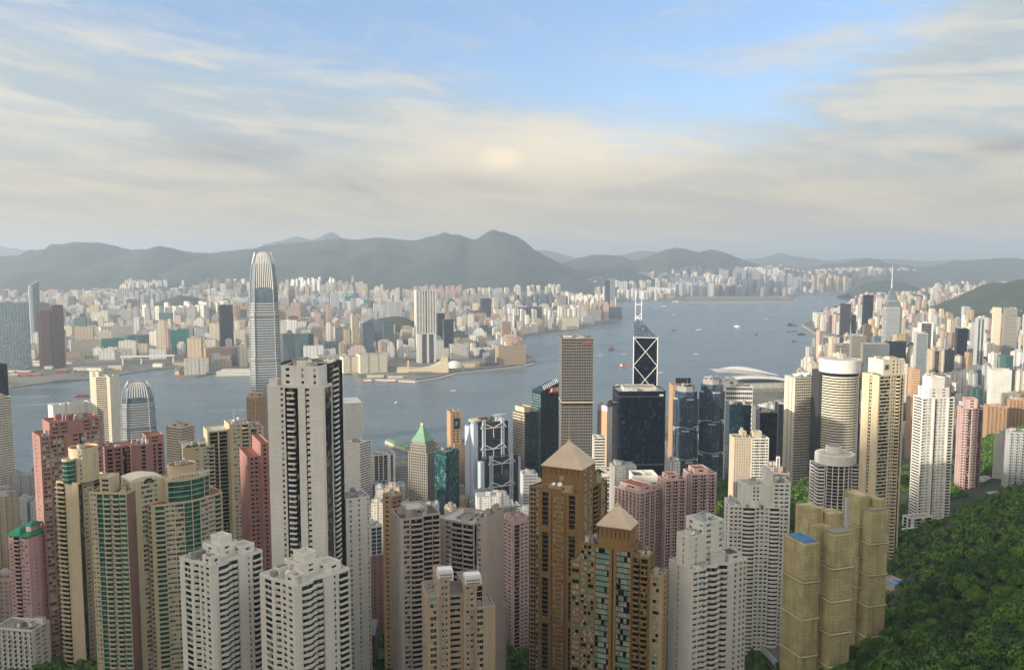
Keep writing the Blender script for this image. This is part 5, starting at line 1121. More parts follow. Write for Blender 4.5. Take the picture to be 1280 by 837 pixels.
T.p('roof_plant').box(-3, -3, zt, 3, 3, zt + 7, 'pale_grey'); T.p('antenna').tube((0, 0, zt + 7), (0, 0, zt + 16), .35, 'white_paint', 5, .1); T.finish()

# convention hall with wing roofs
C = P(940, 480, 2480); T = Tower('convention_hall', 'waterfront convention hall with sweeping white wing shaped roofs', 'convention hall', (C.x, 2480, 4.0), .12, wall='cream_light', glass='blue_grey', fh=6, seed=81); OCC.append((2480, 893, 992, 459, C.x, 2530, 95))
s = 2480 / FPX
T.block([(-40 * s, -4), (44 * s, -4), (44 * s, 70), (-40 * s, 70)], 0, 24, ['*P1.4 G4'], par=0, dep=1.0, glass='cyan_pale'); T.block([(-14 * s, -14), (50 * s, -14), (50 * s, -4), (-14 * s, -4)], 0, 8, ['*P.5 G3'], par=0)
def wing(x0, x1, y0, y1, z0, hgt, lift, m='white_wall'):
    nx, ny = 26, 8; top, bot = [], []
    mbx = T.p('wing_roof'); g = []
    for i in range(nx + 1):
        u = i / nx; row = []
        for j in range(ny + 1):
            v = j / ny; x = x0 + (x1 - x0) * u; y = y0 + (y1 - y0) * v + 10 * math.sin(math.pi * u); z = z0 + hgt * math.sin(math.pi * (u ** .8)) * (.35 + .65 * math.sin(math.pi * min(v * .9 + .1, 1))) + lift * (1 - u) ** 2.2
            row.append((x, y, z))
        g.append(row)
    for i in range(nx):
        for j in range(ny):
            a, b, c, e_ = g[i][j], g[i+1][j], g[i+1][j+1], g[i][j+1]; mbx.poly([a, b, c, e_], m); mbx.poly([(p[0], p[1], p[2] - 1.2) for p in (e_, c, b, a)], m)
        mbx.poly([(g[i][0][0], g[i][0][1], g[i][0][2] - 1.2), (g[i+1][0][0], g[i+1][0][1], g[i+1][0][2] - 1.2), g[i+1][0], g[i][0]], m)
wing(-46 * s, 44 * s, -14, 70, 34, 20, 26, 'roof_light'); wing(-38 * s, 36 * s, 12, 62, 46, 18, 14, 'white_paint'); wing(-30 * s, 56 * s, -24, 40, 30, 16, 8, 'white_paint'); T.finish()

# Wan Chai landmarks
C = P(1117, 385, 2600); T = Tower('office_tower', 'tall grey and gold triangular skyscraper with pyramid cap and long mast', OFF, (C.x, 2600, 4.0), .15, wall='pale_grey', glass='sky_glass', fh=4, seed=82); OCC.append((2600, 1103, 1131, 352, C.x, 2630, 30)); s = 2600 / FPX; H = C.z - 4
A = [(-13*s, 4), (-9*s, 0), (9*s, 0), (13*s, 4), (6*s, 34), (-6*s, 34)]
T.block(A, 0, H, ['*P.6 S1.6'], wall='pale_grey', glass='blue_grey', par=0, dep=.8); T.block([(-5*s, -1.2), (4*s, -1.2), (4*s, .5), (-5*s, .5)], 0, H * .62, ['*P.8 S1'], wall='gold_light', glass='win_warm', par=0, dep=.4)
q = [[(x * k, 14 + (y - 14) * k, H + z) for x, y in A] for k, z in ((.98, .1), (.8, 12), (.62, 22), (.6, 26), (.36, 42), (.12, 62))]
T.p('pyramid_roof').loft(q, 'sky_glass'); T.p('band').prism([(x*.99, 14 + (y-14)*.99) for x, y in A], H + .2, H + 3, 'cream'); T.p('band').prism([(x*.66, 14 + (y-14)*.66) for x, y in A], H + 21, H + 23, 'cream'); ztop = P(1120, 331, 2600).z - 4; T.p('mast').tube((0, 14, H + 55), (0, 14, ztop), 1.6, 'white_paint', 6, .3); T.finish()
WC = [('dark green glass office with black flank before the triangular skyscraper', 1076, 1079, 1112, 430, 1900, 'concrete', 'sky_glass', '*P.15 G3', OFF), ('grey slab office left of the dark green glass office', 1062, 1065, 1083, 420, 2150, 'concrete', 'win_office', '*P.5 W1', OFF),
 ('wide dark reflective office block behind the emblem topped cream tower', 1105, 1109, 1133, 427, 2080, 'slate', 'slate', '*P.2 G3', OFF), ('tall pale grey office with dark vertical centre stripe right of the triangular skyscraper', 1134, 1146, 1160, 417, 1750, 'pale_grey', 'sky_glass', '*P.3 G2', OFF),
 ('black and white framed office right of the pale grey striped office', 1147, 1150, 1167, 404, 2150, 'white_wall', 'win_black', 'P.5 G3 P.5', OFF), ('tan square office with dark central panel right of the pale grey striped office', 1160, 1163, 1180, 438, 1680, 'beige', 'win_black', 'P1 w1 G2 w1 P1', OFF),
 ('slim silver tower with two bright vertical fins among the Wan Chai towers', 1217, 1222, 1232, 399, 1900, 'pale_grey', 'blue_grey', 'P.5 G1 Q.6 G1 Q.6', OFF), ('tall dark brown tower behind the silver fin tower on the right', 1254, 1257, 1272, 386, 2350, 'concrete', 'win_office', '*P.6 w1', RES),
 ('dark navy curtain wall block left of the silver fin tower', 1194, 1197, 1210, 411, 2100, 'slate', 'navy', 'G1', OFF), ('white tower with stepped top and many dark windows near the right edge', 1237, 1240, 1265, 463, 1500, 'white_wall', 'win', '*w1 P.5 w1 P.8', RES),
 ('pale block with slanted white roof behind the slender white tower', 1157, 1160, 1188, 470, 1350, 'white_wall', 'teal_dark', '*P.5 w1', OFF), ('salmon block left of the pale slanted roof block', 1138, 1140, 1150, 463, 1300, 'salmon', 'win', '*w1 P.8', RES),
 ('dark green glass tower with red top sign near the island waterfront', 1078, 1080, 1092, 369, 3300, 'slate', 'navy', 'G1', OFF), ('dark banded tower at the island waterfront left of the cream row', 1050, 1052, 1064, 380, 3350, 'dark_panel', 'win_office', '*P.4 S2', OFF),
 ('small grey banded office with round corner near the convention hall', 1040, 1044, 1064, 431, 2250, 'concrete', 'win_office', '*P.1 S3', OFF), ('pair of light gold towers right of the silver fin tower', 1240, 1243, 1252, 385, 2600, 'cream_light', 'win', '*w1 P.8', RES)]
for i, (lab, xl, xc, xr, yt, d, wm, gm, sp, cat) in enumerate(WC): S('office_tower' if cat == OFF else 'apartment_tower', lab, cat, xl, xc, xr, yt, d, 12, wm, gm, sp, '*P.6 w1', fh=3.8, D=26, bits=5, seed=i).finish()
def mist(xl, xr, yt, yb, D=30): p = G((xl + xr) / 2, yb); return p.y

# far-shore landmarks, placed by the row of their foot
KW = [('wide pale blue glass residential wall at the left edge across the harbour', -60, -20, 43, 380, 466, 'pale_grey', 'cyan_pale', '*P2 G8', 34, RES, 'apartment_tower'),
 ('left of two dark brown towers across the harbour', 46, 49, 62, 388, 462, 'brown_pink', 'win', '*P.7 W1', 30, RES, 'apartment_tower'), ('right of two dark brown towers across the harbour', 61, 64, 79, 382, 461, 'brown_pink', 'win_black', '*P.5 G1.4', 30, RES, 'apartment_tower'),
 ('slim orange slab against the dark brown towers across the harbour', 71, 73, 79, 417, 460, 'orange_tan', 'win', 'P1', 20, RES, 'apartment_tower'), ('tall thin tower with slanted blue top above the pale blue glass wall', 35, 38, 49, 358, 440, 'pale_grey', 'sky_glass', 'P.6 G2', 34, OFF, 'office_tower'),
 ('long cream slab block behind the left reclamation', 86, 90, 126, 427, 447, 'cream_light', 'win_office', '*P.6 w1', 40, 'office block', 'office_block'), ('wide white block behind the green netted buildings at left', 122, 126, 170, 409, 433, 'white_wall', 'win_office', '*P.8 w1', 40, 'office block', 'office_block'),
 ('green netted low building left of the larger netted one', 124, 128, 156, 424, 442, 'teal_net', 'teal_glass', 'P1', 30, 'building', 'netted_building'), ('green netted building with pale front beside the larger netted one', 155, 158, 188, 420, 442, 'pale_teal', 'teal_glass', '*P1 w1', 30, 'building', 'netted_building'),
 ('largest teal netted building across the harbour at left', 189, 193, 241, 414, 442, 'teal_net', 'teal_glass', 'P1', 40, 'building', 'netted_building'),
 ('dark slim tower left of the tallest skyscraper across the harbour', 273, 275, 291, 382, 440, 'dark_panel', 'slate', '*P.4 G1', 25, OFF, 'office_tower'), ('long brown banded building behind the white pier', 252, 257, 304, 436, 456, 'orange_tan', 'win_black', '*P1 w1 P1', 40, 'office block', 'office_block'),
 ('dark glass tower just right of the tallest skyscraper', 350, 353, 367, 418, 458, 'slate', 'sky_glass', 'G1', 30, OFF, 'office_tower'), ('yellow green fronted tower with black flank across the harbour', 366, 368, 392, 418, 456, 'pale_teal', 'win_black', 'P2.6 G1', 30, OFF, 'office_tower'),
 ('white waterfront mall block with slanted end left of the larger one', 426, 429, 448, 447, 468, 'cream_light', 'win_office', 'P1 w.3 P1', 50, 'mall', 'shopping_mall'), ('large cream waterfront mall block across the harbour', 447, 450, 484, 444, 468, 'cream_light', 'win_office', 'P1 w.3 P1 w.2 P1', 50, 'mall', 'shopping_mall'),
 ('ivory mall block behind the ferry pier', 395, 398, 430, 446, 466, 'cream', 'win_office', '*P1 w.4', 50, 'mall', 'shopping_mall'), ('white tower in two tall shafts, the tallest block of the facing shore', 518, 520, 545, 363, 448, 'white_wall', 'win_office', 'P1 W2 P1 W2 P1 W2 P1 D1.6 P1 W2 P1 W2 P1 W2 P1', 34, RES, 'apartment_tower'),
 ('blue glass hotel with white stripes below the tall two shaft tower', 520, 523, 545, 418, 455, 'white_wall', 'slate', 'P1 G1.4 P.6 G1.4 P.6', 34, 'hotel', 'hotel_tower'), ('dark teal netted tower right of the two shaft tower', 551, 555, 567, 400, 445, 'teal_dark', 'teal_dark', 'P1', 26, OFF, 'office_tower'),
 ('dark tower behind the dark teal tower', 545, 547, 556, 392, 440, 'dark_panel', 'win_black', 'G1', 24, OFF, 'office_tower'), ('long white hotel block with window grid behind the swooping hall', 560, 564, 586, 431, 450, 'white_wall', 'win_office', '*P.6 w1', 40, 'hotel', 'hotel_block'),
 ('blue glass tower with slanted top left of the swooping hall', 450, 453, 467, 405, 452, 'blue_grey', 'sky_glass', 'G1', 30, OFF, 'office_tower'), ('tan tower with pink roof sign across the harbour', 438, 440, 448, 394, 442, 'cream', 'win_office', '*P1 w.5', 26, OFF, 'office_tower'),
 ('striped white office behind the ivory mall', 416, 419, 440, 409, 438, 'white_wall', 'win_black', '*P.6 G1', 34, OFF, 'office_tower'), ('teal topped glass tower right of the slanted blue tower', 476, 479, 492, 403, 440, 'teal_glass', 'sky_glass', 'G1', 30, OFF, 'office_tower'),
 ('left of two slim joined blue grey towers on the far harbour point', 755, 757, 762, 350, 395, 'blue_grey', 'sky_glass', '*P.4 G1', 30, RES, 'apartment_tower'), ('right of two slim joined blue grey towers on the far harbour point', 761, 763, 769, 349, 395, 'pale_grey', 'sky_glass', '*P.4 G1', 30, RES, 'apartment_tower'),
 ('blue glass podium block at the foot of the slim joined towers', 758, 760, 777, 384, 398, 'blue_grey', 'blue_grey', 'G1', 60, 'office block', 'office_block'), ('white stepped waterfront hotel on the far harbour point', 697, 699, 723, 397, 413, 'cream_light', 'win_office', '*P.7 w.8', 60, 'hotel', 'hotel_block'),
 ('long white housing row left of the slim joined towers', 722, 724, 757, 388, 402, 'white_wall', 'win_office', '*P.9 w.7', 60, 'apartment block', 'apartment_block'), ('red netted building on the far flat shore', 703, 705, 717, 357, 371, 'sign_red', 'sign_red', 'P1', 60, 'building', 'netted_building'),
 ('green netted building behind the white stepped hotel', 704, 706, 721, 383, 398, 'pale_teal', 'teal_glass', 'P1', 50, 'building', 'netted_building'), ('grey slab office behind the long roofed station', 646, 650, 683, 384, 405, 'blue_grey', 'win_office', '*P.5 w1', 60, OFF, 'office_block'),
 ('white low exhibition block on the facing shore right of the bank of cream towers', 645, 649, 674, 398, 408, 'white_wall', 'win_office', 'P1', 60, 'hall', 'exhibition_block'), ('left of two cream towers behind the brown netted waterfront building', 617, 619, 631, 387, 404, 'cream_light', 'win', '*P1 w.5', 40, RES, 'apartment_tower'),
 ('right of two cream towers behind the brown netted waterfront building', 634, 636, 646, 387, 404, 'cream_light', 'win', '*P1 w.5', 40, RES, 'apartment_tower'), ('dark tall slab behind the cream towers on the facing shore', 600, 602, 614, 373, 402, 'dark_panel', 'slate', 'G1', 40, RES, 'apartment_tower'),
 ('left block of the teal netted group below the mountains', 430, 432, 443, 370, 387, 'teal_net', 'teal_glass', 'P1', 60, 'building', 'netted_building'), ('right long block of the teal netted group below the mountains', 443, 445, 469, 375, 388, 'teal_net', 'teal_glass', 'P1', 60, 'building', 'netted_building')]
for i, (lab, xl, xc, xr, yt, yb, wm, gm, sp, DD, cat, nm) in enumerate(KW):
    d = G(xc, yb).y; T = at(nm, lab, cat, xl, xc, xr, yt, d, 14, fh=5.5 if d > 4500 else 4.5, wall=wm, glass=gm, seed=100 + i, base=3.0)
    T.block(T.rect(0, 0, T.W, DD), 0, T.H, [sp, 'P1', 'P1', sp], par=1.0 if d < 4500 else 0, dep=1.0); T.roofbits(2, 2, T.W - 2, DD - 2, T.H, 4)
    if 'slanted blue top' in lab or 'slanted top' in lab: T.p('slanted_crown').loft([[(0, 0, T.H), (T.W, 0, T.H), (T.W, DD, T.H), (0, DD, T.H)], [(0, 0, T.H + 2), (T.W, 0, T.H + 24), (T.W, DD, T.H + 24), (0, DD, T.H + 2)]], 'sky_glass')
    T.finish()
# swooping concert hall, clock tower, planetarium dome, netted brown building, pier with white hall
d = G(520, 467).y; C = G(496, 467); s = d / FPX; T = Tower('concert_hall', 'windowless cream hall with a concave swooping roofline on the facing shore', 'concert hall', (C.x, d, 3.2), .05); OCC.append((d, 495, 562, 446, C.x + 80, d + 20, 90))
pr = [(0, 15), (12*s, 14.5), (20*s, 12), (30*s, 12), (40*s, 16), (48*s, 24), (55*s, 36), (56*s, 56), (64*s, 52), (65*s, 0)]; pr = [(x, min(z, 54)) for x, z in pr]
T.p('wall').loft([[(x, y, z) for x, z in [(0, 0)] + pr][::1] for y in (0, 60)], 'cream'); T.p('clerestory').box(14*s, -.4, 2, 44*s, -.05, 4, 'dark_panel'); T.finish()
C = G(511, 466); T = Tower('clock_tower', 'small brick clock tower in front of the swooping hall', 'clock tower', (C.x, C.y - 12, 3.2), 0); m = T.p('shaft'); m.box(-3.5, -3.5, 0, 3.5, 3.5, 34, 'salmon'); T.p('belfry').box(-2.8, -2.8, 34, 2.8, 2.8, 40, 'cream'); T.p('dome').cyl(0, 0, 2.6, 40, 44, 'cream', 12, .4); T.finish()
C = G(568, 460); T = Tower('planetarium', 'white egg shaped dome beside the swooping hall', 'planetarium', (C.x, C.y, 3.2), 0); m = T.p('dome'); rings = []
for i in range(8): a = i / 7 * math.pi / 2 * .97; rings.append([(30 * math.cos(a) * math.cos(t), 30 * math.cos(a) * math.sin(t), 24 * math.sin(a)) for t in [k * math.pi / 12 for k in range(24)]])
m.loft(rings, 'white_wall'); T.block([(26, -10), (90, -10), (90, 30), (26, 30)], 0, 14, ['*P1 w1'], wall='cream'); T.finish()
d = G(640, 457).y; T = at('netted_building', 'brown netted waterfront building with tower cranes on its roof', 'building', 619, 623, 657, 433, d, 12, fh=5, wall='sand', seed=150, base=3.2); T.block(T.rect(0, 0, T.W, 60), 0, T.H, ['*P.3 S1.2'], wall='sand', glass='brown_pink'); T.p('wall').box(T.W * .3, 20, T.H, T.W * .6, 50, T.H + 14, 'cream'); T.finish()
def crane(x, y, z, h, jib, yaw, lab):
    e = empty('tower_crane', (x, y, z), yaw, lab, 'tower crane', 'tower cranes on the far shore'); m = MB(); m.tube((0, 0, 0), (0, 0, h), 1.6, 'orange_paint', 4); m.build('mast', e); m = MB(); m.tube((0, 0, h), (jib * .8, 0, h + jib * .6), 1.1, 'orange_paint', 4); m.tube((0, 0, h), (-jib * .3, 0, h + 2), 1.3, 'orange_paint', 4); m.tube((-jib * .3, 0, h + 2), (jib * .1, 0, h + 14), .5, 'metal', 4); m.tube((jib * .1, 0, h + 14), (jib * .5, 0, h + jib * .375), .4, 'metal', 4); m.build('jib', e); m = MB(); m.box(-jib * .34, -2, h - 4, -jib * .2, 2, h + 1, 'concrete'); m.build('counterweight', e)
C = T.C; crane(C.x + 40, C.y + 25, 3 + T.H, 22, 42, 2.4, 'crane leaning left on the brown netted waterfront building'); crane(C.x + 78, C.y + 30, 3 + T.H, 26, 40, .5, 'crane leaning right on the brown netted waterfront building')
C = G(268, 471); T = Tower('ferry_pier', 'long white pier hall reaching into the harbour left of the tallest skyscraper', 'pier', (C.x, C.y, 1.5), .13); s = C.y / FPX; T.p('deck').box(-2, 0, -3, 50*s, 36, 1.4, 'concrete'); T.block([(6, 4), (45*s, 4), (45*s, 30), (6, 30)], 1.5, 15, ['*P.7 w1'], wall='white_wall', fh=5); T.block([(20, 8), (42*s, 8), (42*s, 26), (20, 26)], 15.4, 21, ['*P.7 w1'], wall='white_wall', fh=5); T.finish()
# ferry piers of the island shore and of the facing shore
for lab, px, py, L, wd, rz, mm in (('green roofed ferry pier behind the dark piered office', 480, 555, 95, 22, -.95, 'green_roof'), ('pale rounded ferry pier right of the green roofed pier', 528, 566, 70, 26, -.9, 'roof_light'), ('red roofed shed along the island waterfront', 500, 563, 80, 14, .12, 'roof_red'),
        ('low ferry pier at the foot of the cream mall across the harbour', 458, 473, 60, 16, .1, 'roof_light'), ('low ferry pier left of the swooping hall', 484, 474, 55, 14, .1, 'roof_light')):
    C = G(px, py); T = Tower('ferry_pier', lab, 'pier', (C.x, C.y, 1.5), rz, 'harbour ferry piers'); T.p('deck').box(0, 0, -2, L, wd, 1, 'concrete'); T.p('hall').box(2, 1.5, 1, L - 3, wd - 1.5, 7, 'cream'); n = 8
    T.p('vaulted_roof').loft([[(x, 1 + (wd - 2) * i / n, 7 + 2.5 * math.sin(math.pi * i / n)) for i in range(n + 1)] for x in (1, L - 2)], mm); T.finish()
# ================================================================ THE REST OF THE CITY
rng = random.Random(11)
PAL = [('cream', '#d9ceb4', 5), ('ivory', '#e4dfd2', 5), ('white', '#e2e2df', 6), ('beige', '#bda98a', 4), ('pinkish', '#c6aa9e', 1.3), ('pale pink', '#d4beb4', 1.2), ('grey', '#a3a4a2', 3), ('light grey', '#bfc2c2', 3), ('tan', '#b59a7e', .8), ('dark grey', '#4a5058', 1.6), ('blue grey', '#64788a', 1.6), ('brown', '#70625a', .8), ('teal', '#3d6b69', .5), ('gold', '#cdb68a', .6)]
PW = [p[2] for p in PAL]
SHAPES = ['slab', 'cruciform', 'podium', 'stepped', 'paired']
def far_geo(mb, w_, d, h, typ, c, r, px=1.0):
    """building standing on z=0, centred, colours per face"""
    def C(k=1.0): return (c[0]*k, c[1]*k, c[2]*k, 1)
    mb.col = C(); f = 'far_facade'
    if typ == 1:
        a, b = w_ * .5, w_ * .19
        mb.hexa([(-b,-a),(b,-a),(b,-b-.1),(a,-b),(a,b),(b,b+.1),(b,a),(-b,a),(-b,b+.1),(-a,b),(-a,-b),(-b,-b-.1)], -8, h, f, False)
        mb.col = C(.92); mb.box(-b*.8, -b*.8, h, b*.8, b*.8, h + 4.5, f, False)
        for sx in (-1, 1): mb.box(sx*(a*.62) - 1.5, -b*.6, h, sx*(a*.62) + 1.5, b*.6, h + 2.4, f, False)
    elif typ == 2:
        mb.col = C(.85); mb.box(-w_*.6, -d*.6, -8, w_*.6, d*.6, min(14, h*.3), f, False); mb.col = C(); mb.box(-w_*.42, -d*.45, 0, w_*.42, d*.45, h, f, False); mb.box(-w_*.2, -d*.25, h, w_*.2, d*.25, h + 4, f, False)
    elif typ == 3:
        mb.box(-w_/2, -d/2, -8, w_/2, d/2, h*.8, f, False); mb.box(-w_*.36, -d*.4, h*.8, w_*.42, d*.42, h*.93, f, False); mb.box(-w_*.2, -d*.3, h*.93, w_*.3, d*.3, h, f, False)
    elif typ == 4:
        for sx, k in ((-1, 1), (1, .96)): mb.box(sx*w_*.27 - w_*.2, -d/2, -8, sx*w_*.27 + w_*.2, d/2, h*k, f, False); mb.box(sx*w_*.27 - w_*.09, -d*.2, h*k, sx*w_*.27 + w_*.09, d*.2, h*k + 4, f, False)
        mb.col = (c[0]*.35, c[1]*.36, c[2]*.38, 1); mb.box(-w_*.09, -d*.38, -8, w_*.09, d*.38, h*.95, f, False)
    else:
        mb.box(-w_/2, -d/2, -8, w_/2, d/2, h, f, False)
        n = r.randint(1, 3)
        for i in range(n):
            a = r.uniform(.12, .3) * w_; b = r.uniform(.2, .4) * d; x = r.uniform(-w_/2 + a/2, w_/2 - a/2); y = r.uniform(-d*.25, d*.25); mb.col = C(r.uniform(.7, 1)); mb.box(x - a/2, y - b/2, h, x + a/2, y + b/2, h + r.uniform(2, 5) + .01*i, f, False)
        if r.random() < .4: mb.col = C(1.06); mb.box(-w_*.5 - .7, -d*.16, -8, w_*.5 + .7, d*.16, h * .985, f, False); mb.box(-w_*.16, -d*.5 - .8, -8, w_*.16, d*.5 + .8, h * .99, f, False)
def interp(pts, x): return float(np.interp(x, [p[0] for p in pts], [p[1] for p in pts]))
ENV_K = [(-60, 368), (0, 362), (90, 361), (150, 357), (162, 346), (238, 346), (250, 352), (262, 334), (300, 331), (385, 333), (420, 342), (500, 338), (512, 333), (600, 336), (625, 334), (660, 336), (690, 330), (720, 345), (780, 343), (850, 333), (910, 332), (975, 330), (1000, 338), (1060, 333), (1110, 333), (1170, 335), (1240, 340), (1340, 338)]
ENV_C = [(-60, 610), (0, 590), (40, 585), (60, 575), (200, 590), (245, 575), (300, 570), (335, 600), (430, 612), (455, 600), (510, 602), (548, 606), (590, 606), (650, 612), (675, 606), (700, 575), (742, 575), (760, 570), (773, 575), (833, 550), (880, 575), (885, 520), (905, 505), (945, 505), (980, 500), (1000, 490), (1040, 480), (1080, 500), (1140, 480), (1200, 470), (1280, 465)]
ENV_M = [(-60, 700), (60, 720), (230, 740), (430, 740), (480, 720), (640, 720), (660, 720), (830, 760), (840, 900)]
cand = []
def near_named(x, y, r=12):
    for o in OCC:
        if (x - o[4]) ** 2 + (y - o[5]) ** 2 < (o[6] + r) ** 2: return True
    return False
TREES_PX = [[(1060,900),(1085,805),(1120,772),(1152,745),(1148,722),(1140,700),(1165,672),(1190,652),(1198,634),(1235,620),(1290,598),(1500,560),(1500,900)], [(985,660),(1000,600),(1032,583),(1038,640),(1030,665)], [(892,650),(895,595),(925,590),(934,602),(928,628),(905,645)], [(922,900),(928,765),(975,740),(985,690),(994,680),(996,900)], [(628,790),(660,780),(660,900),(628,900)], [(1226,605),(1232,545),(1262,538),(1300,530),(1300,600)]]
clusters = {}
def add(x, y, z, h, w_, d, yaw, typ, ci, zone):
    px, pt = proj(x, y, z + h); _, pb = proj(x, y, z); hw = max(w_, d) * .5 * FPX / math.hypot(x, y)
    cand.append([y, px - hw, px + hw, pt, pb, x, y, z, h, w_, d, yaw, typ, ci, zone, 0.0])
def pick(): return rng.choices(range(len(PAL)), PW)[0]
WOODS = [(195, 262, 5900, 260), (455, 520, 4300, 230), (745, 825, 9300, 260), (0, 86, 5200, 240), (1060, 1156, 8000, 430)]
# facing shore
yy = 2850.0
while yy < 12800:
    sp = 62 if yy < 4600 else (80 if yy < 7500 else 95)
    xx = -.62 * yy - 100
    while xx < .68 * yy + 100:
        x = xx + rng.uniform(-.38, .38) * sp; y = yy + rng.uniform(-.38, .38) * sp; xx += sp
        if y > 9000 and rng.random() < .35 and x < 300: continue
        if not inpoly(KOW, x, y - 45) or not inpoly(KOW, x + 40, y): continue
        px, pb = proj(x, y, 3)
        if 480 < px < 745 and 369.3 < pb < 378.5: continue                  # the flat old airfield
        if px < 232 and pb > 450 - max(0, px - 120) * .02: continue          # reclamation
        if 488 < px < 610 and pb > 449: continue
        if 840 < px < 1000 and 370.5 < pb < 378: continue
        if y > 9700 and x < 700: continue
        if any(a - 4 < px < b + 4 and abs(y - D) < e * .8 for a, b, D, e in WOODS): continue
        if near_named(x, y, 16): continue
        if y < 4300 and noise.noise((x * .004, y * .004, 2.0)) > .42: continue
        ck = (int(x // 420), int(y // 520)); 
        if ck not in clusters: clusters[ck] = (rng.random(), pick(), rng.choice([0, 1, 1, 4, 0, 3]), rng.uniform(.55, 1.15), rng.uniform(-.5, .5))
        q, cc, ct, ch, cyaw = clusters[ck]; z = float(kz(x, y))
        env = interp(ENV_K, px)
        if y > 8300 and px > 760: est = q < .85
        elif y > 7000: est = q < .62
        elif y > 4600: est = q < .3
        else: est = q < .12
        if px < 150 and y > 4600: est = False
        if est:
            h = 116 * ch * rng.uniform(.92, 1.05); typ, ci, yaw, w_, d = ct, cc, cyaw, rng.uniform(26, 34), rng.uniform(18, 26)
            if y > 8300 and px > 760: h *= 1.2; w_ *= 1.45; d *= 1.3
            if rng.random() < .3: continue
        else:
            h = min(150, math.exp(rng.gauss(3.82, .45))) * (1.0 if px > 200 else .75); typ, ci, yaw, w_, d = rng.choice([0, 0, 0, 2, 3, 0]), pick(), .2 + rng.uniform(-.15, .15), rng.choice([rng.uniform(18, 34), rng.uniform(30, 75)]), rng.uniform(16, 36)
            if rng.random() < .05: h = rng.uniform(80, 120)
        maxh = P(px, env + rng.uniform(0, 5), y).z - z
        if maxh < 10: continue
        add(x, y, z, min(h, maxh), w_, d, yaw, typ, ci, 'K')
    yy += sp
# island: central strip and the towers behind, then the right-hand districts
yy = 560.0
while yy < 9000:
    sp = 40 if yy < 1500 else (36 if yy < 2800 else (46 if yy < 4500 else 60))
    x0 = -.64 * yy - 60 if yy < 1750 else (.235 * yy if yy < 2300 else .33 * yy)
    xx = x0
    while xx < .68 * yy + 120:
        x = xx + rng.uniform(-.3, .3) * sp; y = yy + rng.uniform(-.3, .3) * sp; xx += sp
        if not inpoly(HKI, x, y + 35) or not inpoly(HKI, x - 30, y + 10): continue
        z = gz_(x, y); px, pb = proj(x, y, z)
        if near_named(x, y, 11): continue
        if any(inpoly(t, px, pb) for t in TREES_PX) : continue
        d_ = y
        if d_ < 900: env = interp(ENV_M, px)
        elif px < 1000 or d_ < 1350: env = interp(ENV_C, px)
        else:
            env = interp([(990, 470), (1010, 440), (1018, 386), (1060, 380), (1072, 364), (1150, 362), (1165, 352), (1240, 346), (1300, 346)], px)
            if y < 4600 and px > 1165: env = interp([(1165, 368), (1200, 380), (1240, 384), (1300, 388)], px)
            if y < 4600 and 1100 < px < 1165: env = 366
        if z > 60 and px > 840: continue
        if y > 4200 and px > 1165 and y < 6200: continue
        ci = pick()
        if y < 1500: h = math.exp(rng.gauss(3.9, .45)); 
        else: h = math.exp(rng.gauss(4.32, .38))
        if rng.random() < .08: h *= 1.6
        h = min(h, 165); maxh = P(px, env + rng.uniform(0, 9), y).z - z
        if maxh < 9: continue
        add(x, y, z, min(h, maxh), rng.uniform(15, 34), rng.uniform(15, 26), .15 + rng.uniform(-.12, .12), rng.choice([0, 0, 0, 1, 2, 3, 4]), ci, 'I')
    yy += sp
# which of them show largest: sweep from near to far with a running roof line
sky_l = np.full(1500, 2000.0); ev = [(o[0], 0, o) for o in OCC] + [(c[0], 1, c) for c in cand]; ev.sort(key=lambda e: e[0])
for dd_, k, o in ev:
    a, b = int(max(-60, o[1])) + 60, int(min(1400, o[2])) + 60
    if b <= a: b = a + 1
    a = min(a, 1498); b = min(max(b, a + 1), 1499)
    seg = sky_l[a:b]; top = o[3]
    if k:
        lo = max(60, a); hi = min(1340, b)
        if hi > lo: s2 = sky_l[lo:hi]; o[15] = float(np.clip(np.minimum(s2, min(o[4], 837)) - top, 0, None).sum())
    sky_l[a:b] = np.minimum(seg, top)
cand.sort(key=lambda c: -c[15])
LM = [('tallest harbour skyscraper', 328, 390), ('pale blue glass wall', 10, 420), ('dark brown tower pair', 62, 420), ('teal netted buildings', 200, 425), ('dark slim tower', 282, 405), ('white two shaft tower', 532, 395), ('swooping concert hall', 530, 455), ('white pier hall', 288, 463), ('cream waterfront malls', 450, 455),
      ('teal netted group', 450, 378), ('slim joined towers', 762, 370), ('white stepped hotel', 710, 405), ('red netted building', 710, 363), ('brown netted building', 638, 445), ('triangular skyscraper', 1117, 390), ('silver fin tower', 1226, 430), ('navy curtain wall block', 1203, 440), ('tan square office', 1170, 455),
      ('round louvred hotel', 1059, 500), ('slender white tower', 1168, 560), ('white stepped top tower', 1250, 480), ('wooded channel hill', 1105, 357), ('dark wooded hill', 1240, 375), ('long breakwater', 900, 372), ('fine grid skyscraper', 721, 500), ('steel framed bank', 615, 580), ('navy glass office', 800, 545), ('green pyramid tower', 530, 580),
      ('emblem topped tower', 1108, 480), ('orange tan blocks', 1255, 520), ('red pink tower', 88, 560), ('convention hall', 940, 472), ('tallest white tower', 380, 560), ('taller golden tower', 705, 640), ('jade roofed pink tower', 30, 700), ('dark banded tower', 1057, 395), ('shorter crowned tower', 172, 520), ('yellow cream tower', 280, 570), ('pink residential row', 830, 640), ('old airfield', 600, 375)]
def hxl(i, r):
    c = lin(PAL[i][1]); k = r.uniform(.82, 1.05); return (min(c[0]*k, .8), min(c[1]*k, .8), min(c[2]*k, .8))
N_SOLO = 240
solo = [c for c in cand if c[15] > 6][:N_SOLO]; ids = set(map(id, solo))
labs = []
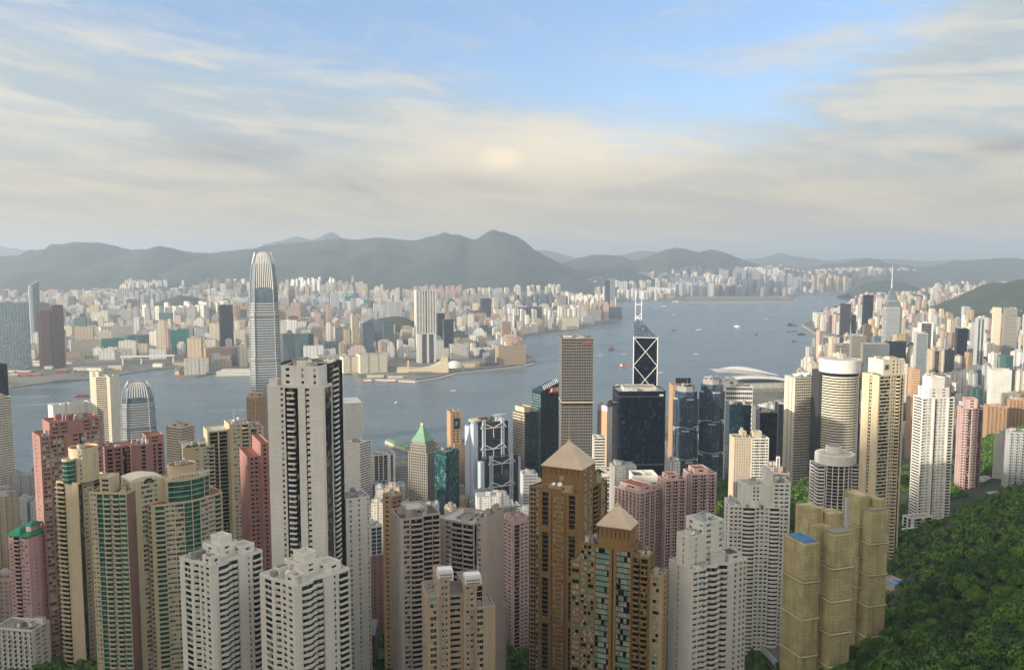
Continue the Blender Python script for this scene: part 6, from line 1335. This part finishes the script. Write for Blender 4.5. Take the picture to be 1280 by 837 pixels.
for c in solo:
    mx, my = (c[1] + c[2]) / 2, c[3] + 6; nm, lx, ly = min(LM, key=lambda l: (l[1] - mx) ** 2 + ((l[2] - my) * 1.3) ** 2)
    dx, dy = mx - lx, my - ly; dist = math.hypot(dx, dy)
    rel = ('right of' if dx > 0 else 'left of') if abs(dx) > abs(dy) else ('behind' if dy < 0 else 'in front of')
    if dist > 45 and rel in ('left of', 'right of'): rel = 'farther ' + rel
    hh = 'tall' if c[8] > 85 else ('medium' if c[8] > 42 else 'low')
    labs.append(f"{hh} {PAL[c[13]][0]} {SHAPES[c[12]]} building {rel} the {nm}")
ORD = ['leftmost', 'second from left', 'third from left', 'fourth from left', 'fifth from left', 'sixth from left', 'seventh from left', 'eighth from left', 'ninth from left', 'tenth from left']
by = {}
for i, l in enumerate(labs): by.setdefault(l, []).append(i)
for l, ix in by.items():
    if len(ix) > 1:
        ix.sort(key=lambda i: solo[i][1])
        for k, i in enumerate(ix): labs[i] = l + ', ' + (ORD[k] if k < len(ORD) - 1 else f'number {k+1} from left')
for c, l in zip(solo, labs):
    r = random.Random(int(c[5] * 7 + c[6])); mb = MB(); far_geo(mb, c[9], c[10], c[8], c[12], hxl(c[13], r), r)
    dark = PAL[c[13]][0] in ('dark grey', 'blue grey', 'teal'); nm = 'office_tower' if dark else ('apartment_tower' if c[8] > 42 else 'apartment_block')
    o = mb.build(nm, None, (c[5], c[6], c[7]), c[11]); tag(o, l, OFF if dark else (RES if c[8] > 42 else 'apartment block'), 'towers across the facing shore' if c[14] == 'K' else 'towers crowding the island shore')
big = MB()
for c in cand:
    if id(c) in ids: continue
    r = random.Random(int(c[5] * 7 + c[6])); mb = MB(); far_geo(mb, c[9], c[10], c[8], c[12], hxl(c[13], r), r)
    ca, sa = math.cos(c[11]), math.sin(c[11]); b = len(big.v)
    big.v.extend([(x*ca - y*sa + c[5], x*sa + y*ca + c[6], z + c[7]) for x, y, z in mb.v]); big.f.extend([tuple(i + b for i in f) for f in mb.f]); big.m.extend(mb.m); big.c.extend(mb.c)
tag(big.build('distant_buildings'), kind='stuff')
print('BUILDINGS', len(solo), len(cand))

# ================================================================ WOODS
nr = np.random.RandomState(5)
def crown_arrays(n, size, rx, rz, seed, clumps=9):
    r_ = np.random.RandomState(seed)
    cc = r_.normal(size=(clumps, 3)); cc /= np.linalg.norm(cc, axis=1)[:, None]; cc *= np.array([rx, rx, rz * .8]) * r_.uniform(.35, .7, (clumps, 1)); cc[:, 2] = np.abs(cc[:, 2]) * .9 
    k = r_.randint(0, clumps, n); d = r_.normal(size=(n, 3)); d /= np.linalg.norm(d, axis=1)[:, None]; d[:, 2] = np.abs(d[:, 2]) * .9 - .12
    cr = r_.uniform(.42, .62, clumps) * rx
    p = cc[k] + d * cr[k][:, None] * r_.uniform(.8, 1.05, (n, 1))
    nrm = d + r_.normal(size=(n, 3)) * .45; nrm /= np.linalg.norm(nrm, axis=1)[:, None]
    t = np.cross(nrm, r_.normal(size=(n, 3))); t /= np.linalg.norm(t, axis=1)[:, None]; b = np.cross(nrm, t)
    s = size * r_.uniform(.6, 1.3, (n, 1)); q = np.stack([p - t*s - b*s*.6, p + t*s - b*s*.5, p + t*s*.7 + b*s*.7, p - t*s*.8 + b*s*.6], 1)
    return q.reshape(-1, 3)
def quads_mesh(name, V, mat):
    n = len(V) // 4; me = bpy.data.meshes.new(name); me.vertices.add(len(V)); me.vertices.foreach_set('co', V.astype(np.float32).ravel())
    me.loops.add(n * 4); me.loops.foreach_set('vertex_index', np.arange(n * 4, dtype=np.int32)); me.polygons.add(n); me.polygons.foreach_set('loop_start', (np.arange(n) * 4).astype(np.int32)); me.materials.append(M_(mat)); me.polygons.foreach_set('use_smooth', np.zeros(n, dtype=bool)); me.update(calc_edges=True); return me
pts = []
gxs = np.arange(-700, 900, 9.3); gys = np.arange(230, 1400, 9.3)
GX, GY = np.meshgrid(gxs, gys); GX = (GX + nr.uniform(-4.2, 4.2, GX.shape)).ravel(); GY = (GY + nr.uniform(-4.2, 4.2, GY.shape)).ravel(); GZ = terr(GX, GY)
ROAD = [tuple(v) for v in (G(0,0) if False else (0,0,0),)] 
def ground_pt(px, py):
    r = ray(px, py); t = 100.0
    while t < 3000:
        p = Vector((0, 0, CH)) + r * t
        if p.z < gz_(p.x, p.y): return p
        t += 2.5
    return p
road_px = [(992,742),(975,752),(958,764),(948,778),(948,792),(958,806),(972,818),(985,832),(1000,850)]
RP = [ground_pt(a, b) for a, b in road_px]
CLEAR = [(P(1128, 745, 634), 330), (P(1152, 662, 800), 420), (P(1152, 662, 780), 160), (P(1238, 604, 930), 300)]
for x, y, z in zip(GX, GY, GZ):
    if z < 5: continue
    px, py = proj(x, y, z + 4)
    if px < -80 or px > 1420 or py > 960: continue
    ok = any(inpoly(t, px, py) for t in TREES_PX)
    if not ok:
        if px > 1285 or py > 845: ok = x > 120 and y < 900
        elif 995 < px < 1160 and 640 < py: ok = True
        elif y < 1150 and noise.noise((x * .02, y * .02, 9.0)) > .12 and nr.rand() < .75: ok = True
    if not ok or near_named(x, y, 1.0 if y > 450 else -2): continue
    if min((x - p.x) ** 2 + (y - p.y) ** 2 for p in RP) < 230: continue
    if any((x - p.x) ** 2 + (y - p.y) ** 2 < q for p, q in CLEAR): continue
    pts.append((x, y, z, px, py, y))
pts.sort(key=lambda p: math.hypot(p[0], p[1]))
vis = [p for p in pts if -10 < p[3] < 1290 and p[4] < 845 and p[3] > 1040][:290]; vset = set(map(id, vis))
cm = [quads_mesh('crown', crown_arrays(2200, .30, 4.3, 3.6, 20 + i, 12), 'leaf' if i % 2 else 'leaf_dark') for i in range(6)]
def trunk_mesh(k):
    mb = MB(); r = random.Random(k); mb.tube((0, 0, -5), (0, 0, 1.5), .32, 'bark', 7, .22)
    for i in range(5): a = i * 1.26 + r.uniform(-.3, .3); mb.tube((0, 0, .3 + .3 * i), (1.9 * math.cos(a), 1.9 * math.sin(a), 2.6 + r.uniform(0, 1)), .13, 'bark', 5, .04)
    return mb
tm = [trunk_mesh(i).build('trunk') for i in range(2)]; tmesh = [o.data for o in tm]
for o in tm: bpy.data.objects.remove(o)
for p in vis:
    k = nr.randint(6); s = nr.choice([nr.uniform(.8, 1.2), nr.uniform(1.3, 1.9)]); e = empty('broadleaf_tree', (p[0], p[1], p[2] + 1.5), nr.uniform(0, 6.28), 'broad crowned green tree in the dense wood on the near hillside', 'tree', 'trees of the near hillside wood'); e.scale = (s, s, s * nr.uniform(1.0, 1.7))
    a = bpy.data.objects.new('crown', cm[k]); b = bpy.data.objects.new('trunk', tmesh[k % 2]); col.objects.link(a); col.objects.link(b); a.parent = e; b.parent = e
lows = [crown_arrays(300, .62, 4.4, 3.8, 60 + i, 8) for i in range(8)]; acc = []
for p in pts:
    if id(p) in vset: continue
    c = lows[nr.randint(8)] * nr.uniform(1.0, 1.7); a = nr.uniform(0, 6.28); ca, sa = math.cos(a), math.sin(a)
    if p[5] > 800: c = c.reshape(-1, 4, 3)[::2].reshape(-1, 3)
    c = c * np.array([1, 1, nr.uniform(1.0, 1.6)]); acc.append(np.stack([c[:, 0]*ca - c[:, 1]*sa + p[0], c[:, 0]*sa + c[:, 1]*ca + p[1], c[:, 2] + p[2] + 1.2], 1))
o = bpy.data.objects.new('woodland', quads_mesh('woodland', np.concatenate(acc), 'leaf')); col.objects.link(o); tag(o, kind='stuff')
print('TREES', len(vis), len(pts))

# winding road in the gully with its parapets
mb = MB(); pr_ = MB(); P2 = []
for i in range(len(RP) - 1):
    for k in range(6): P2.append(RP[i].lerp(RP[i+1], k / 6))
for i in range(2, len(P2) - 2):
    P2[i] = (P2[i-2] + P2[i-1] + P2[i] + P2[i+1] + P2[i+2]) / 5
def side(i, o):
    t = (P2[min(i+1, len(P2)-1)] - P2[max(i-1, 0)]); t.z = 0; t.normalize(); q = P2[i] + Vector((t.y, -t.x, 0)) * o; return q
for i in range(len(P2) - 1):
    for (o0, o1, h, m, tgt) in ((-6.2, 6.2, 1.2, 'asphalt', mb), (-6.7, -6.2, 2.3, 'pale_grey', pr_), (6.2, 6.7, 2.3, 'pale_grey', pr_)):
        a, b, c, e_ = side(i, o0), side(i, o1), side(i+1, o1), side(i+1, o0)
        z0, z1 = P2[i].z, P2[i+1].z
        bt = [(a.x, a.y, z0 - 4), (b.x, b.y, z0 - 4), (c.x, c.y, z1 - 4), (e_.x, e_.y, z1 - 4)]; tp = [(q[0], q[1], q[2] + 4 + h) for q in bt]
        tgt.loft([bt, tp], m)
tag(mb.build('road'), kind='structure'); tag(pr_.build('road_parapet'), 'pale concrete parapet lining the bend of the gully road', 'parapet')

# terraces, pools and villas by the wood
def ground_tower(name, lab, cat, px, py, d): C = P(px, py, d); return Tower(name, lab, cat, (C.x, C.y, C.z - 14), .3, wall='beige', glass='win', fh=3.2)
T = ground_tower('podium', 'beige podium with stairs below the tall cream tower', 'podium', 1122, 738, 625); T.block([(-6, 0), (14, -2), (20, 8), (16, 26), (-6, 24)], -10, 14, ['P1 w1 P2 w1'], par=.9, wall='salmon'); T.finish(); C = T.root.location.copy()
e = empty('swimming_pool', (C.x + 7, C.y + 13, C.z + 14.4), .3, 'narrow wedge shaped blue pool on the terrace at the edge of the wood', 'swimming pool'); m = MB(); m.prism([(-4, -8), (3, -7), (6, 6), (2, 10), (-2, 9)], 0, .5, 'roof_light'); m.build('pool_deck', e); m = MB(); m.prism([(-3.2, -7), (2.4, -6), (5, 5.5), (1.6, 8.8), (-1.4, 8)], .5, .56, 'tarp_blue'); m.build('pool_water', e)
T = ground_tower('clubhouse', 'white terraced clubhouse around a bright blue pool right of the slender white tower', 'clubhouse', 1146, 664, 800); T.block([(-8, 0), (10, -2), (10, 12), (-8, 12)], -4, 13, ['P1 w1 P2 w1'], par=.9, wall='cream_light'); T.block([(4, 12), (30, 12), (30, 24), (4, 24)], 0, 22, ['P.4 G1 P.4 G1'], par=.9, wall='white_wall'); T.finish(); C = T.root.location.copy()
e = empty('swimming_pool', (C.x, C.y + 6, C.z + 13.4), .3, 'bright turquoise rectangular pool of the white clubhouse', 'swimming pool'); m = MB(); m.box(-9, -8, 0, 11, 6, .5, 'white_wall'); m.build('pool_deck', e); m = MB(); m.box(-7.5, -7, .5, 9, 4.6, .56, 'pool_water'); m.build('pool_water', e)
T = ground_tower('villa', 'white colonial villa with pale roof between the pink brown tower and the blue white tower', 'villa', 1230, 602, 940); T.block([(-4, 0), (22, 0), (22, 14), (-4, 14)], 0, 14, ['P.4 w1 P.4 w1'], par=.6, wall='white_wall'); hiproof(T, 0, 2, 18, 12, 14.4, 4, 'roof_light'); T.finish()
T = ground_tower('apartment_block', 'low curved white terrace block below the white villa', 'apartment block', 1246, 620, 860); T.block(arc(T, -4, 20, 0, 3, 6) + [(20, 10), (-4, 10)], 0, 15, ['T3'], par=.8, wall='white_wall'); T.finish()

# ================================================================ VESSELS
def wake(x, y, hd, L, wd):
    mb = MB(); n = 14
    for s_ in (-1, 1):
        for i in range(n):
            a, b = i / n, (i + 1) / n; o0, o1 = wd * .25 + wd * a, wd * .25 + wd * b; t0, t1 = wd * .35 * (1 - a) + .2, wd * .35 * (1 - b) + .1
            mb.poly([(-L*a, s_*(o0 - t0)*.5, .12), (-L*b, s_*(o1 - t1)*.5, .12), (-L*b, s_*(o1 + t1)*.5, .12), (-L*a, s_*(o0 + t0)*.5, .12)][::s_], 'foam')
    o = mb.build('boat_wake', None, (x, y, .1), hd); tag(o, kind='stuff')
def hull(L, B, h, m='white_paint', bow=.25):
    mb = MB(); st = [(-.5, .8, .9), (-.35, 1, .9), (.15, 1, 1), (.35, .75, 1.1), (.5, .05, 1.35)]; rings = []
    for x, b, hh in st: rings.append([(x*L*.96, -b*B*.36, -1), (x*L, -b*B*.5, hh*h), (x*L, b*B*.5, hh*h), (x*L*.96, b*B*.36, -1)])
    mb.loft(rings, m); return mb
def boat(kind, lab, px, py, L, hd, wk=0, grp='boats on the harbour', c1='white_paint', c2='orange_paint'):
    C = G(px, py); 
    if wk: wake(C.x, C.y, hd, wk, L * .5)
    if kind == 'ferry':
        e = empty('ferry', (C.x, C.y, 0), hd, lab, 'ferry', grp); hull(L, L*.24, L*.05, c2).build('hull', e); m = MB(); m.box(-L*.4, -L*.1, L*.05, L*.3, L*.1, L*.11, c1); m.box(-L*.33, -L*.085, L*.11, L*.2, L*.085, L*.165, c1); m.box(-L*.41, -L*.102, L*.07, L*.305, L*.102, L*.09, 'pane_dark'); m.build('cabin', e); m = MB(); m.box(L*.05, -L*.05, L*.165, L*.16, L*.05, L*.21, c1); m.build('wheelhouse', e); m = MB(); m.cyl(-L*.15, 0, L*.03, L*.165, L*.25, c2, 10); m.build('funnel', e)
    elif kind == 'launch':
        e = empty('motor_launch', (C.x, C.y, 0), hd, lab, 'boat', grp); hull(L, L*.28, L*.07, c1).build('hull', e); m = MB(); m.box(-L*.25, -L*.1, L*.07, L*.15, L*.1, L*.17, c1); m.box(-L*.255, -L*.103, L*.11, L*.155, L*.103, L*.145, 'pane_dark'); m.build('cabin', e); m = MB(); m.tube((-L*.05, 0, L*.17), (-L*.05, 0, L*.34), L*.012, 'metal', 4); m.build('mast', e)
    elif kind == 'junk':
        e = empty('junk', (C.x, C.y, 0), hd, lab, 'junk', grp); hull(L, L*.28, L*.09, 'dark_brown').build('hull', e); m = MB(); m.box(-L*.45, -L*.11, L*.09, -L*.2, L*.11, L*.2, 'dark_brown'); m.build('stern_castle', e)
        for x, s in ((-.28, .6), (0, 1.0), (.28, .75)): 
            m = MB(); m.loft([[(x*L - .12*L*s, .1, L*.14), (x*L + .14*L*s, .1, L*.14), (x*L + .14*L*s, -.1, L*.14), (x*L - .12*L*s, -.1, L*.14)], [(x*L - .14*L*s, .1 + L*.04, L*(.14 + .38*s)), (x*L + .09*L*s, .1 + L*.04, L*(.14 + .5*s)), (x*L + .09*L*s, -.1 + L*.04, L*(.14 + .5*s)), (x*L - .14*L*s, -.1 + L*.04, L*(.14 + .38*s))]], 'rust_red'); m.build('sail', e); m = MB(); m.tube((x*L, .3, L*.05), (x*L, .3, L*(.2 + .5*s)), L*.01, 'bark', 4); m.build('mast', e)
    else:
        e = empty('crane_barge', (C.x, C.y, 0), hd, lab, 'barge', grp); m = MB(); m.box(-L*.5, -L*.16, -1, L*.5, L*.16, L*.06, c2); m.build('hull', e); m = MB(); m.box(-L*.42, -L*.1, L*.06, -L*.2, L*.1, L*.2, c1); m.box(-L*.40, -L*.08, L*.2, -L*.25, L*.08, L*.26, c1); m.build('deckhouse', e); m = MB()
        for s_ in (-1, 1): m.tube((-L*.05, s_*L*.1, L*.06), (L*.22, 0, L*.62), L*.014, 'dark_metal', 4); m.tube((-L*.15, s_*L*.1, L*.06), (-L*.08, 0, L*.42), L*.014, 'dark_metal', 4)
        m.tube((-L*.08, 0, L*.42), (L*.22, 0, L*.62), L*.008, 'dark_metal', 4); m.box(-L*.1, -L*.07, L*.06, L*.02, L*.07, L*.16, 'rust_red'); m.build('crane', e)
for a in [('ferry', 'white ferry with orange hull, the nearer of two ships off the far runway', 830, 384, 62, .2), ('ferry', 'orange cargo ship, farther of the two off the far runway', 845, 378.5, 85, .1), ('launch', 'tiny boat below the two ships off the far runway', 842.5, 393, 34, 1.0), ('launch', 'small dark tug alone in mid channel', 842.5, 413, 30, .3, 0, 'boats on the harbour', 'dark_metal'),
          ('ferry', 'grey ferry with a short wake in the middle of the channel', 874.5, 413.5, 48, .25, 0), ('ferry', 'large white ship seen end on in the channel', 921, 409, 60, 1.9, 0, 'boats on the harbour', 'white_paint', 'white_paint'), ('junk', 'dark sailed small vessel right of the large white ship', 945.5, 419, 20, .5), ('launch', 'tiny white boat far right of the large white ship', 958.5, 399, 26, .2),
          ('junk', 'junk with three dark red sails left of the faceted skyscraper', 764.5, 437.5, 30, .2), ('launch', 'small black and white boat left of the red sailed junk', 750.5, 444, 22, .4), ('launch', 'speeding white launch right of the red sailed junk', 781.5, 442.5, 20, .35, 80), ('barge', 'orange crane barge left of the faceted skyscraper', 780.5, 458, 36, .1),
          ('launch', 'white launch below the orange crane barge', 772, 481.5, 16, .3), ('launch', 'small white boat at the right edge of the faceted skyscraper', 826.5, 466, 20, .2), ('launch', 'white launch with long wake in the right of the channel', 870, 442.5, 22, 3.3, 150), ('ferry', 'red and white ferry just above the bulging glass towers', 887, 473, 44, .05, 0, 'boats on the harbour', 'white_paint', 'rust_red'),
          ('launch', 'white launch in open water right of the tallest white tower', 496, 503, 20, 1.2), ('ferry', 'small orange topped boat in open water below the swooping hall', 567.5, 489, 22, .2), ('ferry', 'ferry berthed at the left pier of the facing shore', 460.5, 477, 40, .1), ('ferry', 'ferry berthed at the right pier of the facing shore', 490.5, 477, 40, .1),
          ('ferry', 'red fast ferry on the left water behind the white hotel', 104, 496, 46, .15, 0, 'boats on the harbour', 'rust_red', 'rust_red'), ('barge', 'orange crane barge at the dock left of the white pier hall', 229, 469, 60, .1, 0, 'crane barges', 'cream'), ('barge', 'northernmost dark crane barge near the island breakwater', 990, 407, 60, .3, 0, 'crane barges', 'dark_metal', 'dark_panel'),
          ('ferry', 'dark moored barge left of the island breakwater end', 989, 414.5, 62, 0, 0, 'crane barges', 'concrete', 'dark_panel'), ('ferry', 'dark moored barge just inside the island breakwater', 1002, 418.5, 50, .1, 0, 'crane barges', 'dark_brown', 'dark_panel'), ('barge', 'crane barge nearest the convention hall', 1012, 443, 50, .4, 0, 'crane barges', 'dark_metal', 'rust_red'),
          ('barge', 'crane barge with white deckhouse above the one nearest the convention hall', 1018, 437, 46, .1, 0, 'crane barges', 'white_paint', 'dark_panel'), ('barge', 'dark crane barge against the reclamation quay', 1038, 426, 50, .1, 0, 'crane barges', 'dark_metal', 'dark_panel'), ('barge', 'lone dark barge between the two groups of crane barges', 993, 427, 28, .1, 0, 'crane barges', 'dark_metal', 'dark_panel')]:
    boat(*a)
for a, b, L, hd in ((62, 495, 260, .35), (60, 505, 230, .42), (212, 474, 160, .25), (340, 512, 220, .08)): p = G(a, b); wake(p.x, p.y, hd, L, 16)

# ================================================================ SHORE DETAILS
def strip(name, pxs, w_, z, mat, h=1.5):
    q = [G(a, b, z) for a, b in pxs]; mb = MB()
    for p, r_ in zip(q, q[1:]):
        t = (r_ - p); t.z = 0; t.normalize(); n = Vector((-t.y, t.x, 0)) * w_ / 2; mb.prism([((p - n).x, (p - n).y), ((r_ - n).x, (r_ - n).y), ((r_ + n).x, (r_ + n).y), ((p + n).x, (p + n).y)], -2, z, mat)
    return mb.build(name)
tag(strip('breakwater', [(852, 377.5), (992, 377)], 60, 5, 'pale_deck'), 'long straight runway shaped breakwater on the far water', 'breakwater'); tag(strip('sea_wall', [(984, 371), (700, 372)], 26, 4.5, 'foam'), kind='structure')
tag(strip('breakwater', [(1003, 405.5), (1020, 416), (1060, 427), (1084, 434)], 14, 6, 'pale_deck'), 'curving pale breakwater along the island reclamation', 'breakwater')
tag(strip('waterfront_promenade', [(470, 473.5), (520, 476), (548, 472), (570, 466), (620, 461), (655, 457), (668, 453)], 10, 4.6, 'roof_light'), kind='structure')
# low sheds and stores of the reclamation on the left
rs = random.Random(8); sheds = []
for i in range(34):
    px, py = rs.uniform(2, 225), rs.uniform(453, 474)
    if py > 474 - px * .07: continue
    p = G(px, py); sheds.append((px, p))
for i, (px, p) in enumerate(sorted(sheds, key=lambda s: s[0])):
    mb = MB(); L, B, h = rs.uniform(20, 60), rs.uniform(12, 24), rs.uniform(5, 11); m = rs.choice(['roof_light', 'cream', 'white_wall', 'roof_grey', 'rust_red', 'sand']); mb.box(-L/2, -B/2, 0, L/2, B/2, h, m); mb.loft([[(-L/2 - .5, -B/2 - .5, h + .01), (L/2 + .5, -B/2 - .5, h + .01), (L/2 + .5, B/2 + .5, h + .01), (-L/2 - .5, B/2 + .5, h + .01)], [(-L/2, -.5, h + 3), (L/2, -.5, h + 3), (L/2, .5, h + 3), (-L/2, .5, h + 3)]], rs.choice(['roof_light', 'white_wall', 'roof_grey']))
    o = mb.build('storage_shed', None, (p.x, p.y, 3.4), rs.uniform(-.2, .3)); tag(o, 'low work shed on the bare reclaimed land of the left facing shore', 'shed', 'sheds on the reclaimed land')
# viaduct and pylons beside the water at left
e = Tower('rail_canopy', 'white canopy bridge on tall piers beside the reclaimed land', 'canopy', tuple(G(150, 457)) , .25); e.p('canopy_roof').box(0, 0, 30, 190, 22, 34, 'white_wall')
for x in (6, 70, 182): e.p('pier').box(x, 6, 0, x + 5, 16, 30, 'white_wall')
e.finish()
# masts on roofs, roof gardens
def shrub(x, y, z, s, lab, seed):
    me = quads_mesh('foliage', crown_arrays(260, .32, s, s * .8, seed, 6), 'leaf_dark'); o = bpy.data.objects.new('roof_shrub', me); col.objects.link(o); o.location = (x, y, z); tag(o, lab, 'shrub')
def onroof(T, x, y, z): c, s_ = math.cos(T.root.rotation_euler.z), math.sin(T.root.rotation_euler.z); L = T.root.location; return (L.x + x*c - y*s_, L.y + x*s_ + y*c, L.z + z)
for i, (T_, x, y, z, s, lab) in enumerate([(YEL, 4, 5, YEL.H + .4, 2.6, 'leafy shrub at the left end of the yellow cream tower roof'), (YEL, 9, 6, YEL.H + .4, 3.0, 'largest leafy shrub on the yellow cream tower roof'), (YEL, 15, 5, YEL.H + .4, 2.2, 'small leafy shrub at the right of the yellow cream tower roof'),
    (GOLD_A, GOLD_A.W + 4, 2, GOLD_A.Z(618) + 6.9, 2.2, 'shrub on the right wing roof of the taller golden tower'), (GOLD_A, GOLD_A.W + 9, 0, GOLD_A.Z(618) + 6.9, 2.6, 'bushy shrub at the far end of the taller golden tower roof garden'), (CURV, CURV.W * .35, 1.2, CURV.H + .3, 2.0, 'terrace shrub beside the round drum of the curved balcony tower'), (CURV, CURV.W * .62, 1.2, CURV.H + .3, 2.4, 'terrace shrub right of the round drum of the curved balcony tower'),
    (CRM, 2.2, 3, CRM.H + .4, 2.4, 'front roof garden shrub on the emblem topped cream tower'), (CRM, 3, 9, CRM.H + .4, 2.6, 'rear roof garden shrub on the emblem topped cream tower')]):
    shrub(*onroof(T_, x, y, z), s, lab, 300 + i)
